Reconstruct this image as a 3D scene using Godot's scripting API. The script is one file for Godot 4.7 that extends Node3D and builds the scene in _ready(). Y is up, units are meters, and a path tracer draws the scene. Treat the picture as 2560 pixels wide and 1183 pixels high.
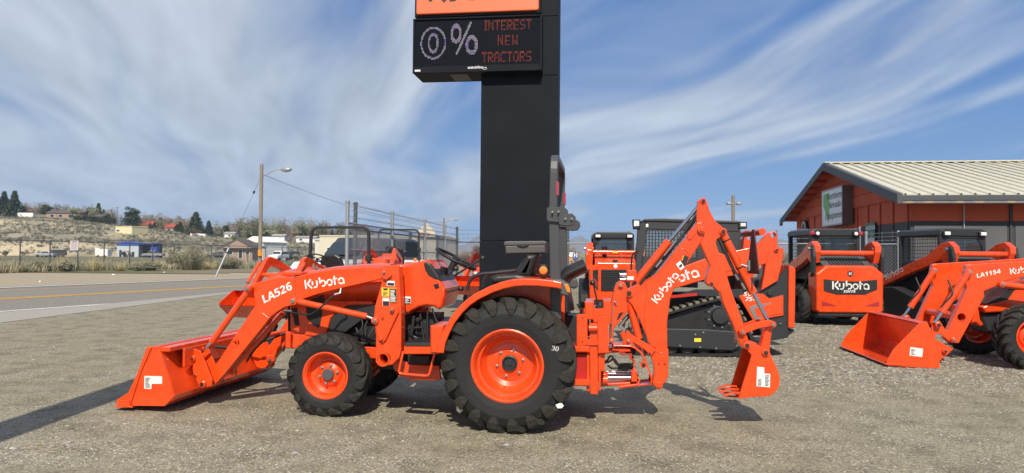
extends Node3D
# A tractor with loader and backhoe parked on a gravel sales lot; other machines, a pylon sign, a building and a hillside behind it.

const FOCAL := 1775.0            # lens: pixels of the 2560 px wide photograph
const EYE := Vector3(0, 1.41, 0)
var view := Basis()

class Shape:
	var v := PackedVector3Array()
	var n := PackedVector3Array()
	var c := PackedColorArray()
	var u := PackedVector2Array()
	var tint := Color(1, 1, 1)
	var x := Transform3D()
	func tri(a: Vector3, b: Vector3, d: Vector3, hint := Vector3.ZERO) -> void:
		var g := (d - a).cross(b - a)
		if hint != Vector3.ZERO and g.dot(hint) < 0.0:
			var t := b
			b = d
			d = t
			g = -g
		g = (x.basis * g).normalized()
		v.append(x * a); v.append(x * b); v.append(x * d)
		for i in 3:
			n.append(g)
			c.append(tint)
	func quad(a: Vector3, b: Vector3, d: Vector3, e: Vector3, hint := Vector3.ZERO) -> void:
		tri(a, b, d, hint)
		tri(a, d, e, hint)
	func soft(a: Vector3, b: Vector3, d: Vector3, na: Vector3, nb: Vector3, nd: Vector3) -> void:
		var g := (d - a).cross(b - a)
		if g.length_squared() < 1e-16:
			return
		if g.dot(na + nb + nd) < 0.0:
			var t := b
			b = d
			d = t
			t = nb
			nb = nd
			nd = t
		v.append(x * a); v.append(x * b); v.append(x * d)
		n.append((x.basis * na).normalized()); n.append((x.basis * nb).normalized()); n.append((x.basis * nd).normalized())
		for i in 3:
			c.append(tint)
	func softquad(a: Vector3, b: Vector3, d: Vector3, e: Vector3, na: Vector3, nb: Vector3, nd: Vector3, ne: Vector3) -> void:
		soft(a, b, d, na, nb, nd)
		soft(a, d, e, na, nd, ne)
	func mesh() -> ArrayMesh:
		var arr := []
		arr.resize(Mesh.ARRAY_MAX)
		arr[Mesh.ARRAY_VERTEX] = v
		arr[Mesh.ARRAY_NORMAL] = n
		arr[Mesh.ARRAY_COLOR] = c
		if u.size() == v.size():
			arr[Mesh.ARRAY_TEX_UV] = u
		var m := ArrayMesh.new()
		m.add_surface_from_arrays(Mesh.PRIMITIVE_TRIANGLES, arr)
		return m

# ---------------------------------------------------------------- measuring
func ray(px: float, py: float) -> Vector3:
	return view * Vector3((px - 1280.0) / FOCAL, -(py - 591.5) / FOCAL, -1.0)

func at(px: float, py: float, depth: float) -> Vector3:       # a point of the place at this distance into it
	var r := ray(px, py)
	return EYE + r * (depth / -r.z)

func on_level(px: float, py: float, y: float) -> Vector3:     # a point of the place on a level
	var r := ray(px, py)
	return EYE + r * ((y - EYE.y) / r.y)

func on_side(t: Transform3D, px: float, py: float, z: float) -> Vector2:   # a point on a machine's own side plane z
	var i := t.affine_inverse()
	var o := i * EYE
	var r := i.basis * ray(px, py)
	var p := o + r * ((z - o.z) / r.z)
	return Vector2(p.x, p.y)

func outline(t: Transform3D, z: float, flat: Array) -> PackedVector2Array:
	var out := PackedVector2Array()
	for i in range(0, flat.size(), 2):
		out.append(on_side(t, flat[i], flat[i + 1], z))
	return out

func lift(x: float) -> float:                                   # the lot rises a little towards the road
	return 0.12 * smoothstep(0.3, -4.0, x)

# ---------------------------------------------------------------- shapes
func ccw(p: PackedVector2Array) -> PackedVector2Array:
	var a := 0.0
	for i in p.size():
		a += p[i].cross(p[(i + 1) % p.size()])
	if a < 0.0:
		p.reverse()
	return p

func inset(p: PackedVector2Array, d: float) -> PackedVector2Array:
	var out := PackedVector2Array()
	var k := p.size()
	for i in k:
		var e0 := (p[i] - p[(i + k - 1) % k]).normalized()
		var e1 := (p[(i + 1) % k] - p[i]).normalized()
		var n0 := Vector2(-e0.y, e0.x)
		var n1 := Vector2(-e1.y, e1.x)
		var b := n0 + n1
		if b.length() < 0.2:
			b = n0
		b = b.normalized()
		out.append(p[i] + b * minf(d / maxf(b.dot(n0), 0.35), d * 2.2))
	return out

func circle(c: Vector2, r: float, k := 20) -> PackedVector2Array:
	var out := PackedVector2Array()
	for i in k:
		out.append(c + Vector2.from_angle(TAU * i / k) * r)
	return out

# a plate: outline in x, y, thickness along z, edges rounded by bev in steps; holes: [centre, radius]
func plate(s: Shape, pts: PackedVector2Array, z0: float, z1: float, bev := 0.004, steps := 1, holes := []) -> void:
	var p := ccw(pts.duplicate())
	var k := p.size()
	if z1 < z0:
		var t := z0
		z0 = z1
		z1 = t
	bev = minf(bev, (z1 - z0) * 0.49)
	var rings := []
	var zs := []
	for j in steps + 1:
		var a := PI * 0.5 * j / steps
		rings.append(inset(p, bev * (1.0 - sin(a))))
		zs.append(bev * (1.0 - cos(a)))
	for face in 2:
		var hint := Vector3(0, 0, 1 if face else -1)
		var caps := [rings[0]]
		for h in holes:
			var cut := []
			var hole := circle(h[0], h[1])
			for q in caps:
				if Geometry2D.intersect_polygons(q, hole).is_empty():
					cut.append(q)
					continue
				for side in 2:
					var c: Vector2 = h[0]
					var x0 := c.x - 60.0 if side == 0 else c.x
					var half := PackedVector2Array([Vector2(x0, c.y - 60), Vector2(x0 + 60, c.y - 60), Vector2(x0 + 60, c.y + 60), Vector2(x0, c.y + 60)])
					for w in Geometry2D.intersect_polygons(q, half):
						for e in Geometry2D.clip_polygons(w, hole):
							if not Geometry2D.is_polygon_clockwise(e):
								cut.append(e)
			caps = cut
		var z := z1 if face else z0
		for q in caps:
			var ix := Geometry2D.triangulate_polygon(q)
			for i in range(0, ix.size(), 3):
				s.tri(Vector3(q[ix[i]].x, q[ix[i]].y, z), Vector3(q[ix[i + 1]].x, q[ix[i + 1]].y, z), Vector3(q[ix[i + 2]].x, q[ix[i + 2]].y, z), hint)
		for j in steps:
			var za: float = z1 - zs[j] if face else z0 + zs[j]
			var zb: float = z1 - zs[j + 1] if face else z0 + zs[j + 1]
			if absf(za - zb) < 1e-7:
				continue
			for i in k:
				var m := (i + 1) % k
				var e := p[m] - p[i]
				var out := Vector3(e.y, -e.x, 0).normalized()
				var A := Vector3(rings[j][i].x, rings[j][i].y, za)
				var B := Vector3(rings[j][m].x, rings[j][m].y, za)
				var C := Vector3(rings[j + 1][m].x, rings[j + 1][m].y, zb)
				var D := Vector3(rings[j + 1][i].x, rings[j + 1][i].y, zb)
				if steps > 1:
					var na := (hint * cos(PI * 0.5 * j / steps) + out * sin(PI * 0.5 * j / steps)).normalized()
					var nb := (hint * cos(PI * 0.5 * (j + 1) / steps) + out * sin(PI * 0.5 * (j + 1) / steps)).normalized()
					s.softquad(A, B, C, D, na, na, nb, nb)
				else:
					s.quad(A, B, C, D, hint + out)
	for i in k:
		var m := (i + 1) % k
		var e := p[m] - p[i]
		s.quad(Vector3(p[i].x, p[i].y, z0 + bev), Vector3(p[m].x, p[m].y, z0 + bev), Vector3(p[m].x, p[m].y, z1 - bev), Vector3(p[i].x, p[i].y, z1 - bev), Vector3(e.y, -e.x, 0))
	for h in holes:
		var q := circle(h[0], h[1])
		for i in q.size():
			var m := (i + 1) % q.size()
			var mid: Vector2 = h[0] - (q[i] + q[m]) * 0.5
			s.quad(Vector3(q[i].x, q[i].y, z0), Vector3(q[m].x, q[m].y, z0), Vector3(q[m].x, q[m].y, z1), Vector3(q[i].x, q[i].y, z1), Vector3(mid.x, mid.y, 0))

func box(s: Shape, c: Vector3, size: Vector3, bev := 0.004, steps := 1) -> void:
	var h := size * 0.5
	var b := minf(bev, minf(h.x, h.y) * 0.5)
	var pts := PackedVector2Array([Vector2(c.x - h.x, c.y - h.y + b), Vector2(c.x - h.x + b, c.y - h.y), Vector2(c.x + h.x - b, c.y - h.y), Vector2(c.x + h.x, c.y - h.y + b), Vector2(c.x + h.x, c.y + h.y - b), Vector2(c.x + h.x - b, c.y + h.y), Vector2(c.x - h.x + b, c.y + h.y), Vector2(c.x - h.x, c.y + h.y - b)])
	plate(s, pts, c.z - h.z, c.z + h.z, b, steps)

func side_axes(d: Vector3) -> Array:
	var a := d.normalized()
	var u := a.cross(Vector3.UP if absf(a.y) < 0.9 else Vector3.RIGHT).normalized()
	return [u, a.cross(u).normalized()]

func tube(s: Shape, a: Vector3, b: Vector3, r0: float, r1 := -1.0, k := 14, caps := true) -> void:
	if r1 < 0.0:
		r1 = r0
	var ax := side_axes(b - a)
	var d := (b - a).normalized()
	for i in k:
		var t0 := TAU * i / k
		var t1 := TAU * (i + 1) / k
		var n0: Vector3 = ax[0] * cos(t0) + ax[1] * sin(t0)
		var n1: Vector3 = ax[0] * cos(t1) + ax[1] * sin(t1)
		s.softquad(a + n0 * r0, a + n1 * r0, b + n1 * r1, b + n0 * r1, n0, n1, n1, n0)
		if caps:
			s.tri(a, a + n0 * r0, a + n1 * r0, -d)
			s.tri(b, b + n0 * r1, b + n1 * r1, d)

func rounded(pts: Array, rad: float, k := 5) -> Array:
	var out := [pts[0]]
	for i in range(1, pts.size() - 1):
		var a: Vector3 = pts[i - 1]
		var p: Vector3 = pts[i]
		var b: Vector3 = pts[i + 1]
		var r := minf(rad, minf((a - p).length(), (b - p).length()) * 0.48)
		var s0 := p + (a - p).normalized() * r
		var s1 := p + (b - p).normalized() * r
		for j in k + 1:
			var t := float(j) / k
			out.append(s0.lerp(p, t).lerp(p.lerp(s1, t), t))
	out.append(pts[-1])
	return out

# a tube that follows points; wide > 0 makes it an upright bar wide x high instead
func pipe(s: Shape, pts: Array, r: float, k := 8, flat := Vector2.ONE, loop := false) -> void:
	var rings := []
	var norms := []
	var m := pts.size()
	var prev := Vector3.ZERO
	for i in m:
		var d: Vector3
		if loop:
			d = (pts[(i + 1) % m] - pts[(i + m - 1) % m]).normalized()
		else:
			d = (pts[mini(i + 1, m - 1)] - pts[maxi(i - 1, 0)]).normalized()
		var u: Vector3
		if prev == Vector3.ZERO:
			u = side_axes(d)[0]
		else:
			u = (prev - d * prev.dot(d)).normalized()
		prev = u
		var w := d.cross(u).normalized()
		var ring := []
		var nr := []
		for j in k:
			var t := TAU * (j + 0.5) / k
			ring.append(pts[i] + (u * cos(t) * flat.x + w * sin(t) * flat.y) * r)
			nr.append((u * cos(t) / flat.x + w * sin(t) / flat.y).normalized())
		rings.append(ring)
		norms.append(nr)
	for i in (m if loop else m - 1):
		var i2 := (i + 1) % m
		for j in k:
			var j2 := (j + 1) % k
			if k <= 4:
				s.quad(rings[i][j], rings[i][j2], rings[i2][j2], rings[i2][j], norms[i][j] + norms[i][j2])
			else:
				s.softquad(rings[i][j], rings[i][j2], rings[i2][j2], rings[i2][j], norms[i][j], norms[i][j2], norms[i2][j2], norms[i2][j])
	if not loop:
		for e in 2:
			var ring: Array = rings[0] if e == 0 else rings[m - 1]
			var out: Vector3 = (pts[0] - pts[1]) if e == 0 else (pts[m - 1] - pts[m - 2])
			for j in range(1, k - 1):
				s.tri(ring[0], ring[j], ring[j + 1], out)

# turned shape: profile of (radius, along axis)
func lathe(s: Shape, o: Vector3, axis: Vector3, prof: Array, k := 32) -> void:
	var ax := side_axes(axis)
	var d := axis.normalized()
	for i in prof.size() - 1:
		var p: Vector2 = prof[i]
		var q: Vector2 = prof[i + 1]
		var e := q - p
		var nr := Vector2(e.y, -e.x).normalized()
		for j in k:
			var t0 := TAU * j / k
			var t1 := TAU * (j + 1) / k
			var c0: Vector3 = ax[0] * cos(t0) + ax[1] * sin(t0)
			var c1: Vector3 = ax[0] * cos(t1) + ax[1] * sin(t1)
			var n0 := c0 * nr.x + d * nr.y
			var n1 := c1 * nr.x + d * nr.y
			s.softquad(o + c0 * p.x + d * p.y, o + c1 * p.x + d * p.y, o + c1 * q.x + d * q.y, o + c0 * q.x + d * q.y, n0, n1, n1, n0)

func loft(s: Shape, rings: Array, caps := true) -> void:
	var m := rings.size()
	var k: int = rings[0].size()
	var nn := []
	for i in m:
		var row := []
		var mid := Vector3.ZERO
		for q in rings[i]:
			mid += q / k
		for j in k:
			var du: Vector3 = rings[mini(i + 1, m - 1)][j] - rings[maxi(i - 1, 0)][j]
			var dv: Vector3 = rings[i][(j + 1) % k] - rings[i][(j + k - 1) % k]
			var g := du.cross(dv).normalized()
			if g.dot(rings[i][j] - mid) < 0.0:
				g = -g
			row.append(g)
		nn.append(row)
	for i in m - 1:
		for j in k:
			var j2 := (j + 1) % k
			s.softquad(rings[i][j], rings[i][j2], rings[i + 1][j2], rings[i + 1][j], nn[i][j], nn[i][j2], nn[i + 1][j2], nn[i + 1][j])
	if caps:
		for e in 2:
			var ring: Array = rings[0] if e == 0 else rings[m - 1]
			var other: Array = rings[1] if e == 0 else rings[m - 2]
			var mid := Vector3.ZERO
			var mo := Vector3.ZERO
			for j in k:
				mid += ring[j] / k
				mo += other[j] / k
			for j in k:
				s.tri(mid, ring[j], ring[(j + 1) % k], mid - mo)

# ---------------------------------------------------------------- nodes
var taken := {}
func numbered(called: String) -> String:
	var k: int = taken.get(called, -1) + 1
	taken[called] = k
	return called if k == 0 else "%s_%03d" % [called, k]

func put(s: Shape, called: String, m: Material, parent: Node) -> MeshInstance3D:
	var o := MeshInstance3D.new()
	o.mesh = s.mesh()
	o.material_override = m
	o.name = called
	parent.add_child(o, true)
	return o

func tag(o: Node, label: String, category: String, group := "", kind := "") -> Node:
	if label:
		o.set_meta("label", label)
	if category:
		o.set_meta("category", category)
	if group:
		o.set_meta("group", group)
	if kind:
		o.set_meta("kind", kind)
	return o

func thing(called: String, where: Transform3D, label: String, category: String, group := "") -> Node3D:
	var o := Node3D.new()
	o.name = numbered(called)
	add_child(o)
	o.transform = where
	tag(o, label, category, group)
	return o

func knot(called: String, parent: Node) -> Node3D:
	var o := Node3D.new()
	o.name = called
	parent.add_child(o, true)
	return o

func lone(s: Shape, called: String, m: Material, label: String, category: String, group := "", kind := "") -> MeshInstance3D:
	var o := MeshInstance3D.new()
	o.mesh = s.mesh()
	o.material_override = m
	o.name = numbered(called)
	add_child(o)
	tag(o, label, category, group, kind)
	return o

# ---------------------------------------------------------------- materials
var M := {}
func lin(r: float, g: float, b: float) -> Color:
	return Color(r, g, b).linear_to_srgb()

func mat(c: Color, rough := 0.6, metal := 0.0) -> StandardMaterial3D:
	var m := StandardMaterial3D.new()
	m.albedo_color = c
	m.roughness = rough
	m.metallic = metal
	m.vertex_color_use_as_albedo = true
	return m

func noise(kind: int, freq: float, sd: int, oct := 4) -> FastNoiseLite:
	var f := FastNoiseLite.new()
	f.noise_type = kind as FastNoiseLite.NoiseType
	f.frequency = freq
	f.seed = sd
	f.fractal_octaves = oct
	if oct <= 1:
		f.fractal_type = FastNoiseLite.FRACTAL_NONE
	return f

func noise_tex(f: FastNoiseLite, size: int, stops: Array, cols: Array, bump := 0.0) -> NoiseTexture2D:
	var t := NoiseTexture2D.new()
	t.width = size
	t.height = size
	t.seamless = true
	t.seamless_blend_skirt = 0.15
	t.noise = f
	if bump > 0.0:
		t.as_normal_map = true
		t.bump_strength = bump
	elif not cols.is_empty():
		var g := Gradient.new()
		g.offsets = PackedFloat32Array(stops)
		g.colors = PackedColorArray(cols)
		t.color_ramp = g
	return t

func triplanar(m: StandardMaterial3D, per_metre: float) -> void:
	m.uv1_triplanar = true
	m.uv1_world_triplanar = true
	m.uv1_scale = Vector3.ONE * per_metre

func make_materials() -> void:
	var grey_mottle := noise_tex(noise(FastNoiseLite.TYPE_SIMPLEX_SMOOTH, 0.012, 5), 512, [0.0, 0.5, 1.0], [Color(0.86, 0.86, 0.86), Color(0.95, 0.95, 0.95), Color(1, 1, 1)])
	var scuff := noise_tex(noise(FastNoiseLite.TYPE_SIMPLEX_SMOOTH, 0.02, 9), 512, [0.0, 0.45, 1.0], [Color(0.16, 0.16, 0.16), Color(0.27, 0.27, 0.27), Color(0.46, 0.46, 0.46)])
	M.orange = mat(lin(0.86, 0.076, 0.009), 0.34)
	M.orange.roughness_texture = scuff
	M.orange.roughness = 1.0
	M.orange.albedo_texture = grey_mottle
	triplanar(M.orange, 0.9)
	M.orange.clearcoat_enabled = true
	M.orange.clearcoat = 0.5
	M.orange.clearcoat_roughness = 0.12
	M.red = mat(lin(0.45, 0.02, 0.015), 0.35)
	M.black = mat(lin(0.012, 0.012, 0.013), 0.5)
	M.black.roughness_texture = noise_tex(noise(FastNoiseLite.TYPE_SIMPLEX_SMOOTH, 0.015, 19), 256, [0.0, 1.0], [Color(0.35, 0.35, 0.35), Color(0.7, 0.7, 0.7)])
	M.black.roughness = 1.0
	triplanar(M.black, 1.1)
	M.frame_grey = mat(lin(0.055, 0.059, 0.064), 0.4)
	M.cab_grey = mat(lin(0.036, 0.039, 0.043), 0.42)
	M.charcoal = mat(lin(0.022, 0.025, 0.029), 0.45)
	M.box_grey = mat(lin(0.075, 0.078, 0.082), 0.5)
	M.vinyl = mat(lin(0.018, 0.018, 0.019), 0.42)
	M.rubber = mat(lin(0.013, 0.013, 0.014), 0.72)
	M.rubber.albedo_texture = noise_tex(noise(FastNoiseLite.TYPE_SIMPLEX_SMOOTH, 0.03, 31), 512, [0.0, 0.45, 0.7, 1.0], [Color(0.75, 0.74, 0.73), Color(0.9, 0.9, 0.9), Color(1, 1, 1), Color(1.0, 0.96, 0.9)])
	triplanar(M.rubber, 1.6)
	M.dusty_rubber = mat(lin(0.16, 0.145, 0.115), 0.9)
	M.tread = mat(lin(0.030, 0.0285, 0.026), 0.85)
	M.tread.albedo_texture = noise_tex(noise(FastNoiseLite.TYPE_SIMPLEX_SMOOTH, 0.035, 83, 4), 512, [0.0, 0.42, 0.6, 1.0], [Color(0.55, 0.54, 0.53), Color(0.75, 0.74, 0.72), Color(1, 0.98, 0.94), Color(1, 0.97, 0.9)])
	triplanar(M.tread, 2.2)
	M.chrome = mat(lin(0.62, 0.63, 0.65), 0.16, 1.0)
	M.steel = mat(lin(0.42, 0.42, 0.41), 0.38, 0.9)
	M.galv = mat(lin(0.36, 0.38, 0.40), 0.5, 0.6)
	M.galv_dark = mat(lin(0.10, 0.11, 0.12), 0.5, 0.4)
	M.white = mat(lin(0.78, 0.78, 0.77), 0.45)
	M.label_white = mat(lin(0.74, 0.74, 0.73), 0.5)
	M.label_black = mat(lin(0.02, 0.02, 0.022), 0.5)
	M.label_yellow = mat(lin(0.80, 0.60, 0.03), 0.5)
	M.label_orange = mat(lin(0.75, 0.25, 0.02), 0.5)
	M.ink = mat(lin(0.10, 0.10, 0.11), 0.6)
	M.amber = mat(lin(0.75, 0.20, 0.01), 0.2)
	M.amber.clearcoat_enabled = true
	M.lamp = mat(lin(0.70, 0.72, 0.72), 0.12)
	M.lamp.clearcoat_enabled = true
	M.tail_red = mat(lin(0.35, 0.012, 0.02), 0.2)
	M.tail_red.clearcoat_enabled = true
	M.glass = mat(Color(0.45, 0.55, 0.55, 0.16), 0.03)
	M.glass.transparency = BaseMaterial3D.TRANSPARENCY_ALPHA
	M.dark_glass = mat(Color(0.16, 0.20, 0.21, 0.55), 0.03)
	M.dark_glass.transparency = BaseMaterial3D.TRANSPARENCY_ALPHA
	M.pane = mat(lin(0.03, 0.04, 0.05), 0.06)
	M.pylon = mat(lin(0.013, 0.016, 0.021), 0.55)
	M.pylon.metallic_specular = 0.2
	M.pylon.albedo_texture = noise_tex(noise(FastNoiseLite.TYPE_SIMPLEX_SMOOTH, 0.006, 77), 256, [0.0, 1.0], [Color(0.88, 0.88, 0.9), Color(1, 1, 1)])
	triplanar(M.pylon, 0.5)
	M.sign_orange = mat(lin(0.80, 0.13, 0.032), 0.3)
	M.sign_orange.clearcoat_enabled = true
	var wood_tex := noise_tex(noise(FastNoiseLite.TYPE_SIMPLEX_SMOOTH, 0.05, 3), 256, [0.0, 0.5, 1.0], [Color(0.6, 0.58, 0.55), Color(0.85, 0.83, 0.8), Color(1, 0.98, 0.96)])
	M.wood = mat(lin(0.34, 0.315, 0.275), 0.9)
	M.wood.albedo_texture = wood_tex
	M.wood.uv1_triplanar = true
	M.wood.uv1_world_triplanar = true
	M.wood.uv1_scale = Vector3(3, 0.3, 3)

# ---------------------------------------------------------------- the scene
func _ready() -> void:
	view = Basis(Vector3.RIGHT, deg_to_rad(1.565)) * Basis(Vector3.BACK, deg_to_rad(0.5))
	var cam := Camera3D.new()
	cam.name = "camera"
	cam.transform = Transform3D(view, EYE)
	cam.fov = rad_to_deg(2.0 * atan(591.5 / FOCAL))
	cam.near = 0.05
	cam.far = 9000.0
	add_child(cam)
	cam.current = true
	var env := Environment.new()
	env.background_mode = Environment.BG_SKY
	env.sky = make_sky()
	env.tonemap_mode = Environment.TONE_MAPPER_LINEAR
	env.tonemap_exposure = 1.1
	env.sdfgi_enabled = true
	env.ssao_enabled = true
	env.ssil_enabled = true
	env.fog_enabled = true
	env.fog_density = 0.00022
	env.fog_light_color = Color(0.66, 0.76, 0.90)
	var we := WorldEnvironment.new()
	we.name = "world_environment"
	we.environment = env
	add_child(we)
	var sun := DirectionalLight3D.new()
	sun.name = "sun"
	sun.light_energy = 1.6
	sun.light_color = Color(1.0, 0.955, 0.88)
	sun.light_angular_distance = 0.5
	sun.shadow_enabled = true
	add_child(sun)
	sun.look_at_from_position(Vector3.ZERO, Vector3(0.0, -1.0, -1.05), Vector3.UP)
	make_materials()
	build_ground()
	build_hillside()
	build_building()
	build_pylon()
	build_fences()
	build_main_tractor()
	build_background_machines()
	build_right_tractor()
	build_street()
	build_far_things()
	build_vegetation()
	build_treeline()
	build_small_things()

func make_sky() -> Sky:
	# air: a blue dome paler towards the horizon, with long thin cirrus bands that all run one way over the land
	var w := 2048
	var h := 1024
	var data := PackedFloat32Array()
	data.resize(w * h * 3)
	var fine := noise(FastNoiseLite.TYPE_SIMPLEX_SMOOTH, 1.0, 41, 5)
	var broad := noise(FastNoiseLite.TYPE_SIMPLEX_SMOOTH, 1.0, 17, 3)
	var warp := noise(FastNoiseLite.TYPE_SIMPLEX_SMOOTH, 1.0, 93, 2)
	var run := deg_to_rad(-14.0)
	for y in h:
		var el := PI * 0.5 - PI * (y + 0.5) / h
		for x in w:
			var i := (y * w + x) * 3
			if el < -0.01:
				data[i] = 0.27
				data[i + 1] = 0.245
				data[i + 2] = 0.205
				continue
			var az := TAU * (x + 0.5) / w
			var s := sin(el)
			var t := pow(clampf(1.0 - s, 0.0, 1.0), 5.0)
			var air := Vector3(0.032, 0.145, 0.45).lerp(Vector3(0.34, 0.53, 0.76), t)
			# where this direction meets a cloud sheet; along and across the bands
			var k := 1.0 / (s + 0.07)
			var px := sin(az) * cos(el) * k
			var pz := -cos(az) * cos(el) * k
			var along := px * sin(run) - pz * cos(run)
			var across := px * cos(run) + pz * sin(run)
			var wv := warp.get_noise_2d(along * 0.22, across * 0.5)
			across += wv * 0.42
			var f := fine.get_noise_2d(along * 0.20 + 7.0, across * 1.25)
			var g := fine.get_noise_2d(along * 0.9 + 40.0, across * 4.2 + 9.0)
			var b := broad.get_noise_2d(along * 0.10 + 3.0, across * 0.50 + 1.5)
			# more cloud on one side of the sky, as the weather comes in from there
			var drift := smoothstep(3.4, -1.0, across - 0.10 * along)
			var cover := b * 0.75 + f * (1.0 - 0.42 * drift) + g * (0.22 - 0.10 * drift) + drift * 0.86 - 0.04
			var cl := smoothstep(-0.20, 0.95, cover)
			var white := Vector3(0.55, 0.615, 0.705) * (0.90 + 0.20 * f + 0.16 * g)
			cl *= 1.0 - 0.35 * t
			var c := air.lerp(white, clampf(cl, 0.0, 0.96))
			data[i] = c.x
			data[i + 1] = c.y
			data[i + 2] = c.z
	var im := Image.create_from_data(w, h, false, Image.FORMAT_RGBF, data.to_byte_array())
	var m := PanoramaSkyMaterial.new()
	m.panorama = ImageTexture.create_from_image(im)
	var sky := Sky.new()
	sky.sky_material = m
	return sky

# ---------------------------------------------------------------- ground, road
const ROAD_AT := Vector3(-13.85, 0.12, -19.2)
const ROAD_RUN := Vector3(0.325, 0, -0.9457)
const ROAD_OUT := Vector3(-0.9457, 0, -0.325)

func road_point(t: float, s: float, y := 0.0) -> Vector3:
	return ROAD_AT + ROAD_RUN * t + ROAD_OUT * s + Vector3(0, y, 0)

func structure(s: Shape, called: String, m: Material) -> MeshInstance3D:
	var o := put(s, called, m, self)
	o.set_meta("kind", "structure")
	return o

func build_ground() -> void:
	var patch := noise(FastNoiseLite.TYPE_SIMPLEX_SMOOTH, 0.35, 8, 4)
	var patch2 := noise(FastNoiseLite.TYPE_SIMPLEX_SMOOTH, 1.6, 12, 3)
	# dirt of the whole place, out to the horizon
	var dirt := mat(lin(0.44, 0.385, 0.295), 0.95)
	dirt.albedo_texture = noise_tex(noise(FastNoiseLite.TYPE_SIMPLEX_SMOOTH, 0.03, 51, 6), 1024, [0.0, 0.35, 0.55, 1.0], [Color(0.62, 0.6, 0.56), Color(0.82, 0.8, 0.76), Color(0.9, 0.88, 0.84), Color(1, 1, 1)])
	triplanar(dirt, 0.25)
	var s := Shape.new()
	var xs := [-5000.0, -60.0, -20.0, -8.0, -4.0, -3.4, -2.8, -2.2, -1.6, -1.0, -0.4, 0.3, 10.0, 60.0, 5000.0]
	for i in xs.size() - 1:
		var a: float = xs[i]
		var b: float = xs[i + 1]
		s.quad(Vector3(a, lift(a) - 0.012, 60), Vector3(b, lift(b) - 0.012, 60), Vector3(b, lift(b) - 0.012, -6000), Vector3(a, lift(a) - 0.012, -6000), Vector3.UP)
	structure(s, "ground", dirt)
	# gravel of the lot
	var stones := noise(FastNoiseLite.TYPE_CELLULAR, 0.085, 21, 1)
	stones.cellular_return_type = FastNoiseLite.RETURN_CELL_VALUE
	stones.cellular_jitter = 1.0
	var stone_cols := noise_tex(stones, 1024, [0.0, 0.22, 0.42, 0.6, 0.78, 0.92, 1.0], [Color(0.52, 0.518, 0.51), Color(0.69, 0.68, 0.65), Color(0.76, 0.745, 0.71), Color(0.81, 0.79, 0.745), Color(0.75, 0.745, 0.73), Color(0.88, 0.865, 0.83), Color(0.97, 0.96, 0.93)])
	var rough := noise(FastNoiseLite.TYPE_CELLULAR, 0.085, 21, 1)
	rough.cellular_return_type = FastNoiseLite.RETURN_DISTANCE
	var gravel := mat(lin(0.56, 0.545, 0.46), 0.95)
	gravel.albedo_texture = stone_cols
	gravel.normal_enabled = true
	gravel.normal_texture = noise_tex(rough, 1024, [], [], 5.5)
	gravel.normal_scale = 1.0
	triplanar(gravel, 0.95)
	gravel.detail_enabled = true
	gravel.detail_blend_mode = BaseMaterial3D.BLEND_MODE_MUL
	gravel.detail_uv_layer = BaseMaterial3D.DETAIL_UV_2
	gravel.detail_albedo = noise_tex(noise(FastNoiseLite.TYPE_SIMPLEX_SMOOTH, 0.02, 66, 5), 512, [0.0, 0.4, 0.6, 1.0], [Color(0.78, 0.77, 0.75), Color(0.93, 0.92, 0.90), Color(0.98, 0.97, 0.95), Color(1, 1, 1)])
	gravel.uv2_triplanar = true
	gravel.uv2_world_triplanar = true
	gravel.uv2_scale = Vector3.ONE * 0.21
	s = Shape.new()
	var cols := []
	var xx := -9.2
	while xx < 46.0:
		cols.append(xx)
		xx += 0.4 if xx < 8.0 else 2.0
	for i in cols.size() - 1:
		var a: float = cols[i]
		var b: float = cols[i + 1]
		var fa := maxf(-23.2 - (a + 9.05) * 2.91, -58.0)
		var fb := maxf(-23.2 - (b + 9.05) * 2.91, -58.0)
		var rows := 60
		for j in rows:
			var t0 := pow(float(j) / rows, 1.8)
			var t1 := pow(float(j + 1) / rows, 1.8)
			var p := [Vector3(a, lift(a), lerpf(14.0, fa, t0)), Vector3(b, lift(b), lerpf(14.0, fb, t0)), Vector3(b, lift(b), lerpf(14.0, fb, t1)), Vector3(a, lift(a), lerpf(14.0, fa, t1))]
			var q := []
			for e in p:
				q.append(gravel_tone(e, patch, patch2))
			for o in [[0, 1, 2], [0, 2, 3]]:
				s.soft(p[o[0]], p[o[1]], p[o[2]], Vector3.UP, Vector3.UP, Vector3.UP)
				for e in 3:
					var here: Vector3 = s.v[s.v.size() - 3 + e]
					for f in 4:
						if here.is_equal_approx(p[f]):
							s.c[s.c.size() - 3 + e] = q[f]
	structure(s, "gravel_lot", gravel)
	scatter_stones(patch, patch2)
	# asphalt
	var tar := mat(lin(0.295, 0.278, 0.24), 0.9)
	tar.albedo_texture = noise_tex(noise(FastNoiseLite.TYPE_SIMPLEX_SMOOTH, 0.06, 14, 5), 1024, [0.0, 0.5, 1.0], [Color(0.68, 0.67, 0.66), Color(0.84, 0.83, 0.82), Color(1, 1, 1)])
	triplanar(tar, 0.16)
	s = Shape.new()
	for i in 40:
		var t0 := -40.0 + i * 10.0
		s.quad(road_point(t0, -4.9, -0.008), road_point(t0 + 10, -4.9, -0.008), road_point(t0 + 10, 6.9, -0.008), road_point(t0, 6.9, -0.008), Vector3.UP)
	var road := structure(s, "road", tar)
	# darker seam of fresh asphalt beside the far edge line
	s = Shape.new()
	s.quad(road_point(-40, 5.55, -0.004), road_point(300, 5.55, -0.004), road_point(300, 5.95, -0.004), road_point(-40, 5.95, -0.004), Vector3.UP)
	put(s, "asphalt_patch", mat(lin(0.15, 0.145, 0.135), 0.9), road)
	var paint_white := mat(lin(0.74, 0.73, 0.70), 0.7)
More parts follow.
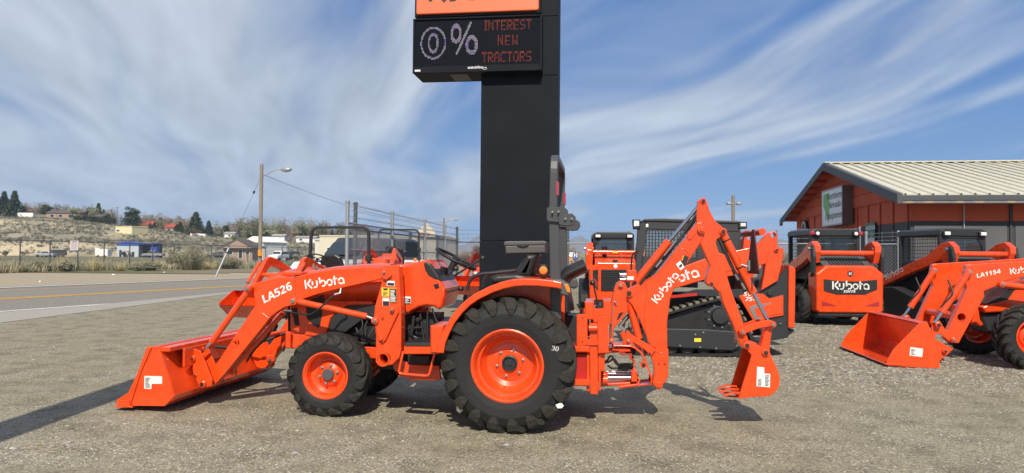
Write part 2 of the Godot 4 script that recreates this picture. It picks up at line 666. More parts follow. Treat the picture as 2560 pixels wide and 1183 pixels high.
	var paint_yellow := mat(lin(0.78, 0.40, 0.03), 0.7)
	var paints := [["edge_line", paint_white, -40.0, 300.0, 6.02, 6.27], ["edge_line", paint_white, -40.0, 2.35, -4.02, -3.88], ["yellow_line", paint_yellow, -40.0, 300.0, -0.11, 0.11], ["yellow_line", paint_yellow, -40.0, 300.0, 4.05, 4.15], ["yellow_line", paint_yellow, -40.0, 300.0, 0.26, 0.36]]
	for p in paints:
		s = Shape.new()
		s.quad(road_point(p[2], p[4], 0.0), road_point(p[3], p[4], 0.0), road_point(p[3], p[5], 0.0), road_point(p[2], p[5], 0.0), Vector3.UP)
		put(s, p[0], p[1], road)
	# concrete apron in slabs
	var con := mat(lin(0.46, 0.44, 0.39), 0.9)
	con.albedo_texture = tar.albedo_texture
	triplanar(con, 0.3)
	var near := [Vector3(-9.35, 0, 6), Vector3(-9.3, 0, -8), Vector3(-9.2, 0, -12.8), Vector3(-9.12, 0, -16.5), Vector3(-9.06, 0, -20.0), Vector3(-9.02, 0, -23.3)]
	var far := [Vector3(-18.0, 0, 6), Vector3(-13.6, 0, -8), Vector3(-11.05, 0, -14.4), Vector3(-10.25, 0, -16.9), Vector3(-9.75, 0, -20.6), Vector3(-9.35, 0, -23.9)]
	s = Shape.new()
	for i in near.size() - 1:
		var up := Vector3(0, lift(-9.0) + 0.006, 0)
		var g: Vector3 = (near[i + 1] - near[i]).normalized() * 0.012
		s.quad(near[i] + up + g, near[i + 1] + up - g, far[i + 1] + up - g, far[i] + up + g, Vector3.UP)
	structure(s, "driveway_apron", con)

func gravel_tone(p: Vector3, a: FastNoiseLite, b: FastNoiseLite) -> Color:
	# packed tan wheel tracks in front, loose grey stone behind and to the right: different stuff, not light
	var loose := smoothstep(-7.0, -8.6, p.z) * smoothstep(0.5, 2.5, p.x)
	var n := a.get_noise_2d(p.x, p.z) * 0.4 + b.get_noise_2d(p.x, p.z) * 0.25 + wear(p, a) * 0.55
	var c := Color(0.93, 0.895, 0.83).lerp(Color(0.82, 0.82, 0.82), clampf(0.45 + n * 1.4, 0, 1))
	c = c.lerp(Color(0.80, 0.76, 0.68), loose * 0.7)
	return c * (1.0 + n * 0.22)

func wear(p: Vector3, a: FastNoiseLite) -> float:   # wheel-worn lanes along the front of the machines
	return a.get_noise_2d(p.x * 0.22 + 31.0, (p.z + p.x * 0.06) * 3.2)

func scatter_stones(a: FastNoiseLite, b: FastNoiseLite) -> void:
	var s := Shape.new()
	var rng := RandomNumberGenerator.new()
	rng.seed = 4
	var dirs := [Vector3(1, 0, 0), Vector3(0.3, 0, 0.95), Vector3(-0.8, 0, 0.6), Vector3(-0.85, 0, -0.5), Vector3(0.25, 0, -0.96)]
	for i in 5:
		var p: Vector3 = dirs[i]
		var q: Vector3 = dirs[(i + 1) % 5]
		s.tri(Vector3(0.1, 0.55, 0.05), p * 0.8 + Vector3(0, 0.32, 0), q * 0.8 + Vector3(0, 0.32, 0), p + q + Vector3.UP)
		s.quad(p * 0.8 + Vector3(0, 0.32, 0), q * 0.8 + Vector3(0, 0.32, 0), q + Vector3(0, -0.3, 0), p + Vector3(0, -0.3, 0), p + q)
	var mm := MultiMesh.new()
	mm.transform_format = MultiMesh.TRANSFORM_3D
	mm.use_colors = true
	mm.mesh = s.mesh()
	var spots := []
	for i in 110000:
		var d := 4.4 + pow(rng.randf(), 1.35) * 14.0
		var x := rng.randf_range(-0.76, 0.76) * d
		if x < -9.1:
			continue
		var p := Vector3(x, lift(x), -d)
		var loose := smoothstep(-7.0, -8.6, p.z) * smoothstep(0.5, 2.5, p.x)
		var den := 0.30 + a.get_noise_2d(p.x * 2.0, p.z * 2.0) * 0.6 + wear(p, a) * 0.7 + loose * 0.55
		if rng.randf() > den:
			continue
		spots.append([p, loose])
	mm.instance_count = spots.size()
	var tones := [Color(0.38, 0.355, 0.30), Color(0.33, 0.315, 0.28), Color(0.25, 0.245, 0.235), Color(0.43, 0.40, 0.34), Color(0.17, 0.172, 0.175), Color(0.38, 0.33, 0.255), Color(0.48, 0.455, 0.40)]
	for i in spots.size():
		var r: float = rng.randf_range(0.0028, 0.0076) * (1.0 + spots[i][1] * 1.7)
		if rng.randf() < 0.012:
			r *= 2.0
		var t := Transform3D(Basis(Vector3.UP, rng.randf() * TAU) * Basis(Vector3.RIGHT, rng.randf_range(-0.4, 0.4)), spots[i][0])
		t = t.scaled_local(Vector3(r * rng.randf_range(0.8, 1.7), r, r * rng.randf_range(0.8, 1.3)))
		mm.set_instance_transform(i, t)
		mm.set_instance_color(i, tones[rng.randi() % tones.size()] * rng.randf_range(0.72, 1.05) * (1.0 - 0.22 * float(spots[i][1])))
	var o := MultiMeshInstance3D.new()
	o.name = "loose_stones"
	o.multimesh = mm
	o.material_override = mat(Color(1, 1, 1), 0.9)
	add_child(o)
	tag(o, "small loose stones strewn over the gravel lot", "gravel", "", "stuff")

# ---------------------------------------------------------------- lettering
func letters(parent: Node, words: String, t: Transform3D, height: float, m: Material, slant := 0.0, bold := true, wide := 1.0, face := "Droid Sans", called := "lettering") -> MeshInstance3D:
	var f := SystemFont.new()
	f.font_names = PackedStringArray([face])
	f.font_weight = 700 if bold else 400
	var tm := TextMesh.new()
	tm.text = words
	tm.font = f
	tm.font_size = 48
	tm.pixel_size = height / 34.0
	tm.depth = 0.002
	tm.curve_step = 1.5
	tm.horizontal_alignment = HORIZONTAL_ALIGNMENT_LEFT
	tm.vertical_alignment = VERTICAL_ALIGNMENT_BOTTOM
	var o := MeshInstance3D.new()
	o.mesh = tm
	o.material_override = m
	o.name = called
	parent.add_child(o, true)
	o.transform = t * Transform3D(Basis(Vector3(wide, 0, 0), Vector3(slant, 1, 0), Vector3(0, 0, 1)), Vector3.ZERO)
	return o

func stroke(s: Shape, pts: Array, w: float, z: float) -> void:
	for i in pts.size() - 1:
		var a: Vector2 = pts[i]
		var b: Vector2 = pts[i + 1]
		var d := (b - a).normalized()
		var o := Vector2(-d.y, d.x) * w * 0.5
		var e := d * (w * 0.05 if pts.size() > 2 else 0.0)
		a -= e
		b += e
		s.quad(Vector3(a.x + o.x, a.y + o.y, z), Vector3(b.x + o.x, b.y + o.y, z), Vector3(b.x - o.x, b.y - o.y, z), Vector3(a.x - o.x, a.y - o.y, z), Vector3.BACK)

func arc(c: Vector2, r: float, a0: float, a1: float, k := 10) -> Array:
	var out := []
	for i in k + 1:
		out.append(c + Vector2.from_angle(deg_to_rad(lerpf(a0, a1, float(i) / k))) * r)
	return out

# the six rounded letters with cut strokes that all these machines carry, 4.35 wide and 1 high
func wordmark(parent: Node, t: Transform3D, width: float, m: Material) -> MeshInstance3D:
	var s := Shape.new()
	var w := 0.17
	stroke(s, [Vector2(0.09, 0.0), Vector2(0.09, 0.94)], w, 0)
	stroke(s, [Vector2(0.70, 0.93), Vector2(0.30, 0.47), Vector2(0.76, -0.02)], w, 0)
	stroke(s, [Vector2(0.86, 0.30), Vector2(0.86, 0.70)], w, 0)
	stroke(s, [Vector2(1.34, 0.72), Vector2(1.34, 0.30)] + arc(Vector2(1.08, 0.30), 0.26, 0, -115, 8), w, 0)
	stroke(s, [Vector2(1.68, 1.0), Vector2(1.68, 0.36)], w, 0)
	stroke(s, arc(Vector2(1.98, 0.34), 0.28, 150, -115, 14), w, 0)
	stroke(s, arc(Vector2(2.72, 0.34), 0.28, 205, -20, 12), w, 0)
	stroke(s, arc(Vector2(2.72, 0.34), 0.28, 235, 325, 6), w, 0)
	stroke(s, [Vector2(3.28, 0.0), Vector2(3.28, 0.94)], w, 0)
	stroke(s, [Vector2(3.12, 0.64), Vector2(3.56, 0.64)], w * 0.9, 0)
	stroke(s, arc(Vector2(3.98, 0.34), 0.28, 170, 0, 10) + [Vector2(4.26, 0.0)], w, 0)
	stroke(s, arc(Vector2(3.98, 0.34), 0.28, 205, 300, 6), w, 0)
	var o := put(s, "lettering", m, parent)
	var k := width / 4.35
	o.transform = t * Transform3D(Basis.from_scale(Vector3(k, k, 1)), Vector3.ZERO)
	return o

# text laid along two measured points of a machine's side
func along_side(t: Transform3D, x0: float, y0: float, x1: float, y1: float, z: float) -> Array:
	var a := on_side(t, x0, y0, z)
	var b := on_side(t, x1, y1, z)
	return [Transform3D(Basis(Vector3.BACK, (b - a).angle()), Vector3(a.x, a.y, z)), (b - a).length()]

func sticker(parent: Node, t: Transform3D, z: float, flat: Array, m: Material, called := "label") -> MeshInstance3D:
	var s := Shape.new()
	plate(s, outline(t, z, flat), z, z + 0.0015, 0.0004)
	return put(s, called, m, parent)

# small print on a sticker: rows of thin dark bars
func print_rows(parent: Node, t: Transform3D, z: float, x0: float, y0: float, x1: float, y1: float, rows: int, m: Material, sd: int) -> void:
	var rng := RandomNumberGenerator.new()
	rng.seed = sd
	var s := Shape.new()
	for i in rows:
		var y := lerpf(y0, y1, (i + 0.5) / rows)
		var h := (y1 - y0) / rows * 0.28
		var e := lerpf(x0, x1, rng.randf_range(0.55, 1.0))
		plate(s, outline(t, z, [x0, y - h, e, y - h, e, y + h, x0, y + h]), z, z + 0.001, 0.0002)
	put(s, "print", m, parent)

# ---------------------------------------------------------------- wheels
func tyre_shape(s: Shape, lug: Shape, R: float, W: float, rim: float, lugs: int, lug_h: float, skew: float, dir: float) -> void:
	var t := R - lug_h
	var h := W * 0.5
	var prof := [Vector2(rim - 0.005, -h * 0.80), Vector2(rim + 0.015, -h * 0.93), Vector2(lerpf(rim, t, 0.30), -h * 1.0), Vector2(lerpf(rim, t, 0.62), -h * 1.02), Vector2(lerpf(rim, t, 0.88), -h * 0.90), Vector2(t, -h * 0.76), Vector2(t + 0.006, -h * 0.3), Vector2(t + 0.006, h * 0.3), Vector2(t, h * 0.76), Vector2(lerpf(rim, t, 0.88), h * 0.90), Vector2(lerpf(rim, t, 0.62), h * 1.02), Vector2(lerpf(rim, t, 0.56), h * 1.025), Vector2(lerpf(rim, t, 0.30), h * 1.0), Vector2(rim + 0.022, h * 0.95), Vector2(rim + 0.015, h * 0.93), Vector2(rim - 0.005, h * 0.80)]
	lathe(s, Vector3.ZERO, Vector3.BACK, prof, 56)
	# bars that start at the middle, run slantwise over the shoulder and a little way down the side
	var pts := [[0.04, R, t], [0.45, R, t], [0.84, R - 0.004, t - 0.01], [0.985, R - lug_h * 0.75, t - 0.03], [1.075, lerpf(rim, R, 0.70), lerpf(rim, R, 0.66)], [1.07, lerpf(rim, R, 0.50), lerpf(rim, R, 0.52)]]
	var wide := [0.20, 0.18, 0.21, 0.235, 0.21, 0.10]
	for side in [-1.0, 1.0]:
		for i in lugs:
			var a0 := TAU * (i + (0.5 if side > 0 else 0.0)) / lugs
			var pitch := TAU / lugs
			var prev := []
			for j in pts.size():
				var f: float = pts[j][0]
				var ang: float = a0 + dir * skew * minf(f, 1.0)
				var w: float = wide[j] * pitch * 1.12
				var z: float = side * h * f
				var zi: float = side * h * (f if f < 0.9 else f * 0.93)
				var ring := []
				for q in [[-w, pts[j][1], z], [w, pts[j][1], z], [w * 1.2, pts[j][2], zi], [-w * 1.2, pts[j][2], zi]]:
					ring.append(Vector3(cos(ang + q[0]) * q[1], sin(ang + q[0]) * q[1], q[2]))
				if j > 0:
					var mid: Vector3 = (prev[2] + prev[3] + ring[2] + ring[3]) * 0.25
					for e in [[0, 1], [1, 2], [3, 0]]:
						var A: Vector3 = prev[e[0]]
						var B: Vector3 = prev[e[1]]
						var C: Vector3 = ring[e[1]]
						var D: Vector3 = ring[e[0]]
						lug.quad(A, B, C, D, (A + B + C + D) * 0.25 - mid)
				if j == 0 or j == pts.size() - 1:
					lug.quad(ring[0], ring[1], ring[2], ring[3], Vector3(0, 0, -side if j == 0 else side))
				prev = ring

func whiskers(s: Shape, R: float, W: float, sd: int, many: int) -> void:   # moulding hairs of a new tyre
	var rng := RandomNumberGenerator.new()
	rng.seed = sd
	for i in many:
		var a := rng.randf() * TAU
		var z := rng.randf_range(-0.45, 0.5) * W
		var o := Vector3(cos(a), sin(a), 0) * (R - 0.004) + Vector3(0, 0, z)
		var e := o + Vector3(cos(a + rng.randf_range(-0.5, 0.5)), sin(a + rng.randf_range(-0.5, 0.5)), rng.randf_range(-0.6, 0.6)) * rng.randf_range(0.006, 0.016)
		tube(s, o, e, 0.0009, 0.0005, 3, false)

func wheel(parent: Node, c: Vector3, R: float, W: float, rim: float, side: float, lugs: int, front: bool, paint: Material, hairs := 0) -> Node3D:
	var k := knot("wheel", parent)
	k.position = c
	if side < 0.0:
		k.rotation.y = PI
	var s := Shape.new()
	var lug := Shape.new()
	tyre_shape(s, lug, R, W, rim, lugs, R * 0.075, TAU / lugs * (1.15 if front else 0.95), -1.0)
	if hairs > 0:
		whiskers(s, R, W, 7, hairs)
	put(s, "tyre", M.rubber, k)
	put(lug, "tread", M.tread, k)
	s = Shape.new()
	var h := W * 0.5
	var prof: Array
	if front:
		prof = [Vector2(rim + 0.014, h * 0.80), Vector2(rim + 0.014, h * 0.96), Vector2(rim + 0.004, h * 0.98), Vector2(rim - 0.006, h * 0.90), Vector2(rim - 0.016, h * 0.80), Vector2(rim - 0.022, h * 0.2), Vector2(rim - 0.05, h * 0.02), Vector2(rim - 0.072, h * 0.02), Vector2(rim - 0.092, h * 0.22), Vector2(rim * 0.34, h * 0.34), Vector2(0.0, h * 0.34)]
	else:
		prof = [Vector2(rim + 0.018, h * 0.78), Vector2(rim + 0.018, h * 0.95), Vector2(rim + 0.006, h * 0.975), Vector2(rim - 0.006, h * 0.92), Vector2(rim - 0.018, h * 0.80), Vector2(rim - 0.026, h * 0.62), Vector2(rim - 0.045, h * 0.60), Vector2(rim - 0.055, h * 0.30), Vector2(rim - 0.085, h * 0.02), Vector2(rim - 0.12, -h * 0.06), Vector2(rim * 0.40, -h * 0.02), Vector2(rim * 0.34, h * 0.03), Vector2(0.0, h * 0.03)]
	lathe(s, Vector3.ZERO, Vector3.BACK, prof, 40)
	var back := [Vector2(rim - 0.02, h * 0.2), Vector2(rim - 0.02, -h * 0.75), Vector2(rim + 0.012, -h * 0.9)]
	lathe(s, Vector3.ZERO, Vector3.BACK, back, 32)
	put(s, "rim", paint, k)
	s = Shape.new()
	if front:
		lathe(s, Vector3.ZERO, Vector3.BACK, [Vector2(rim * 0.27, h * 0.30), Vector2(rim * 0.27, h * 0.52), Vector2(rim * 0.24, h * 0.56), Vector2(0, h * 0.56)], 24)
		put(s, "hub_cap", M.box_grey, k)
	else:
		lathe(s, Vector3.ZERO, Vector3.BACK, [Vector2(rim * 0.23, 0.0), Vector2(rim * 0.23, h * 0.18), Vector2(rim * 0.19, h * 0.20), Vector2(rim * 0.16, h * 0.10), Vector2(rim * 0.08, h * 0.10), Vector2(rim * 0.07, h * 0.16), Vector2(0, h * 0.16)], 24)
		put(s, "hub", M.charcoal, k)
	for i in 6:
		var a := TAU * i / 6.0 + 0.25
		var p := Vector3(cos(a), sin(a), 0) * rim * (0.43 if front else 0.40) + Vector3(0, 0, h * (0.30 if front else -0.02))
		s = Shape.new()
		lathe(s, p, Vector3.BACK, [Vector2(0.013, 0), Vector2(0.013, 0.014), Vector2(0.006, 0.016), Vector2(0.006, 0.024), Vector2(0, 0.024)], 6)
		put(s, "wheel_nut", M.steel, k)
	return k

func ram(parent: Node, a: Vector3, b: Vector3, c: Vector3, r: float, rr: float, called := "hydraulic_cylinder") -> Node3D:   # barrel a to b, rod b to c
	var k := knot(called, parent)
	var s := Shape.new()
	tube(s, a, b, r, r, 18)
	var d := (b - a).normalized()
	tube(s, b - d * r * 0.9, b + d * 0.004, r * 1.06, r * 1.06, 18)
	put(s, "barrel", M.orange, k)
	s = Shape.new()
	tube(s, b, c, rr, rr, 14)
	put(s, "rod", M.chrome, k)
	return k

func pin(parent: Node, p: Vector3, r: float, depth: float, m: Material, called := "pivot_pin", boss := true) -> void:
	var k := put(pin_shape(p, r * 0.55, depth + 0.012), called, m, parent)
	if boss:
		put(pin_shape(p, r, depth), "boss", M.orange, k)

func pin_shape(p: Vector3, r: float, depth: float) -> Shape:
	var s := Shape.new()
	lathe(s, p, Vector3.BACK, [Vector2(r, -depth), Vector2(r, depth * 0.96), Vector2(r * 0.85, depth), Vector2(0, depth)], 18)
	return s

func hose(parent: Node, pts: Array, r: float, m: Material = null, called := "hose") -> void:
	var s := Shape.new()
	pipe(s, rounded(pts, 0.08, 6), r, 8)
	put(s, called, m if m else M.black, parent)

# ---------------------------------------------------------------- the tractor in front
var TT := Transform3D()
func sp(z: float, flat: Array) -> PackedVector2Array:
	return outline(TT, z, flat)

func s3(px: float, py: float, z: float) -> Vector3:
	var p := on_side(TT, px, py, z)
	return Vector3(p.x, p.y, z)

func mirrored(s: Shape, pts: PackedVector2Array, z0: float, z1: float, bev := 0.004, steps := 1, holes := []) -> void:
	plate(s, pts, -z1, -z0, bev, steps, holes)

func side_part(parent: Node, called: String, m: Material, z0: float, z1: float, flat: Array, both := true, bev := 0.004, steps := 1, holes := []) -> MeshInstance3D:
	var pts := sp(z1, flat)
	var hh := []
	for h in holes:
		hh.append([on_side(TT, h[0], h[1], z1), h[2]])
	var s := Shape.new()
	plate(s, pts, z0, z1, bev, steps, hh)
	var o := put(s, called, m, parent)
	if both:
		s = Shape.new()
		plate(s, pts, -z1, -z0, bev, steps, hh)
		put(s, called, m, parent)
	return o

func block(parent: Node, called: String, m: Material, x0: float, y0: float, x1: float, y1: float, z0: float, z1: float, bev := 0.005) -> MeshInstance3D:
	return side_part(parent, called, m, z0, z1, [x0, y0, x1, y0, x1, y1, x0, y1], false, bev)

func build_main_tractor() -> void:
	TT = Transform3D(Basis(Vector3.UP, deg_to_rad(-7.5)), Vector3(0.05, 0, -6.36))
	var T := thing("loader_tractor", TT, "orange tractor with front loader and backhoe parked broadside in the foreground", "tractor")
	main_wheels(T)
	main_body(T)
	main_loader(T)
	main_rear(T)
	main_backhoe(T)

func main_wheels(T: Node3D) -> void:
	var c := s3(1267, 916, 0.75)
	var R := c.y
	var w := wheel(T, Vector3(c.x, R, 0.56), R, 0.38, 0.275, 1, 19, false, M.orange, 420)
	wheel(T, Vector3(c.x, R, -0.56), R, 0.38, 0.275, -1, 19, false, M.orange)
	# chalk and paper marks on the near rear tyre
	var k := Transform3D(Basis(Vector3.BACK, -0.15), Vector3(0.345, 0.125, 0.197))
	letters(w, "30", k, 0.034, M.label_white, 0.1, false, 1.1, "Droid Serif", "chalk_mark")
	var s := Shape.new()
	plate(s, PackedVector2Array([Vector2(0.385, -0.29), Vector2(0.43, -0.27), Vector2(0.45, -0.295), Vector2(0.435, -0.315), Vector2(0.40, -0.318)]), 0.176, 0.18, 0.001)
	put(s, "paper_scrap", M.label_white, w)
	s = Shape.new()
	plate(s, PackedVector2Array([Vector2(-0.40, -0.325), Vector2(-0.36, -0.315), Vector2(-0.352, -0.36), Vector2(-0.375, -0.385), Vector2(-0.402, -0.365)]), 0.176, 0.18, 0.001)
	put(s, "paper_scrap", M.dusty_rubber, w)
	c = s3(812, 940, 0.60)
	R = c.y - 0.045
	wheel(T, Vector3(c.x, R + 0.045, 0.48), R, 0.24, 0.185, 1, 17, true, M.orange, 380)
	wheel(T, Vector3(c.x, R + 0.045, -0.48), R, 0.24, 0.185, -1, 17, true, M.orange)
	# axles and rolling gear between the wheels
	s = Shape.new()
	tube(s, Vector3(c.x, c.y + 0.02, -0.4), Vector3(c.x, c.y + 0.02, 0.4), 0.055, 0.055, 16)
	lathe(s, Vector3(c.x, c.y + 0.02, 0), Vector3.BACK, [Vector2(0.05, -0.13), Vector2(0.11, -0.08), Vector2(0.13, 0), Vector2(0.11, 0.08), Vector2(0.05, 0.13)], 20)
	put(s, "front_axle", M.charcoal, T)
	c = s3(1267, 916, 0.75)
	s = Shape.new()
	tube(s, Vector3(c.x, c.y, -0.5), Vector3(c.x, c.y, 0.5), 0.085, 0.085, 16)
	box(s, Vector3(c.x, c.y + 0.02, 0), Vector3(0.42, 0.38, 0.34), 0.03, 2)
	put(s, "rear_axle", M.charcoal, T)

func main_body(T: Node3D) -> void:
	# hood: a rounded shell, ring by ring from nose to dash
	var s := Shape.new()
	var rings := []
	for st in [[722, 716, 0.20], [728, 700, 0.235], [745, 689, 0.26], [790, 676.5, 0.275], [850, 665, 0.282], [920, 659.5, 0.288], [990, 658.5, 0.292]]:
		var top := on_side(TT, st[0], st[1], 0.0)
		var low := on_side(TT, st[0], 752, 0.28)
		var hw: float = st[2]
		var ring := []
		var hgt := top.y - low.y
		for q in [[-1.0, 0.0], [-1.0, 0.35], [-0.99, 0.62], [-0.95, 0.82], [-0.82, 0.94], [-0.45, 0.99], [0.0, 1.0], [0.45, 0.99], [0.82, 0.94], [0.95, 0.82], [0.99, 0.62], [1.0, 0.35], [1.0, 0.0]]:
			ring.append(Vector3(top.x, low.y + hgt * q[1], hw * q[0]))
		rings.append(ring)
	loft(s, rings)
	var hood := put(s, "hood", M.orange, T)
	# lower cheeks of the hood, with the black vents let into them
	side_part(T, "hood_side", M.orange, 0.20, 0.277, [724, 748, 790, 748, 852, 752, 930, 752, 936, 762, 868, 764, 845, 777, 826, 797, 816, 832, 800, 843, 726, 838], true, 0.008)
	side_part(T, "side_vent", M.black, 0.272, 0.284, [764, 756, 790, 745, 806, 736, 812, 748, 806, 770, 800, 812, 795, 820, 782, 812, 766, 796], true, 0.004)
	side_part(T, "side_vent", M.black, 0.272, 0.284, [729, 770, 742, 770, 748, 814, 736, 814], true, 0.004)
	side_part(T, "engine_panel", M.charcoal, 0.24, 0.272, [870, 764, 938, 761, 938, 800, 905, 800, 862, 832, 818, 833, 827, 797, 846, 777], true, 0.006)
	side_part(hood, "nose_grille", M.black, -0.18, 0.18, [719, 715, 724, 712, 726, 835, 719, 832], false, 0.004)
	block(T, "engine_block", M.black, 820, 800, 945, 890, -0.2, 0.2, 0.02)
	block(T, "gearbox", M.charcoal, 945, 800, 1190, 925, -0.17, 0.17, 0.02)
	block(T, "front_frame", M.orange, 722, 836, 840, 872, -0.2, 0.2, 0.01)
	block(T, "front_guard", M.orange, 712, 830, 726, 872, -0.3, 0.3, 0.01)
	var z := 0.27
	for q in [[[905, 800], [907, 815], [900, 828]], [[918, 802], [911, 818], [914, 838], [922, 842]], [[936, 818], [926, 832], [921, 843]]]:
		hose(T, [s3(q[0][0], q[0][1], z), s3(q[1][0], q[1][1], z + 0.01), s3(q[2][0], q[2][1], z)], 0.0042, M.box_grey, "cable")
	hose(T, [s3(842, 838, z), s3(870, 850, z + 0.02), s3(905, 862, z + 0.02), s3(938, 848, z)], 0.017)
	hose(T, [s3(862, 842, z), s3(892, 836, z + 0.02), s3(925, 850, z + 0.01)], 0.012)
	hose(T, [s3(880, 866, z), s3(912, 872, z + 0.01), s3(935, 884, z)], 0.014)
	hose(T, [s3(890, 820, z), s3(900, 845, z + 0.02), s3(890, 866, z)], 0.011)
	# dash cowl
	side_part(T, "dash_cowl", M.orange, -0.305, 0.305, [991, 661, 1014, 662, 1040, 655, 1056, 651, 1067, 650, 1076, 656, 1090, 680, 1106, 709, 1113, 722, 1111, 743, 1104, 768, 1096, 774, 1083, 767, 1066, 765, 1046, 769, 1028, 778, 1020, 784, 1000, 784], false, 0.028, 4)
	side_part(T, "dash_panel", M.vinyl, -0.309, 0.309, [1056, 656, 1068, 653, 1077, 660, 1097, 690, 1103, 704, 1084, 700, 1070, 692, 1060, 676], false, 0.02, 3)
	side_part(T, "light_switch", M.black, 0.295, 0.32, [1083, 712, 1094, 709, 1097, 719, 1088, 722], false, 0.006)
	s = Shape.new()
	tube(s, s3(1101, 722, 0.0), s3(1112, 668, 0.0), 0.055, 0.035, 14)
	put(s, "steering_column", M.vinyl, T)
	# steering wheel
	var hub := s3(1140, 648, 0.0)
	var far_end := (s3(1172, 674, 0.0) - s3(1090, 630, 0.0)).normalized()
	var ax := Vector3(-far_end.y, far_end.x, 0).normalized()
	var ringp := []
	for i in 28:
		var a := TAU * i / 28
		ringp.append(hub + far_end * cos(a) * 0.195 + Vector3.BACK * sin(a) * 0.195)
	var sw := knot("steering_wheel", T)
	s = Shape.new()
	pipe(s, ringp, 0.015, 8, Vector2.ONE, true)
	put(s, "wheel_rim", M.black, sw)
	s = Shape.new()
	for i in 3:
		var a := TAU * i / 3 + 0.5
		tube(s, hub - ax * 0.03, hub + far_end * cos(a) * 0.19 + Vector3.BACK * sin(a) * 0.19, 0.012, 0.009, 8)
	tube(s, hub - ax * 0.11, hub + ax * 0.01, 0.03, 0.035, 12)
	put(s, "spoke", M.black, sw)
	# levers by the wheel
	for q in [[1135, 690, 1207, 646, 0.15], [1118, 690, 1140, 672, 0.2], [1118, 730, 1152, 722, 0.2]]:
		s = Shape.new()
		var a := s3(q[0], q[1], q[4])
		var b := s3(q[2], q[3], q[4])
		tube(s, a, b, 0.008, 0.008, 8)
		lathe(s, b - Vector3(0, 0.022, 0), Vector3.UP, [Vector2(0, 0), Vector2(0.02, 0.006), Vector2(0.026, 0.022), Vector2(0.02, 0.04), Vector2(0, 0.046)], 12)
		put(s, "lever", M.black, T)
	# floor, step, under panel
	block(T, "platform", M.orange, 1009, 866, 1096, 886, -0.62, 0.60, 0.006)
	var mat_o := block(T, "floor_mat", M.vinyl, 1011, 857, 1092, 866, -0.6, 0.60, 0.004)
	for i in 7:
		s = Shape.new()
		var y := lerpf(858.2, 864.6, i / 6.0)
		var p := on_side(TT, 1012, y, 0.60)
		var q := on_side(TT, 1091, y, 0.60)
		tube(s, Vector3(p.x, p.y, 0.601), Vector3(q.x, q.y, 0.601), 0.003, 0.003, 6)
		put(s, "rib", M.vinyl, mat_o)
	side_part(T, "under_panel", M.orange, 0.30, 0.33, [981, 912, 1000, 900, 1030, 912, 1098, 915, 1103, 950, 1080, 952, 1026, 951, 985, 926], true, 0.006)
	var step := knot("step", T)
	s = Shape.new()
	var sb: Array = rounded([s3(1008, 878, 0.60), s3(996, 934, 0.62), s3(1072, 941, 0.62), s3(1087, 884, 0.60)], 0.03, 4)
	pipe(s, sb, 0.011, 8)
	put(s, "step_frame", M.orange, step)
	s = Shape.new()
	var p0 := s3(999, 935, 0.56)
	var p1 := s3(1069, 941, 0.56)
	box(s, Vector3((p0.x + p1.x) / 2, p0.y - 0.01, 0.545), Vector3(p1.x - p0.x, 0.012, 0.12), 0.003)
	put(s, "tread", M.orange, step)
	block(T, "fender_front", M.orange, 1075, 815, 1108, 884, 0.34, 0.745, 0.012)
	block(T, "fender_front", M.orange, 1075, 815, 1108, 884, -0.745, -0.34, 0.012)
	block(T, "battery_box", M.black, 1018, 888, 1075, 912, 0.1, 0.34, 0.01)
	# clutter of rods and castings under the cowl
	for q in [[1012, 800, 1012, 858, 0.012, "charcoal"], [1035, 790, 1028, 840, 0.016, "black"], [1050, 785, 1060, 850, 0.011, "black"], [1020, 822, 1060, 818, 0.01, "charcoal"], [1068, 775, 1070, 858, 0.01, "black"], [1030, 840, 1062, 856, 0.014, "charcoal"], [1080, 772, 1092, 806, 0.009, "black"], [1044, 800, 1050, 806, 0.03, "black"]]:
		s = Shape.new()
		tube(s, s3(q[0], q[1], 0.24), s3(q[2], q[3], 0.26), q[4], q[4], 8)
		put(s, "rod", M[q[5]], T)
	block(T, "brake_bracket", M.black, 1006, 786, 1092, 858, -0.14, 0.16, 0.01)
	# stickers
	sticker(T, TT, 0.524, [967, 702, 987, 703, 987, 716, 967, 715], M.label_white)
	sticker(T, TT, 0.526, [968.5, 707, 985.5, 708, 985.5, 714.5, 968.5, 713.5], M.label_black)
	sticker(T, TT, 0.524, [954, 719, 973, 720, 973, 741, 954, 740], M.label_yellow)
	print_rows(T, TT, 0.526, 957, 729, 971, 739, 4, M.ink, 3)
	sticker(T, TT, 0.526, [957, 721, 970, 721, 968, 726, 959, 726], M.label_black)
	sticker(T, TT, 0.524, [956, 741.5, 973, 742, 973.5, 768, 956.5, 767], M.label_white)
	sticker(T, TT, 0.526, [956.3, 742, 972.8, 742.4, 972.8, 746, 956.3, 745.6], M.label_orange)
	sticker(T, TT, 0.526, [957, 753, 972.5, 753.6, 973, 767, 957, 766], M.label_black)
	sticker(T, TT, 0.524, [974, 718.5, 991, 719, 992, 758, 974.5, 757], M.label_orange)
	sticker(T, TT, 0.526, [974.6, 722.5, 990.4, 723, 991.4, 757, 975.1, 756], M.label_black)
	print_rows(T, TT, 0.528, 976, 725, 990, 755, 9, M.label_white, 8)
	sticker(T, TT, 0.312, [1003, 741, 1027, 742, 1027, 760.5, 1003, 759.5], M.label_white)
	sticker(T, TT, 0.314, [1004, 746, 1026, 747, 1026, 759.5, 1004, 758.5], M.label_black)
	print_rows(T, TT, 0.316, 1006, 748, 1024, 758, 4, M.label_white, 5)
	sticker(T, TT, 0.53, [950, 801, 974, 808, 971, 822, 947, 815], M.label_white, "paper_tag")

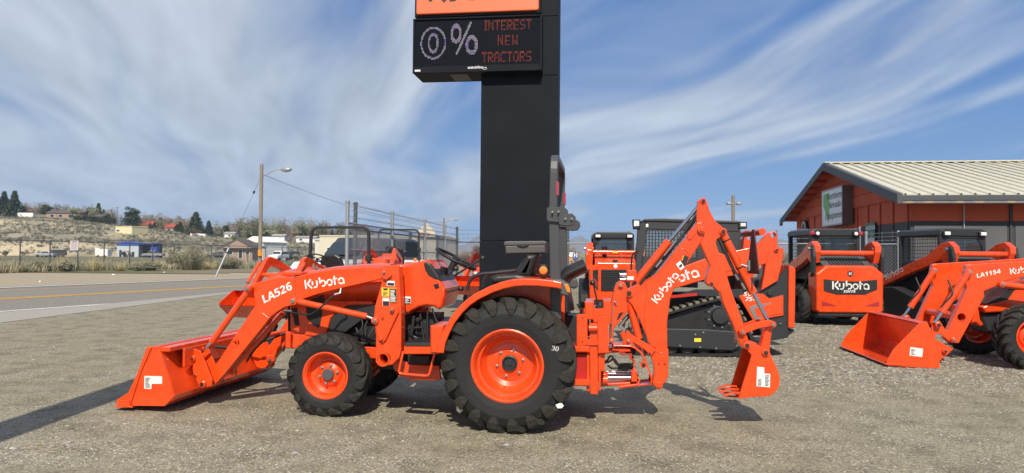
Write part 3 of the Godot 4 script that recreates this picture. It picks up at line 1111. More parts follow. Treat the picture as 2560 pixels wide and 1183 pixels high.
func main_loader(T: Node3D) -> void:
	var z := 0.50
	var arm := [620, 716, 627, 712, 664, 700.5, 697, 694, 736, 692.5, 773, 684, 832, 674, 909, 668.5, 961, 668, 974, 676, 973, 690, 950, 698.5, 909, 708, 851, 721.5, 824, 728, 793, 736, 760, 747, 747, 757, 738, 762, 727, 764, 710, 769, 692, 780, 675, 794, 663, 810, 561, 936, 537, 962, 524, 964, 509, 958, 515, 947, 640, 760, 632, 732, 622, 727]
	side_part(T, "loader_arm", M.orange, 0.42, z, arm, true, 0.008, 2, [[592, 857, 0.024]])
	for sgn in [1.0, -1.0]:
		var sfx := "" if sgn > 0 else ""
		var q := func(px: float, py: float, zz: float) -> Vector3:
			var v := s3(px, py, zz)
			return Vector3(v.x, v.y, v.z * sgn)
		# weld seam plates on the knee and on the lower half of the arm
		var s := Shape.new()
		lathe(s, q.call(592, 857, 0.46), Vector3.BACK, [Vector2(0.024, -0.045), Vector2(0.033, -0.045), Vector2(0.033, 0.045), Vector2(0.024, 0.045)], 20)
		put(s, "arm_collar" + sfx, M.orange, T)
		# knee seams
		s = Shape.new()
		pipe(s, [q.call(736, 693, 0.501), q.call(737, 722, 0.501), q.call(739, 748, 0.501)], 0.0035, 6)
		pipe(s, rounded([q.call(640, 760, 0.501), q.call(651, 780, 0.501), q.call(672, 796, 0.501)], 0.05, 5), 0.0035, 6)
		put(s, "weld_seam", M.orange, T)
		# levelling rod beside the arm
		s = Shape.new()
		tube(s, q.call(706, 786, 0.38), q.call(574, 930, 0.38), 0.024, 0.024, 10)
		box(s, q.call(578, 926, 0.38), Vector3(0.09, 0.07, 0.06), 0.01)
		put(s, "levelling_rod", M.orange, T)
		pin(T, q.call(574, 930, 0.40), 0.022, 0.05, M.steel)
		# bucket ram and lift ram
		var r1 := ram(T, q.call(625, 722, 0.53), q.call(530, 855, 0.53), q.call(493, 893, 0.53), 0.028, 0.013, "bucket_ram")
		r1.name = r1.name
		ram(T, q.call(745, 754, 0.53), q.call(916, 791, 0.53), q.call(941, 801, 0.53), 0.0265, 0.0125, "lift_ram")
		pin(T, q.call(625, 721, 0.52), 0.030, 0.05, M.steel)
		pin(T, q.call(738, 752, 0.52), 0.036, 0.05, M.steel)
		pin(T, q.call(940, 801, 0.53), 0.030, 0.04, M.steel)
		# the brackets at the back of the bucket
		s = Shape.new()
		var pa := sp(0.56, [422, 859, 449, 856, 466, 868, 480, 930, 495, 972, 478, 986, 470, 940])
		plate(s, pa, 0.545 * sgn, 0.56 * sgn, 0.004)
		put(s, "bucket_rib", M.orange, T)
		s = Shape.new()
		pa = sp(0.585, [468, 866, 500, 878, 512, 905, 530, 950, 528, 966, 500, 972, 484, 940])
		plate(s, pa, 0.57 * sgn, 0.585 * sgn, 0.004)
		plate(s, pa, 0.44 * sgn, 0.455 * sgn, 0.004)
		put(s, "bucket_bracket", M.orange, T)
		pin(T, q.call(492, 894, 0.53), 0.026, 0.08, M.charcoal)
		pin(T, q.call(498, 936, 0.53), 0.016, 0.07, M.charcoal)
		pin(T, q.call(517, 957, 0.53), 0.030, 0.08, M.charcoal)
		# mast
		s = Shape.new()
		plate(s, sp(0.52, [953, 664, 997, 662, 1003, 784, 1003, 877, 998, 895, 981, 912, 962, 917, 948, 914, 938, 906, 939, 840, 933, 798, 937, 765, 954, 705]), 0.40 * sgn, 0.52 * sgn, 0.01, 2, [[on_side(TT, 963, 896, 0.52), 0.047]])
		put(s, "mast", M.orange, T)
		s = Shape.new()
		lathe(s, q.call(963, 896, 0.46), Vector3.BACK, [Vector2(0.047, -0.07), Vector2(0.060, -0.07), Vector2(0.060, 0.07), Vector2(0.047, 0.07)], 24)
		put(s, "mast_collar", M.orange, T)
		s = Shape.new()
		plate(s, sp(0.545, [937, 764, 994, 767, 996, 781, 964, 850, 956, 858, 946, 852, 934, 806]), 0.52 * sgn, 0.545 * sgn, 0.005)
		put(s, "mast_plate", M.orange, T)
		s = Shape.new()
		plate(s, sp(0.55, [957, 671, 966, 672, 978, 687, 977, 692, 965, 701, 957, 699, 953, 685]), 0.515 * sgn, 0.55 * sgn, 0.006)
		put(s, "pivot_cover", M.orange, T)
		pin(T, q.call(961, 681, 0.545), 0.018, 0.012, M.steel, "bolt", false)
		pin(T, q.call(981, 774, 0.545), 0.02, 0.03, M.steel, "bolt")
		pin(T, q.call(955, 846, 0.54), 0.022, 0.016, M.orange, "bolt", false)
		pin(T, q.call(957, 793, 0.545), 0.016, 0.012, M.orange, "bolt", false)
		# frame arm that ties the mast to the front of the tractor
		s = Shape.new()
		plate(s, sp(0.40, [724, 838, 800, 842, 830, 866, 940, 872, 940, 900, 820, 896, 722, 872]), 0.30 * sgn, 0.34 * sgn, 0.006)
		put(s, "frame_rail", M.orange, T)
		hose(T, [q.call(706, 776, 0.46), q.call(735, 783, 0.54), q.call(778, 788, 0.56), q.call(800, 770, 0.56), q.call(835, 738, 0.53), q.call(848, 734, 0.52)], 0.008)
		s = Shape.new()
		tube(s, q.call(703, 775, 0.46), q.call(730, 779, 0.51), 0.012, 0.012, 8)
		tube(s, q.call(836, 737, 0.53), q.call(850, 733, 0.52), 0.010, 0.010, 8)
		tube(s, q.call(850, 734, 0.52), q.call(852, 722, 0.50), 0.009, 0.009, 8)
		put(s, "hose_fitting", M.steel, T)
		hose(T, [q.call(616, 905, 0.36), q.call(640, 868, 0.34), q.call(668, 846, 0.36), q.call(690, 800, 0.36)], 0.009)
		hose(T, [q.call(494, 876, 0.30), q.call(530, 866, 0.24), q.call(590, 872, 0.22), q.call(640, 850, 0.3)], 0.014)
	# tubes across
	var s := Shape.new()
	var c := s3(963, 896, 0.5)
	tube(s, Vector3(c.x, c.y, -0.42), Vector3(c.x, c.y, 0.39), 0.047, 0.047, 20, false)
	put(s, "cross_tube", M.orange, T)
	s = Shape.new()
	c = s3(592, 857, 0.5)
	tube(s, Vector3(c.x, c.y, -0.42), Vector3(c.x, c.y, 0.42), 0.024, 0.024, 16, false)
	put(s, "cross_tube", M.orange, T)
	s = Shape.new()
	c = s3(690, 690, 0.4)
	box(s, Vector3(c.x + 0.12, c.y + 0.02, 0.28), Vector3(0.18, 0.03, 0.16), 0.006)
	put(s, "hose_guard", M.orange, T)
	# lettering on the arm
	var t := along_side(TT, 763, 723, 862, 709, 0.5015)
	wordmark(T, t[0], t[1], M.white)
	t = along_side(TT, 660, 766, 724, 734, 0.5015)
	letters(T, "LA526", t[0], 0.066, M.white, 0.12, true, 1.12)
	# bucket: bent sheet, end plates, wear strip and edge
	var W := 0.90
	var B := knot("loader_bucket", T)
	var sheet := [366, 868, 396, 866, 416, 930, 435, 990, 431, 1001, 410, 1016, 318, 1016]
	s = Shape.new()
	var path := sp(W, sheet)
	var prof := PackedVector2Array()
	for p in path:
		prof.append(p)
	var inner := PackedVector2Array()
	for i in prof.size():
		var d: Vector2 = (prof[mini(i + 1, prof.size() - 1)] - prof[maxi(i - 1, 0)]).normalized()
		inner.append(prof[i] + Vector2(d.y, -d.x) * 0.012)
	inner.reverse()
	prof.append_array(inner)
	plate(s, prof, -W + 0.012, W - 0.012, 0.002)
	put(s, "bucket_shell", M.orange, B)
	for sgn in [1.0, -1.0]:
		s = Shape.new()
		plate(s, sp(W, [366, 868, 396, 866, 434, 993, 411, 1016, 318, 1015, 297, 1015, 299, 1003, 320, 984, 340, 941, 352, 908]), (W - 0.012) * sgn, W * sgn, 0.003)
		put(s, "end_plate", M.orange, B)
		s = Shape.new()
		plate(s, sp(W + 0.01, [366, 869, 378, 870, 352, 930, 334, 985, 325, 1014, 297, 1015, 292, 1000, 320, 982, 340, 940, 352, 907]), W * sgn, (W + 0.012) * sgn, 0.003)
		put(s, "side_cutter", M.orange, B)
		s = Shape.new()
		plate(s, sp(W + 0.02, [292, 1000, 322, 1002, 324, 1014, 330, 1019, 284, 1019, 292, 1013]), (W + 0.012) * sgn, (W + 0.024) * sgn, 0.003)
		put(s, "wear_shoe", M.orange, B)
	s = Shape.new()
	var e0 := on_side(TT, 286, 1019, W)
	var e1 := on_side(TT, 330, 1016, W)
	box(s, Vector3((e0.x + e1.x) / 2, e0.y + 0.007, 0), Vector3(e1.x - e0.x, 0.014, W * 2.0), 0.004)
	put(s, "cutting_edge", M.orange, B)
	s = Shape.new()
	var l0 := on_side(TT, 398, 868, W)
	box(s, Vector3(l0.x + 0.045, l0.y - 0.02, 0), Vector3(0.09, 0.04, W * 1.99), 0.006)
	box(s, Vector3(l0.x + 0.10, l0.y - 0.11, 0), Vector3(0.02, 0.16, W * 1.6), 0.006)
	put(s, "top_lip", M.orange, B)
	sticker(B, TT, W + 0.001, [361, 940, 405, 941, 405, 960, 379, 960, 378, 973, 360, 972], M.label_white)
	print_rows(B, TT, W + 0.003, 363, 944, 377, 970, 8, M.ink, 11)

func main_rear(T: Node3D) -> void:
	# fenders: an arched sheet, its rolled outer edge and the inner wall
	var outer := [1091, 884, 1096, 858, 1107, 829, 1122, 799, 1141, 773, 1162, 752, 1185, 735, 1223, 716, 1252, 705, 1280, 698.5, 1310, 696, 1345, 697, 1385, 701, 1404, 706]
	var inner := [1109, 884, 1113, 860, 1123, 835, 1137, 808, 1155, 784, 1175, 764, 1197, 749, 1230, 733, 1258, 723, 1284, 717.5, 1310, 715, 1345, 716, 1385, 720, 1404, 724]
	var ring := []
	ring.append_array(outer)
	for i in range(inner.size() - 2, -1, -2):
		ring.append(inner[i])
		ring.append(inner[i + 1])
	var out2 := sp(0.765, outer)
	for sgn in [1.0, -1.0]:
		var F := knot("fender", T)
		var s := Shape.new()
		plate(s, sp(0.765, ring), 0.735 * sgn, 0.765 * sgn, 0.012, 3)
		put(s, "fender_edge", M.orange, F)
		s = Shape.new()
		for i in out2.size() - 1:
			var a := out2[i]
			var b := out2[i + 1]
			var d := (b - a).normalized()
			var n := Vector3(-d.y, d.x, 0)
			s.quad(Vector3(a.x, a.y, 0.34 * sgn), Vector3(b.x, b.y, 0.34 * sgn), Vector3(b.x, b.y, 0.755 * sgn), Vector3(a.x, a.y, 0.755 * sgn), n)
			var o := n * -0.012
			s.quad(Vector3(a.x, a.y, 0.34 * sgn) + o, Vector3(b.x, b.y, 0.34 * sgn) + o, Vector3(b.x, b.y, 0.755 * sgn) + o, Vector3(a.x, a.y, 0.755 * sgn) + o, -n)
		put(s, "fender_top", M.orange, F)
		s = Shape.new()
		var wall := outer.duplicate()
		wall.append_array([1404, 850, 1110, 884])
		plate(s, sp(0.765, wall), 0.325 * sgn, 0.337 * sgn, 0.002)
		put(s, "fender_wall", M.orange, F)
	# seat, tool box, rails
	side_part(T, "seat_back", M.vinyl, -0.22, 0.22, [1285, 697, 1290, 676, 1306, 650, 1315, 634, 1340, 634, 1344, 640, 1336, 668, 1326, 697], false, 0.05, 4)
	side_part(T, "seat_cushion", M.vinyl, -0.23, 0.23, [1225, 694, 1240, 687, 1290, 684, 1325, 690, 1325, 712, 1230, 712], false, 0.04, 3)
	var tb := knot("tool_box", T)
	side_part(tb, "case", M.box_grey, -0.14, 0.20, [1262, 614, 1364, 612, 1363, 633, 1264, 635], false, 0.014, 3)
	side_part(tb, "lid", M.box_grey, -0.145, 0.205, [1259, 606, 1264, 603, 1360, 602, 1365, 605, 1365, 613, 1260, 615], false, 0.012, 3)
	side_part(tb, "latch", M.charcoal, 0.20, 0.215, [1292, 611, 1322, 610.5, 1320, 615, 1309, 619, 1294, 616], false, 0.004)
	for sgn in [1.0, -1.0]:
		var s := Shape.new()
		var pts := []
		for q in [[1167, 728], [1172, 706], [1182, 692], [1204, 685], [1254, 681], [1290, 676]]:
			var v := s3(q[0], q[1], 0.40)
			pts.append(Vector3(v.x, v.y, v.z * sgn))
		pipe(s, rounded(pts, 0.06, 5), 0.015, 10)
		put(s, "grab_rail", M.vinyl, T)
	# roll bar: folding hoop over two posts
	var zr := 0.52
	var R := knot("roll_bar", T)
	var a := s3(1383, 530, zr)
	var topp := s3(1383, 391, zr)
	var s := Shape.new()
	var hoop := rounded([Vector3(a.x, a.y, zr), Vector3(topp.x + 0.01, topp.y, zr), Vector3(topp.x + 0.01, topp.y, -zr), Vector3(a.x, a.y, -zr)], 0.14, 8)
	bar(s, hoop, 0.062, 0.055, Vector3.RIGHT)
	put(s, "hoop", M.frame_grey, R)
	for sgn in [1.0, -1.0]:
		s = Shape.new()
		var b := s3(1383, 560, zr)
		var e := s3(1391, 690, zr)
		bar(s, [Vector3(b.x + 0.01, b.y + 0.05, zr * sgn), Vector3(e.x, e.y - 0.35, zr * sgn)], 0.085, 0.06, Vector3.RIGHT)
		put(s, "post", M.frame_grey, R)
		var h := knot("hinge", R)
		for zz in [0.045, -0.055]:
			s = Shape.new()
			plate(s, sp(zr + 0.05, [1367, 521, 1371, 518, 1409, 517, 1418, 524, 1420, 540, 1412, 553, 1398, 556, 1371, 554, 1367, 550]), (zr * sgn) + zz, (zr * sgn) + zz + 0.010, 0.003)
			put(s, "hinge_plate", M.frame_grey, h)
			s = Shape.new()
			plate(s, sp(zr + 0.05, [1396, 540, 1412, 536, 1430, 534, 1438, 541, 1438, 553, 1431, 563, 1416, 565, 1398, 562]), (zr * sgn) + zz + 0.012 * signf(zz), (zr * sgn) + zz + 0.012 * signf(zz) + 0.010, 0.003)
			put(s, "hinge_plate", M.frame_grey, h)
		for q in [[1382, 531], [1397, 530], [1414, 548], [1430, 548]]:
			var v := s3(q[0], q[1], zr + 0.05)
			pin(h, Vector3(v.x, v.y, (zr + 0.068) * sgn), 0.016, 0.012, M.steel, "bolt", false)
		s = Shape.new()
		var r0 := s3(1392, 472, zr)
		box(s, Vector3(r0.x + 0.005, r0.y, zr * sgn), Vector3(0.022, 0.115, 0.061), 0.003)
		put(s, "reflector", M.tail_red, R)
	# lamps
	for sgn in [1.0, -1.0]:
		var L := knot("indicator_lamp", T)
		s = Shape.new()
		var c := s3(1359, 678, 0.62)
		box(s, Vector3(c.x, c.y, 0.62 * sgn), Vector3(0.07, 0.115, 0.05), 0.02, 2)
		put(s, "lamp_housing", M.black, L)
		s = Shape.new()
		lathe(s, Vector3(c.x, c.y + 0.005, 0.64 * sgn), Vector3(0, 0, sgn), [Vector2(0.034, 0), Vector2(0.034, 0.012), Vector2(0.026, 0.022), Vector2(0, 0.026)], 20)
		put(s, "lens", M.amber, L)
		s = Shape.new()
		plate(s, sp(0.74, [1380, 699, 1400, 698, 1424, 712, 1428, 735, 1418, 742, 1402, 738, 1388, 715]), 0.60 * sgn, 0.74 * sgn, 0.02, 3)
		var hs := put(s, "rear_lamp", M.box_grey, T)
		s = Shape.new()
		plate(s, sp(0.75, [1409, 712, 1419, 710, 1425, 722, 1426, 733, 1417, 731]), 0.72 * sgn, 0.747 * sgn, 0.008, 2)
		put(s, "lens", M.amber, hs)
	# seat of the backhoe operator
	s = Shape.new()
	pipe(s, rounded([s3(1464, 664, 0.05), s3(1445, 672, 0.05), s3(1413, 688, 0.05), s3(1404, 712, 0.05), s3(1415, 748, 0.05), s3(1419, 776, 0.05)], 0.12, 8), 0.062, 14, Vector2(3.0, 1.0))
	put(s, "backhoe_seat", M.vinyl, T)
	side_part(T, "rear_bracket", M.black, -0.30, 0.30, [1366, 700, 1402, 705, 1412, 790, 1380, 800], false, 0.02)
	# rear frame under the seat
	block(T, "rear_frame", M.orange, 1380, 866, 1474, 882, -0.36, 0.36, 0.01)
	block(T, "rear_frame", M.red, 1380, 884, 1474, 952, -0.3, 0.3, 0.01)
	block(T, "lower_rail", M.orange, 1300, 950, 1474, 966, 0.30, 0.36, 0.008)
	block(T, "lower_rail", M.orange, 1300, 950, 1474, 966, -0.36, -0.30, 0.008)

func bar(s: Shape, pts: Array, w: float, h: float, wide_along: Vector3) -> void:   # a square tube that follows points
	var rings := []
	for i in pts.size():
		var d: Vector3 = (pts[mini(i + 1, pts.size() - 1)] - pts[maxi(i - 1, 0)]).normalized()
		var u := (wide_along - d * wide_along.dot(d)).normalized()
		var v := d.cross(u).normalized()
		var ring := []
		for q in [[-1, -0.8], [-0.8, -1], [0.8, -1], [1, -0.8], [1, 0.8], [0.8, 1], [-0.8, 1], [-1, 0.8]]:
			ring.append(pts[i] + u * q[0] * w * 0.5 + v * q[1] * h * 0.5)
		rings.append(ring)
	for i in rings.size() - 1:
		for j in 8:
			var k := (j + 1) % 8
			var mid: Vector3 = (pts[i] + pts[i + 1]) * 0.5
			s.quad(rings[i][j], rings[i][k], rings[i + 1][k], rings[i + 1][j], (rings[i][j] + rings[i + 1][k]) * 0.5 - mid)
	for e in 2:
		var ring: Array = rings[0] if e == 0 else rings[-1]
		var o: Vector3 = (pts[0] - pts[1]) if e == 0 else (pts[-1] - pts[-2])
		for j in range(1, 7):
			s.tri(ring[0], ring[j], ring[j + 1], o)

func main_backhoe(T: Node3D) -> void:
	var z := 0.08
	# sub-frame with the stabiliser columns
	for sgn in [1.0, -1.0]:
		var z0: float = 0.34 * sgn
		var k := knot("stabiliser", T)
		var s := Shape.new()
		plate(s, sp(0.40, [1441, 788, 1468, 786, 1469, 866, 1441, 868]), z0, z0 + 0.015 * sgn, 0.004, 1, [[on_side(TT, 1456, 797, 0.4), 0.006], [on_side(TT, 1456, 857, 0.4), 0.006]])
		plate(s, sp(0.40, [1494, 794, 1521, 792, 1522, 884, 1495, 886]), z0, z0 + 0.015 * sgn, 0.004, 1, [[on_side(TT, 1510, 799, 0.4), 0.006]])
		plate(s, sp(0.40, [1468, 850, 1495, 850, 1495, 866, 1468, 866]), z0, z0 + 0.013 * sgn, 0.003)
		put(s, "column_plate", M.orange, k)
		s = Shape.new()
		plate(s, sp(0.38, [1473, 810, 1494, 810, 1495, 990, 1475, 989]), z0 - 0.06 * sgn, z0 - 0.002 * sgn, 0.006)
		put(s, "leg", M.orange, k)
		s = Shape.new()
		plate(s, sp(0.36, [1466, 880, 1474, 880, 1474, 982, 1466, 980]), z0 - 0.07 * sgn, z0 - 0.02 * sgn, 0.004)
		plate(s, sp(0.36, [1496, 886, 1502, 886, 1502, 980, 1496, 980]), z0 - 0.07 * sgn, z0 - 0.02 * sgn, 0.004)
		put(s, "leg_guide", M.orange, k)
		s = Shape.new()
		var a := s3(1472, 822, 0.39)
		var b := s3(1493, 822, 0.39)
		tube(s, Vector3(a.x, a.y, z0 + 0.01 * sgn), Vector3(b.x, b.y, z0 + 0.01 * sgn), 0.03, 0.03, 14)
		put(s, "roller", M.orange, k)
	block(T, "cross_beam", M.orange, 1462, 886, 1512, 930, -0.5, 0.30, 0.01)
	block(T, "valve_stand", M.orange, 1462, 756, 1484, 800, -0.25, 0.30, 0.008)
	block(T, "valve_stand", M.orange, 1482, 772, 1512, 808, -0.2, 0.26, 0.008)
	block(T, "valve_stand", M.orange, 1508, 752, 1528, 812, -0.12, 0.24, 0.008)
	block(T, "valve_block", M.charcoal, 1400, 790, 1462, 860, -0.3, 0.05, 0.01)
	side_part(T, "boot", M.black, 0.16, 0.24, [1486, 775, 1489, 766, 1496, 757, 1506, 758, 1511, 775], false, 0.02, 2)
	var s := Shape.new()
	tube(s, s3(1495, 762, 0.2), s3(1484, 712, 0.2), 0.008, 0.007, 8)
	lathe(s, s3(1483, 714, 0.2), Vector3(-0.2, 1, 0), [Vector2(0, 0), Vector2(0.018, 0.005), Vector2(0.025, 0.022), Vector2(0.018, 0.042), Vector2(0, 0.048)], 14)
	put(s, "control_lever", M.black, T)
	side_part(T, "pivot_tower", M.orange, -0.12, 0.14, [1536, 722, 1542, 709, 1552, 704, 1563, 708, 1569, 722, 1566, 750, 1570, 778, 1552, 802, 1535, 822, 1530, 862, 1523, 862, 1526, 770], false, 0.008, 2)
	side_part(T, "tower_slot", M.black, 0.138, 0.143, [1548, 783, 1560, 780, 1546, 800, 1542, 800], false, 0.001)
	pin(T, s3(1552, 714, 0.14), 0.022, 0.02, M.steel)
	block(T, "coupler_block", M.orange, 1567, 676, 1592, 704, -0.06, 0.09, 0.008)
	sticker(T, TT, 0.092, [1568, 691, 1584, 691, 1584, 700, 1568, 700], M.label_white)
	for y in [687.0, 699.0]:
		s = Shape.new()
		tube(s, s3(1550, y, 0.02), s3(1568, y, 0.02), 0.016, 0.02, 12)
		put(s, "coupler", M.chrome, T)
	s = Shape.new()
	pipe(s, rounded([s3(1528, 860, 0.16), s3(1530, 800, 0.16), s3(1533, 758, 0.16), s3(1537, 753, 0.16), s3(1542, 762, 0.16)], 0.03, 4), 0.005, 8)
	put(s, "lock_rod", M.steel, T)
	pin(T, s3(1529, 852, 0.16), 0.024, 0.02, M.steel)
	# king post on its swing arms
	side_part(T, "king_post", M.orange, -0.13, 0.13, [1530, 861, 1577, 863, 1589, 868, 1603, 879, 1614, 895, 1621, 918, 1632, 946, 1630, 964, 1548, 973, 1547, 965, 1591, 959, 1596, 952, 1580, 930, 1584, 904, 1575, 898, 1575, 888, 1548, 888, 1547, 880, 1530, 878], false, 0.014, 3)
	side_part(T, "swing_arm", M.orange, -0.10, 0.10, [1506, 872, 1560, 869, 1577, 872, 1577, 880, 1520, 884, 1506, 892], false, 0.012, 2)
	side_part(T, "swing_arm", M.orange, -0.10, 0.10, [1502, 955, 1518, 958, 1577, 955, 1577, 963, 1520, 966, 1502, 968], false, 0.012, 2)
	for y in [875.0, 958.0]:
		s = Shape.new()
		var p := s3(1576, y, 0.0)
		tube(s, p - Vector3(0, 0.03, 0), p + Vector3(0, 0.03, 0), 0.045, 0.045, 14)
		put(s, "bearing", M.charcoal, T)
	for zz in [0.10, -0.10]:
		s = Shape.new()
		tube(s, s3(1503, 945, 0.0) + Vector3(0, 0, zz), s3(1520, 945, 0.0) + Vector3(0, 0, zz), 0.045, 0.045, 14)
		put(s, "swing_collar", M.orange, T)
		s = Shape.new()
		tube(s, s3(1518, 940, 0.0) + Vector3(0, 0, zz), s3(1580, 940, 0.0) + Vector3(0, 0, zz), 0.02, 0.02, 14)
		put(s, "swing_rod", M.chrome, T)
	s = Shape.new()
	tube(s, s3(1516, 929, 0.06), s3(1580, 929, 0.06), 0.010, 0.010, 10)
	put(s, "swing_rod", M.chrome, T)
	block(T, "swing_end", M.orange, 1578, 928, 1593, 956, -0.13, 0.15, 0.008)
	pin(T, s3(1609, 911, 0.14), 0.030, 0.022, M.charcoal)
	# hoses, one in a spiral sleeve
	s = Shape.new()
	pipe(s, rounded([s3(1545, 916, 0.1), s3(1562, 921, 0.1), s3(1584, 914, 0.1)], 0.1, 5), 0.024, 12)
	for i in 14:
		var a := s3(lerpf(1546, 1583, i / 13.0), 918.0 - 2.5 * sin(i / 13.0 * PI) + (0.0 if i < 9 else -1.0 * (i - 9) * 0.3), 0.1)
		lathe(s, a, Vector3(1, 0, 0), [Vector2(0.024, -0.005), Vector2(0.031, 0), Vector2(0.024, 0.005)], 12)
	put(s, "hose_sleeve", M.black, T)
	hose(T, [s3(1505, 912, 0.12), s3(1518, 903, 0.14), s3(1528, 885, 0.14), s3(1536, 904, 0.14), s3(1548, 916, 0.12)], 0.010)
	hose(T, [s3(1505, 900, 0.08), s3(1522, 908, 0.12), s3(1534, 894, 0.14), s3(1546, 912, 0.12)], 0.009, M.charcoal)
	hose(T, [s3(1520, 915, 0.08), s3(1530, 922, 0.12), s3(1546, 920, 0.12)], 0.009)
	# boom: wide web with a raised rim line
	side_part(T, "boom", M.orange, -0.075, 0.075, [1735, 568, 1742, 557, 1755, 555, 1765, 566, 1763, 582, 1751, 609, 1736, 632, 1714, 665, 1685, 723, 1676, 747, 1671, 786, 1668, 808, 1669, 870, 1672, 877, 1671, 941, 1662, 959, 1646, 968, 1634, 966, 1631, 955, 1635, 940, 1635, 914, 1627, 893, 1639, 872, 1626, 864, 1614, 836, 1598, 797, 1580, 763, 1564, 745, 1562, 732, 1568, 724, 1580, 718, 1590, 713, 1610, 702, 1637, 688, 1656, 667, 1692, 621, 1720, 589], false, 0.010, 3)
	for q in [[1612, 702, 1620, 730, 1612, 765, 1612, 800, 1617, 840, 1622, 858], [1612, 702, 1640, 690, 1662, 664, 1692, 629, 1704, 622, 1716, 625, 1723, 636, 1722, 650], [1672, 877, 1655, 884, 1642, 879]]:
		s = Shape.new()
		var pts := []
		for i in range(0, q.size(), 2):
			pts.append(s3(q[i], q[i + 1], 0.076))
		pipe(s, rounded(pts, 0.06, 5), 0.004, 6)
		put(s, "weld_seam", M.orange, T)
	s = Shape.new()
	plate(s, sp(0.082, [1716, 589, 1730, 570, 1741, 576, 1741, 583, 1730, 598, 1722, 601]), 0.07, 0.084, 0.004)
	put(s, "doubler_plate", M.orange, T)
	pin(T, s3(1754, 574, 0.085), 0.034, 0.02, M.orange)
	pin(T, s3(1572, 732, 0.0), 0.036, 0.10, M.charcoal)
	pin(T, s3(1646, 960, 0.0), 0.032, 0.085, M.orange)
	for q in [[1646, 904], [1661, 904]]:
		pin(T, s3(q[0], q[1], 0.0), 0.016, 0.079, M.orange, "plug", false)
	# ram inside the foot of the boom
	ram(T, s3(1573, 754, 0.02), s3(1597, 846, 0.02), s3(1609, 892, 0.02), 0.034, 0.017, "boom_ram")
	side_part(T, "boom_lock", M.orange, 0.06, 0.10, [1566, 829, 1571, 827, 1580, 838, 1632, 868, 1640, 876, 1628, 892, 1619, 882, 1612, 876, 1584, 857, 1571, 861, 1557, 861, 1559, 845], false, 0.006)
	side_part(T, "boom_lock", M.orange, 0.05, 0.09, [1550, 834, 1560, 827, 1568, 845, 1558, 852], false, 0.006)
	side_part(T, "lock_strut", M.steel, 0.06, 0.085, [1546, 812, 1551, 808, 1566, 790, 1570, 794, 1555, 815, 1566, 826, 1561, 831, 1546, 819], false, 0.004)
	pin(T, s3(1571, 852, 0.1), 0.020, 0.014, M.steel)
	pin(T, s3(1624, 883, 0.1), 0.016, 0.014, M.charcoal)
	# stick
	side_part(T, "dipper_stick", M.orange, -0.06, 0.06, [1746, 502, 1752, 497, 1761, 497, 1767, 503, 1776, 530, 1789, 553, 1811, 572, 1815, 583, 1803, 592, 1792, 600, 1790, 608, 1798, 632, 1813, 637, 1832, 663, 1834, 676, 1817, 681, 1820, 696, 1829, 727, 1857, 802, 1874, 858, 1873, 870, 1862, 874, 1852, 866, 1833, 813, 1808, 758, 1801, 731, 1793, 727, 1784, 717, 1771, 714, 1765, 707, 1766, 692, 1771, 677, 1776, 666, 1751, 610, 1741, 585, 1741, 535], false, 0.010, 3)
	pin(T, s3(1756, 504, 0.0), 0.026, 0.07, M.charcoal)
	pin(T, s3(1805, 580, 0.0), 0.030, 0.08, M.charcoal)
	pin(T, s3(1776, 709, 0.0), 0.026, 0.07, M.charcoal)
	# rams of stick and bucket
	ram(T, s3(1590, 706, 0.03), s3(1672, 604, 0.03), s3(1753, 508, 0.03), 0.037, 0.0165, "stick_ram")
	ram(T, s3(1807, 584, 0.03), s3(1883, 732, 0.03), s3(1921, 806, 0.03), 0.0345, 0.0175, "bucket_ram")
	s = Shape.new()
	tube(s, s3(1815, 600, 0.03), s3(1816.5, 603, 0.03), 0.038, 0.038, 16)
	tube(s, s3(1850, 667, 0.03), s3(1851.5, 670, 0.03), 0.038, 0.038, 16)
	put(s, "clamp", M.black, T)
	hose(T, [s3(1600, 712, 0.07), s3(1640, 660, 0.07), s3(1676, 625, 0.07), s3(1700, 600, 0.07), s3(1738, 540, 0.05), s3(1748, 520, 0.03)], 0.012)
	hose(T, [s3(1604, 716, 0.05), s3(1650, 660, 0.05), s3(1690, 610, 0.05), s3(1742, 545, 0.03)], 0.012)
	s = Shape.new()
	tube(s, s3(1640, 668, 0.08), s3(1655, 650, 0.08), 0.010, 0.010, 8)
	tube(s, s3(1660, 640, 0.08), s3(1690, 602, 0.08), 0.008, 0.008, 8)
	put(s, "hose_fitting", M.steel, T)
	hose(T, [s3(1795, 590, 0.03), s3(1812, 630, 0.05), s3(1828, 668, 0.05), s3(1850, 700, 0.05), s3(1866, 728, 0.05)], 0.016)
	hose(T, [s3(1800, 600, -0.03), s3(1822, 650, -0.02), s3(1840, 690, -0.02), s3(1856, 720, 0.0)], 0.016)
	s = Shape.new()
	tube(s, s3(1838, 686, 0.06), s3(1846, 700, 0.06), 0.010, 0.010, 8)
	tube(s, s3(1854, 708, 0.06), s3(1863, 724, 0.06), 0.011, 0.011, 8)
	put(s, "hose_fitting", M.steel, T)
	# bucket linkage
	for zz in [0.075, -0.095]:
		s = Shape.new()
		plate(s, sp(0.09, [1846, 825, 1856, 820, 1890, 806, 1920, 800, 1930, 802, 1933, 810, 1928, 816, 1896, 822, 1858, 836, 1848, 835]), zz, zz + 0.02, 0.005)
		put(s, "link", M.orange, T)
	s = Shape.new()
	plate(s, sp(0.05, [1916, 812, 1934, 812, 1928, 845, 1924, 884, 1914, 892, 1904, 886, 1902, 872, 1908, 840]), -0.05, 0.05, 0.008)
	put(s, "link", M.orange, T)
	pin(T, s3(1852, 828, 0.0), 0.028, 0.10, M.steel)
	pin(T, s3(1926, 809, 0.0), 0.028, 0.10, M.steel)
	# backhoe bucket
	var W := 0.20
	var B := knot("backhoe_bucket", T)
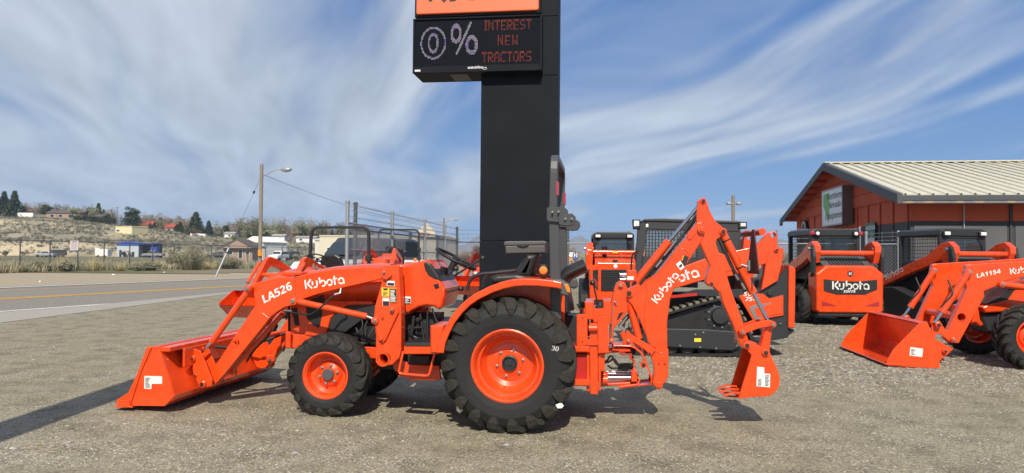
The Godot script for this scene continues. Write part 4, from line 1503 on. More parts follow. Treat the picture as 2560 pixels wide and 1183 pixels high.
	var side := [1864, 872, 1858, 866, 1860, 857, 1868, 853, 1886, 861, 1916, 872, 1925, 881, 1932, 900, 1942, 919, 1950, 944, 1949, 964, 1941, 979, 1928, 989, 1916, 992, 1871, 994, 1846, 996, 1879, 888]
	for sgn in [1.0, -1.0]:
		s = Shape.new()
		plate(s, sp(W, side), (W - 0.014) * sgn, W * sgn, 0.003)
		put(s, "cheek", M.orange, B)
		s = Shape.new()
		plate(s, sp(W + 0.005, [1879, 889, 1894, 890, 1869, 995, 1846, 997]), W * sgn, (W + 0.010) * sgn, 0.003)
		put(s, "side_cutter", M.orange, B)
		for q in [[1867, 863], [1914, 881]]:
			var v := s3(q[0], q[1], W)
			pin(B, Vector3(v.x, v.y, (W - 0.01) * sgn), 0.030, 0.03, M.charcoal)
	var back := sp(W, [1868, 856, 1886, 863, 1916, 874, 1925, 883, 1932, 901, 1942, 920, 1949, 944, 1948, 964, 1940, 978, 1928, 988, 1916, 991, 1871, 993, 1846, 995])
	s = Shape.new()
	for i in back.size() - 1:
		var d := (back[i + 1] - back[i]).normalized()
		var n := Vector3(-d.y, d.x, 0)
		var o := n * -0.012
		var a := Vector3(back[i].x, back[i].y, 0)
		var b := Vector3(back[i + 1].x, back[i + 1].y, 0)
		var w := Vector3(0, 0, W - 0.01)
		s.quad(a - w, b - w, b + w, a + w, n)
		s.quad(a - w + o, b - w + o, b + w + o, a + w + o, -n)
	put(s, "bucket_shell", M.orange, B)
	for i in 3:
		s = Shape.new()
		var zz := lerpf(-0.16, 0.16, i / 2.0)
		var a := on_side(TT, 1852, 996, W)
		var top := a.y + 0.045
		plate(s, PackedVector2Array([Vector2(a.x - 0.14, a.y + 0.002), Vector2(a.x - 0.13, a.y + 0.012), Vector2(a.x - 0.06, top), Vector2(a.x + 0.03, top), Vector2(a.x + 0.03, a.y)]), zz - 0.032, zz + 0.032, 0.008)
		put(s, "tooth", M.orange, B)
	sticker(B, TT, W + 0.002, [1893, 917, 1911, 919, 1911, 934, 1926, 935, 1925, 969, 1891, 966], M.label_white)
	print_rows(B, TT, W + 0.004, 1895, 948, 1905, 965, 6, M.ink, 21)
	print_rows(B, TT, W + 0.004, 1913, 938, 1924, 966, 8, M.ink, 22)
	# lettering and warning labels on the boom
	var t := along_side(TT, 1643, 760, 1699, 689, 0.077)
	wordmark(T, t[0], t[1], M.white)
	sticker(T, TT, 0.077, [1690, 661, 1701, 652, 1712, 669, 1701, 676], M.label_white)
	sticker(T, TT, 0.0795, [1697, 666, 1704, 659, 1706, 665, 1700, 670], M.label_black)
	sticker(T, TT, 0.077, [1702, 652, 1708, 636, 1722, 643, 1713, 668], M.label_black)
	sticker(T, TT, 0.0795, [1703, 650, 1708, 637, 1711, 639, 1706, 653], M.label_orange)
	# warning triangle for slow vehicles, seen almost edge on, on its bracket
	s = Shape.new()
	var w0 := s3(1873, 676, 0.05)
	var w1 := s3(1884, 574, 0.05)
	s.x = Transform3D(Basis(Vector3.UP, deg_to_rad(92)), Vector3(w0.x + 0.035, w0.y, 0.05))
	plate(s, PackedVector2Array([Vector2(-0.19, 0.0), Vector2(-0.17, -0.03), Vector2(0.17, -0.03), Vector2(0.19, 0.0), Vector2(0.03, w1.y - w0.y), Vector2(-0.03, w1.y - w0.y)]), -0.006, 0.006, 0.002)
	put(s, "warning_triangle", mat(lin(0.07, 0.008, 0.010), 0.75), T)
	s = Shape.new()
	tube(s, s3(1852, 662, 0.05), s3(1872, 668, 0.05), 0.012, 0.012, 8)
	box(s, s3(1872, 664, 0.05), Vector3(0.02, 0.09, 0.05), 0.004)
	put(s, "triangle_bracket", M.steel, T)

func hit(px: float, py: float, o: Vector3, n: Vector3) -> Vector3:
	var r := ray(px, py)
	return EYE + r * ((o - EYE).dot(n) / r.dot(n))

# ---------------------------------------------------------------- pylon sign
func build_pylon() -> void:
	var c := at(1298, 640, 13.4)
	var P := Transform3D(Basis(Vector3.UP, deg_to_rad(-7.5)), Vector3(c.x, 0, c.z))
	var T := thing("pylon_sign", P, "tall dark grey pylon with a message board and an orange sign panel", "pylon sign")
	var xl := on_side(P, 1201, 400, 0).x
	var xr := on_side(P, 1394, 300, 0).x
	var seams := [0.0, on_side(P, 1300, 602, 0).y, on_side(P, 1300, 190, 0).y, on_side(P, 1380, 40, 0).y, 8.6]
	for i in 4:
		var s := Shape.new()
		box(s, Vector3((xl + xr) / 2, (seams[i] + seams[i + 1]) / 2, -0.33), Vector3(xr - xl, seams[i + 1] - seams[i] - 0.003, 0.66 + 0.004 * i), 0.008)
		put(s, "column_panel", M.pylon, T)
	var s := Shape.new()
	box(s, Vector3((xl + xr) / 2, 4.3, -0.33), Vector3(xr - xl - 0.05, 8.5, 0.6), 0.005)
	put(s, "column_core", M.black, T)
	# rivets down both edges of the column
	for i in 16:
		for x in [xl + 0.03, xr - 0.03]:
			s = Shape.new()
			lathe(s, Vector3(x, 0.9 + i * 0.26, 0.0), Vector3.BACK, [Vector2(0.008, -0.01), Vector2(0.008, 0.003), Vector2(0, 0.005)], 6)
			put(s, "rivet", M.charcoal, T)
	# message board
	var zf := 0.20
	var l := on_side(P, 1032, 185, zf)
	var r := on_side(P, 1355, 176, zf)
	var top := on_side(P, 1200, 42, zf).y
	var bot := (l.y + r.y) / 2
	var B := knot("message_board", T)
	s = Shape.new()
	box(s, Vector3((l.x + r.x) / 2, (bot + top) / 2, zf - 0.36), Vector3(r.x - l.x, top - bot, 0.70), 0.012)
	put(s, "cabinet", M.pylon, B)
	s = Shape.new()
	box(s, Vector3(lerpf(l.x, r.x, 0.35), bot - 0.004, zf - 0.34), Vector3(0.34, 0.012, 0.5), 0.004)
	put(s, "hatch", M.box_grey, B)
	var sl := l.x + 0.035
	var sr := r.x - 0.04
	var st := top - 0.03
	var sb := bot + 0.125
	for q in [[l.x, sl, bot, top], [sr, r.x, bot, top], [sl, sr, st, top], [sl, sr, bot, sb]]:
		s = Shape.new()
		box(s, Vector3((q[0] + q[1]) / 2, (q[2] + q[3]) / 2, zf + 0.005), Vector3(q[1] - q[0], q[3] - q[2], 0.05), 0.006)
		put(s, "bezel", M.pylon, B)
	s = Shape.new()
	var z := zf - 0.004
	s.tri(Vector3(sl, st, z), Vector3(sr, st, z), Vector3(sr, sb, z), Vector3.BACK)
	s.tri(Vector3(sl, st, z), Vector3(sr, sb, z), Vector3(sl, sb, z), Vector3.BACK)
	for v in s.v:
		s.u.append(Vector2((v.x - sl) / (sr - sl), (st - v.y) / (st - sb)))
	var sm := StandardMaterial3D.new()
	sm.albedo_color = lin(0.005, 0.007, 0.009)
	sm.metallic_specular = 0.15
	sm.roughness = 0.55
	var led := ImageTexture.create_from_image(led_picture())
	sm.emission_enabled = true
	sm.emission = Color(1, 1, 1)
	sm.emission_operator = BaseMaterial3D.EMISSION_OP_MULTIPLY
	sm.emission_texture = led
	sm.emission_energy_multiplier = 0.48
	sm.texture_filter = BaseMaterial3D.TEXTURE_FILTER_LINEAR
	put(s, "led_screen", sm, B)
	letters(B, "watchfire", Transform3D(Basis(), Vector3(lerpf(l.x, r.x, 0.432), bot + 0.045, zf + 0.03)), 0.045, M.white)
	s = Shape.new()
	var ringp := []
	for i in 14:
		var a := TAU * i / 14
		ringp.append(Vector3(lerpf(l.x, r.x, 0.565) + cos(a) * 0.035, bot + 0.06 + sin(a) * 0.02, zf + 0.031))
	pipe(s, ringp, 0.005, 6, Vector2.ONE, true)
	put(s, "emblem", M.white, B)
	s = Shape.new()
	box(s, Vector3(l.x + 0.10, bot + 0.05, zf + 0.031), Vector3(0.11, 0.035, 0.004), 0.001)
	put(s, "label", M.label_white, B)
	# orange panel above, mostly out of view
	var ol := on_side(P, 1036, 40, 0.14).x
	var orr := on_side(P, 1352, 36, 0.14).x
	var ob := on_side(P, 1196, 42, 0.14).y + 0.035
	var O := knot("sign_cabinet", T)
	s = Shape.new()
	box(s, Vector3((ol + orr) / 2, ob + 0.75, -0.16), Vector3(orr - ol, 1.5, 0.56), 0.01)
	put(s, "cabinet", M.pylon, O)
	s = Shape.new()
	box(s, Vector3((ol + orr) / 2, ob + 0.75, 0.13), Vector3(orr - ol - 0.07, 1.42, 0.07), 0.03, 3)
	var face := put(s, "sign_face", M.sign_orange, O)
	wordmark(face, Transform3D(Basis(), Vector3(ol + 0.28, ob + 0.285, 0.168)), (orr - ol) * 0.77, M.label_black)

const GLYPHS := {
	"I": ["111", "010", "010", "010", "010", "010", "111"], "N": ["10001", "11001", "10101", "10101", "10011", "10001", "10001"],
	"T": ["11111", "00100", "00100", "00100", "00100", "00100", "00100"], "E": ["11111", "10000", "10000", "11110", "10000", "10000", "11111"],
	"R": ["11110", "10001", "10001", "11110", "10100", "10010", "10001"], "S": ["01111", "10000", "10000", "01110", "00001", "00001", "11110"],
	"W": ["10001", "10001", "10001", "10101", "10101", "11011", "10001"], "A": ["01110", "10001", "10001", "11111", "10001", "10001", "10001"],
	"C": ["01111", "10000", "10000", "10000", "10000", "10000", "01111"], "O": ["01110", "10001", "10001", "10001", "10001", "10001", "01110"]}

func led_picture() -> Image:
	# the board's own dots: 120 by 46 lamps, each 5 texture pixels with a dark gap
	var W := 120
	var H := 46
	var k := 5
	var im := Image.create(W * k, H * k, false, Image.FORMAT_RGB8)
	im.fill(Color(0.035, 0.055, 0.075))
	var rng := RandomNumberGenerator.new()
	rng.seed = 3
	var dot := func(x: int, y: int, c: Color) -> void:
		if x >= 0 and y >= 0 and x < W and y < H:
			im.fill_rect(Rect2i(x * k, y * k, k - 1, k - 1), c)
	for y in H:
		for x in W:
			var hx := 0.04 + 0.03 * sin(x * 0.3 + y * 0.22)
			dot.call(x, y, Color(0.05 + hx * 0.5, 0.07, 0.08 + hx))
	var rings := [[17.4, 22.2, 11.7, 15.0, 0.8], [17.4, 22.2, 4.4, 8.6, 0.8], [39.5, 13.6, 4.3, 7.6, 1.2], [54.7, 25.2, 4.6, 7.6, 1.3]]
	for q in rings:
		for y in H:
			for x in W:
				var d := Vector2((x - q[0]) / q[2], (y - q[1]) / q[3]).length()
				if absf(d - 1.0) * minf(q[2], q[3]) < q[4]:
					dot.call(x, y, [Color(0.95, 0.9, 1.0), Color(0.72, 0.6, 1.0), Color(0.9, 0.95, 0.9), Color(1.0, 0.8, 0.85)][rng.randi() % 4])
	for i in 60:
		var t := i / 59.0
		for o in [0.0, 0.9]:
			dot.call(int(lerpf(53.8, 40.0, t) + o), int(lerpf(3.8, 34.5, t)), Color(0.95, 0.92, 0.95))
	var lines := [["INTEREST", 67, 2, 10], ["NEW", 80, 17, 10], ["TRACTORS", 65, 33, 10]]
	for q in lines:
		var x: int = q[1]
		for ch in q[0]:
			var g: Array = GLYPHS[ch]
			for yy in q[3]:
				var row: String = g[int(yy * 7 / float(q[3]))]
				for xx in row.length():
					if row[xx] == "1":
						var f := 0.6 + 0.4 * rng.randf()
						dot.call(x + xx, q[2] + yy, Color(0.98 * f, 0.40 * f, 0.30 * f))
			x += g[0].length() + (1 if q[0] != "NEW" else 2)
	return im

# ---------------------------------------------------------------- building
func build_building() -> void:
	var c := at(2277, 640, 22.6)
	var BT := Transform3D(Basis(Vector3.UP, deg_to_rad(-8.3)), Vector3(c.x, 0, c.z))
	var T := thing("equipment_store", BT, "low orange and charcoal building with a ribbed cream metal roof", "building")
	var eave := 3.5
	var band := on_side(BT, 2277, 553, 0).y
	var L := 26.0
	var D := 14.4
	var rise := 1.8
	var faded := mat(lin(0.56, 0.098, 0.040), 0.8)
	faded.albedo_texture = M.pylon.albedo_texture
	triplanar(faded, 0.4)
	var dark := mat(lin(0.040, 0.043, 0.050), 0.7)
	var mid := mat(lin(0.105, 0.108, 0.115), 0.75)
	mid.albedo_texture = M.pylon.albedo_texture
	triplanar(mid, 0.35)
	var roofm := mat(lin(0.58, 0.56, 0.465), 0.55)
	roofm.albedo_texture = noise_tex(noise(FastNoiseLite.TYPE_SIMPLEX_SMOOTH, 0.03, 71, 5), 512, [0.0, 0.5, 1.0], [Color(0.86, 0.85, 0.83), Color(0.96, 0.96, 0.95), Color(1, 1, 1)])
	triplanar(roofm, 0.3)
	var trim := mat(lin(0.060, 0.066, 0.078), 0.6)
	# core walls
	var s := Shape.new()
	box(s, Vector3(L / 2, band / 2, -D / 2), Vector3(L, band, D), 0.01)
	put(s, "lower_wall", dark, T)
	s = Shape.new()
	box(s, Vector3(L / 2, (band + eave) / 2, -D / 2), Vector3(L - 0.02, eave - band, D - 0.02), 0.01)
	put(s, "upper_wall", faded, T)
	# long side: grey panels between dark uprights, joint strips above
	var x := 0.03
	for w in [2.85, 2.95, 2.9, 2.9, 2.9]:
		s = Shape.new()
		box(s, Vector3(x + w / 2, (band - 0.12) / 2, 0.012), Vector3(w - 0.14, band - 0.12, 0.03), 0.006)
		put(s, "wall_panel", mid, T)
		s = Shape.new()
		box(s, Vector3(x + w + 0.05, eave / 2, 0.02), Vector3(0.09, eave - 0.04, 0.05), 0.006)
		put(s, "upright", dark, T)
		x += w + 0.1
	s = Shape.new()
	tube(s, Vector3(1.55, 0.2, 0.07), Vector3(1.55, eave + 0.1, 0.07), 0.022, 0.022, 8)
	put(s, "conduit", M.galv, T)
	# gable boards, one by one, narrowing to the ridge
	var pitch := 0.37
	var y := eave - 0.02
	while y < eave + rise - 0.15:
		var t0 := (y - eave) / rise
		var t1 := minf((y + pitch - 0.012 - eave) / rise, 0.99)
		var h0 := D / 2 * (1.0 - maxf(t0, 0.0))
		var h1 := D / 2 * (1.0 - t1)
		s = Shape.new()
		s.x = Transform3D(Basis(Vector3.UP, -PI / 2), Vector3(0, 0, -D / 2))
		plate(s, PackedVector2Array([Vector2(-h0, y), Vector2(h0, y), Vector2(h1, eave + rise * t1), Vector2(-h1, eave + rise * t1)]), 0.0, 0.05, 0.008)
		put(s, "siding_board", faded, T)
		y += pitch
	s = Shape.new()
	s.x = Transform3D(Basis(Vector3.UP, -PI / 2), Vector3(0, 0, -D / 2))
	plate(s, PackedVector2Array([Vector2(-D / 2 + 0.1, eave - 0.03), Vector2(D / 2 - 0.1, eave - 0.03), Vector2(0, eave + rise - 0.06)]), -0.3, -0.01, 0.005)
	put(s, "gable_backing", dark, T)
	# upright battens below the boards
	for i in 12:
		s = Shape.new()
		box(s, Vector3(-0.02, (band + eave) / 2 - 0.05, -0.2 - i * 1.2), Vector3(0.05, eave - band - 0.02, 0.09), 0.008)
		put(s, "batten", faded, T)
		s = Shape.new()
		box(s, Vector3(-0.015, band / 2, -0.2 - i * 1.2), Vector3(0.04, band - 0.02, 0.09), 0.008)
		put(s, "batten", dark, T)
	s = Shape.new()
	box(s, Vector3(-0.03, eave - 0.06, -D / 2), Vector3(0.06, 0.08, D), 0.008)
	put(s, "belt_board", faded, T)
	# roof: two slopes with overhang, ribs, ridge cap, barge boards, eave angle
	var ovx := 0.65
	var ovz := 0.75
	var slope := rise / (D / 2)
	var ze := ovz
	var ye := eave - slope * ovz + 0.10
	var yr := eave + rise + 0.10
	var n1 := Vector3(0, D / 2 + ovz, yr - ye).normalized()
	var R := knot("roof", T)
	for side in 2:
		s = Shape.new()
		var e := Vector3(0, ye, ze) if side == 0 else Vector3(0, ye, -D - ovz)
		var rr := Vector3(0, yr, -D / 2)
		var nn := Vector3(0, n1.y, n1.z if side == 0 else -n1.z)
		var a := Vector3(-ovx, 0, 0)
		var b := Vector3(L, 0, 0)
		s.quad(e + a, e + b, rr + b, rr + a, nn)
		s.quad(e + a - nn * 0.06, e + b - nn * 0.06, rr + b - nn * 0.06, rr + a - nn * 0.06, -nn)
		s.quad(e + a, e + b, e + b - nn * 0.06, e + a - nn * 0.06, e - rr)
		put(s, "roof_sheet", roofm if side == 0 else faded, R)
		# barge board
		s = Shape.new()
		var dirv := (rr - e)
		var A := e + a + Vector3(-0.02, 0.03, 0) - dirv.normalized() * 0.02
		var Bq := rr + a + Vector3(-0.02, 0.03, 0)
		s.quad(A, Bq, Bq - Vector3(0, 0.30, 0), A - Vector3(0, 0.30, 0), Vector3(-1, 0, 0))
		s.quad(A + Vector3(0.16, 0, 0), Bq + Vector3(0.16, 0, 0), Bq, A, nn)
		s.quad(A - Vector3(0, 0.30, 0), Bq - Vector3(0, 0.30, 0), Bq + Vector3(0.05, -0.30, 0), A + Vector3(0.05, -0.30, 0), -nn)
		s.quad(A, A + Vector3(0.16, 0, 0), A + Vector3(0.16, -0.30, 0), A - Vector3(0, 0.30, 0), e - rr)
		put(s, "barge_board", trim, R)
		for i in 8:   # lookouts under the overhang
			s = Shape.new()
			var q := e.lerp(rr, 0.08 + i * 0.115) - nn * 0.13
			box(s, q + Vector3(-ovx / 2, 0, 0), Vector3(ovx, 0.09, 0.09), 0.006)
			put(s, "lookout", faded, R)
	for i in 30:
		var xx := -ovx + 0.22 + i * 0.40
		s = Shape.new()
		var e := Vector3(xx, ye, ze + 0.01)
		var rr := Vector3(xx, yr, -D / 2 + 0.12)
		for q in [[-0.045, 0.0, -0.022, 0.034], [-0.022, 0.034, 0.022, 0.034], [0.022, 0.034, 0.045, 0.0]]:
			s.quad(e + Vector3(q[0], 0, 0) + n1 * q[1], e + Vector3(q[2], 0, 0) + n1 * q[3], rr + Vector3(q[2], 0, 0) + n1 * q[3], rr + Vector3(q[0], 0, 0) + n1 * q[1], n1 + Vector3((q[1] - q[3]) * 20, 0, 0) * (1.0 if q[0] > 0 else 1.0))
		put(s, "roof_rib", roofm, R)
		s = Shape.new()
		s.tri(e + Vector3(-0.045, 0, 0.001), e + Vector3(0.0, 0.05, 0.001), e + Vector3(0.045, 0, 0.001), Vector3.BACK)
		put(s, "rib_end", M.black, R)
	s = Shape.new()
	box(s, Vector3(L / 2 - ovx / 2, yr + 0.03, -D / 2), Vector3(L + ovx, 0.05, 0.5), 0.012)
	put(s, "ridge_cap", roofm, R)
	s = Shape.new()
	box(s, Vector3(L / 2 - ovx / 2, ye - 0.10, ze - 0.02), Vector3(L + ovx, 0.16, 0.04), 0.005)
	put(s, "eave_board", trim, R)
	s = Shape.new()
	box(s, Vector3(L / 2 - ovx / 2, ye - 0.225, ze - 0.04), Vector3(L + ovx - 0.1, 0.085, 0.04), 0.005)
	var flaky := mat(lin(0.30, 0.30, 0.31), 0.8)
	flaky.albedo_texture = noise_tex(noise(FastNoiseLite.TYPE_CELLULAR, 0.02, 15, 3), 256, [0.0, 0.5, 0.55, 1.0], [Color(0.7, 0.72, 0.76), Color(0.8, 0.82, 0.85), Color(1, 0.92, 0.72), Color(1, 0.95, 0.8)])
	triplanar(flaky, 0.7)
	put(s, "gutter", flaky, R)
	s = Shape.new()
	box(s, Vector3(L / 2, ye - 0.17, ovz / 2), Vector3(L, 0.02, ovz), 0.003)
	put(s, "soffit", dark, R)
	# box sign on the gable: pale face with green shape and script, brown side
	var gx := BT.basis.x
	var fo := BT * Vector3(-0.45, 0, 0)
	var ib := BT.affine_inverse()
	var p0 := ib * hit(2056, 556, fo, gx)
	var p1 := ib * hit(2107, 561, fo, gx)
	var p2 := ib * hit(2107, 463, fo, gx)
	var zc := (p0.z + p1.z) / 2
	var wz := absf(p1.z - p0.z)
	var hy := p2.y - p1.y
	var S := thing("box_sign", BT * Transform3D(Basis(Vector3.UP, -PI / 2), Vector3(-0.05, p1.y, zc)), "pale box sign with script lettering and a green shape on the orange gable", "sign")
	s = Shape.new()
	box(s, Vector3(0, hy / 2, 0.2), Vector3(wz, hy, 0.4), 0.01)
	put(s, "sign_case", mat(lin(0.13, 0.085, 0.08), 0.6), S)
	s = Shape.new()
	box(s, Vector3(0, hy / 2, 0.405), Vector3(wz - 0.12, hy - 0.12, 0.02), 0.004)
	put(s, "sign_face", mat(lin(0.62, 0.64, 0.66), 0.3), S)
	for q in [[0, hy - 0.03, wz, 0.06], [0, 0.03, wz, 0.06]]:
		s = Shape.new()
		box(s, Vector3(q[0], q[1], 0.41), Vector3(q[2], q[3], 0.03), 0.006)
		put(s, "sign_frame", M.galv, S)
	for q in [-1.0, 1.0]:
		s = Shape.new()
		box(s, Vector3(q * (wz / 2 - 0.03), hy / 2, 0.41), Vector3(0.06, hy - 0.12, 0.03), 0.006)
		put(s, "sign_frame", M.galv, S)
	s = Shape.new()
	var gw := wz * 0.30
	plate(s, PackedVector2Array([Vector2(-wz * 0.42, hy * 0.90), Vector2(-wz * 0.42 + gw, hy * 0.90), Vector2(-wz * 0.42 + gw, hy * 0.22), Vector2(-wz * 0.42 + gw * 0.9, hy * 0.10), Vector2(-wz * 0.42 + gw * 0.72, hy * 0.22), Vector2(-wz * 0.42, hy * 0.58)]), 0.412, 0.418, 0.001)
	put(s, "green_shape", mat(lin(0.10, 0.36, 0.05), 0.4), S)
	var ws := ["Northern", "Nevada", "Equipment"]
	for i in 3:
		letters(S, ws[i], Transform3D(Basis(), Vector3(-wz * [0.26, 0.16, 0.34][i], hy * [0.66, 0.42, 0.14][i], 0.422)), hy * 0.155, M.label_black, 0.3, false, wz / hy * 0.74, "Droid Serif")
	# smaller signs on the gable wall
	var go := BT * Vector3(-0.1, 0, 0)
	var a0 := ib * hit(2163, 592, go, gx)
	var a1 := ib * hit(2186, 566, go, gx)
	var G := thing("wall_sign", BT * Transform3D(Basis(Vector3.UP, -PI / 2), Vector3(-0.05, a0.y - 0.1, (a0.z + a1.z) / 2)), "small green sign with white capitals low on the gable wall", "sign")
	s = Shape.new()
	var gwid := absf(a1.z - a0.z)
	box(s, Vector3(0, 0.35, 0.02), Vector3(gwid, 0.5, 0.04), 0.006)
	put(s, "sign_face", mat(lin(0.02, 0.11, 0.07), 0.4), G)
	letters(G, "HUSTLER", Transform3D(Basis(), Vector3(-gwid * 0.44, 0.30, 0.042)), 0.13, M.label_white, 0, true, gwid / 0.78)
	s = Shape.new()
	box(s, Vector3(0, -0.25, 0.02), Vector3(gwid * 0.9, 0.6, 0.03), 0.006)
	put(s, "notice", mat(lin(0.30, 0.42, 0.46), 0.4), G)
	a0 = ib * hit(2004, 590, go, gx)
	a1 = ib * hit(2020, 570, go, gx)
	var E := thing("round_sign", BT * Transform3D(Basis(Vector3.UP, -PI / 2), Vector3(-0.05, a0.y, (a0.z + a1.z) / 2)), "round dark emblem sign at the far end of the gable wall", "sign")
	s = Shape.new()
	lathe(s, Vector3(0, 0.35, 0), Vector3.BACK, [Vector2(0.42, 0), Vector2(0.42, 0.08), Vector2(0.36, 0.1), Vector2(0.0, 0.1)], 24)
	put(s, "disc", M.black, E)
	s = Shape.new()
	lathe(s, Vector3(0, 0.35, 0), Vector3.BACK, [Vector2(0.34, 0.1), Vector2(0.34, 0.112), Vector2(0.28, 0.112), Vector2(0.28, 0.1)], 24)
	put(s, "ring", M.label_white, E)

# ---------------------------------------------------------------- fences
func wire_fence(called: String, a: Vector3, b: Vector3, posts: Array, rail: float, low: float, tops: Array, arm: Vector3, pitch: float, metal: Material, label: String, wires := 3, post_r := 0.035, group := "", mesh_high := -1.0) -> Node3D:
	# posts: shares of the way from a to b; tops: height of each post
	var T := thing(called, Transform3D(Basis(), a), label, "fence", group)
	var d := b - a
	var len := d.length()
	for i in posts.size():
		var p: Vector3 = d * posts[i]
		var s := Shape.new()
		tube(s, p, p + Vector3(0, tops[i], 0), post_r, post_r, 10)
		lathe(s, p + Vector3(0, tops[i], 0), Vector3.UP, [Vector2(post_r * 1.25, -0.03), Vector2(post_r * 1.25, 0.01), Vector2(post_r * 0.6, 0.035), Vector2(0, 0.04)], 10)
		var o := put(s, "post", metal, T)
		if arm != Vector3.ZERO:
			s = Shape.new()
			tube(s, p + Vector3(0, tops[i], 0), p + Vector3(0, tops[i], 0) + arm, 0.02, 0.016, 6)
			put(s, "arm", metal, o)
	var s := Shape.new()
	tube(s, Vector3(0, rail, 0), d + Vector3(0, rail, 0), 0.025, 0.025, 8)
	put(s, "rail", metal, T)
	if low > 0.0:
		s = Shape.new()
		tube(s, Vector3(0, low, 0), d + Vector3(0, low, 0), 0.022, 0.022, 8)
		put(s, "rail", metal, T)
	for w in wires:
		s = Shape.new()
		var h: float = rail + (tops[0] - rail) * (w + 1) / (wires + 0.25)
		var h2: float = rail + (tops[-1] - rail) * (w + 1) / (wires + 0.25)
		var off := Vector3.ZERO
		if arm != Vector3.ZERO:
			off = arm * (w + 1.0) / wires
			h = tops[0]
			h2 = tops[-1]
		var steps := int(len / 2.5) + 1
		var prev := off + Vector3(0, h, 0)
		for i in steps:
			var t := (i + 1.0) / steps
			var q := off + d * t + Vector3(0, lerpf(h, h2, t) - 0.012 * sin(t * 37.0), 0)
			tube(s, prev, q, 0.0045, 0.0045, 4, false)
			prev = q
		if pitch < 0.15:
			var k := int(len / 0.24)
			for i in k:
				var t := (i + 0.5) / k
				var q := off + d * t + Vector3(0, lerpf(h, h2, t) - 0.012 * sin(t * 37.0), 0)
				tube(s, q - Vector3(0.02, 0.035, 0), q + Vector3(0.02, 0.035, 0), 0.003, 0.003, 3, false)
				tube(s, q - Vector3(-0.02, 0.035, 0), q + Vector3(-0.02, 0.035, 0), 0.003, 0.003, 3, false)
		put(s, "barbed_wire", metal, T).set_meta("kind", "stuff")
	# woven wire
	s = Shape.new()
	var top := rail if mesh_high < 0.0 else mesh_high
	var u := d.normalized()
	var x := -top
	while x < len:
		for dir in [1.0, -1.0]:
			var x0 := x if dir > 0 else x + top
			var x1 := x + top if dir > 0 else x
			var y0 := 0.05
			var y1 := top
			# clip to the run of the fence
			var pa := Vector2(x0, y0)
			var pb := Vector2(x1, y1)
			if minf(pa.x, pb.x) > len or maxf(pa.x, pb.x) < 0.0:
				continue
			for e in 2:
				var lim := 0.0 if e == 0 else len
				for f in 2:
					var p := pa if f == 0 else pb
					var q := pb if f == 0 else pa
					if (e == 0 and p.x < lim) or (e == 1 and p.x > lim):
						p = p.lerp(q, (lim - p.x) / (q.x - p.x))
						if f == 0:
							pa = p
						else:
							pb = p
			tube(s, u * pa.x + Vector3(0, pa.y, 0), u * pb.x + Vector3(0, pb.y, 0), 0.0040 if pitch < 0.15 else 0.0035, -1.0, 3, false)
		x += pitch
	if s.v.size() > 0:
		put(s, "woven_wire", M.galv, T).set_meta("kind", "stuff")
	return T

func ground_at(px: float, depth: float) -> Vector3:
	var p := at(px, 640, depth)
	return Vector3(p.x, lift(p.x), p.z)

func build_fences() -> void:
	# yard fence with gate, running away behind the tractor
	var a := ground_at(867, 18.6)
	var b := ground_at(1112, 30.5)
	wire_fence("yard_gate", a, b, [0.0, 0.34, 0.70, 1.0], 2.12, 1.42, [2.68, 2.66, 2.64, 2.62], Vector3.ZERO, 0.095, M.galv, "galvanised chain-link gate with barbed wire running away behind the front tractor", 3, 0.05)
	a = ground_at(887, 20.2)
	b = ground_at(1142, 33.0)
	wire_fence("yard_fence", a, b, [0.0, 0.42, 0.72, 1.0], 2.0, 0.0, [2.75, 2.1, 2.1, 2.62], Vector3.ZERO, 0.13, M.galv_dark, "grey chain-link fence panel just behind the galvanised gate", 2, 0.055)
	a = ground_at(1142, 33.2)
	b = ground_at(1420, 30.0)
	wire_fence("yard_fence", a, b, [0.0, 0.33, 0.66, 1.0], 1.95, 0.0, [2.55, 2.55, 2.55, 2.55], Vector3.ZERO, 0.14, M.galv_dark, "dark chain-link fence stretch behind the pylon sign", 3, 0.05)
	a = ground_at(1405, 26.5)
	b = ground_at(2150, 23.0)
	wire_fence("yard_fence", a, b, [0.0, 0.25, 0.5, 0.75, 1.0], 1.90, 0.0, [2.35, 2.35, 2.35, 2.35, 2.42], Vector3.ZERO, 0.10, M.galv, "bright galvanised fence behind the row of track loaders", 3, 0.03)
	a = ground_at(2166, 19.2)
	b = ground_at(2247, 18.4)
	wire_fence("store_gate", a, b, [0.0, 1.0], 1.80, 0.95, [2.12, 2.12], Vector3.ZERO, 0.09, M.galv, "narrow galvanised gate with barbed wire beside the charcoal wall", 3, 0.035)
	# long fence across the road, arms bent outwards
	var px := [-8.0, 86.0, 184.0, 270.0, 345.0, 411.0, 469.0, 521.0, 571.0, 615.0, 655.0]
	var de := [43.0, 44.3, 46.3, 48.4, 50.6, 53.0, 55.4, 57.8, 60.2, 62.6, 65.0]
	var B := ground_at(1010, 110)
	var A := ground_at(px[0], de[0])
	var back := (B - A).normalized()
	A -= back * 27.0
	var n := []
	var tops := []
	for i in 9:
		n.append(i * 3.0 / (B - A).length())
		tops.append(2.02)
	for i in px.size():
		var p := ground_at(px[i], de[i])
		n.append(clampf((p - A).dot(B - A) / (B - A).length_squared(), 0, 1))
		tops.append(2.02)
	for i in 8:
		n.append(n[-1] + 0.033)
		tops.append(2.02)
	wire_fence("field_fence", A, B, n, 2.0, 0.0, tops, Vector3(0.42, 0.42, 0.12), 0.22, M.galv_dark, "long chain-link fence with outward arms across the road", 3, 0.04)

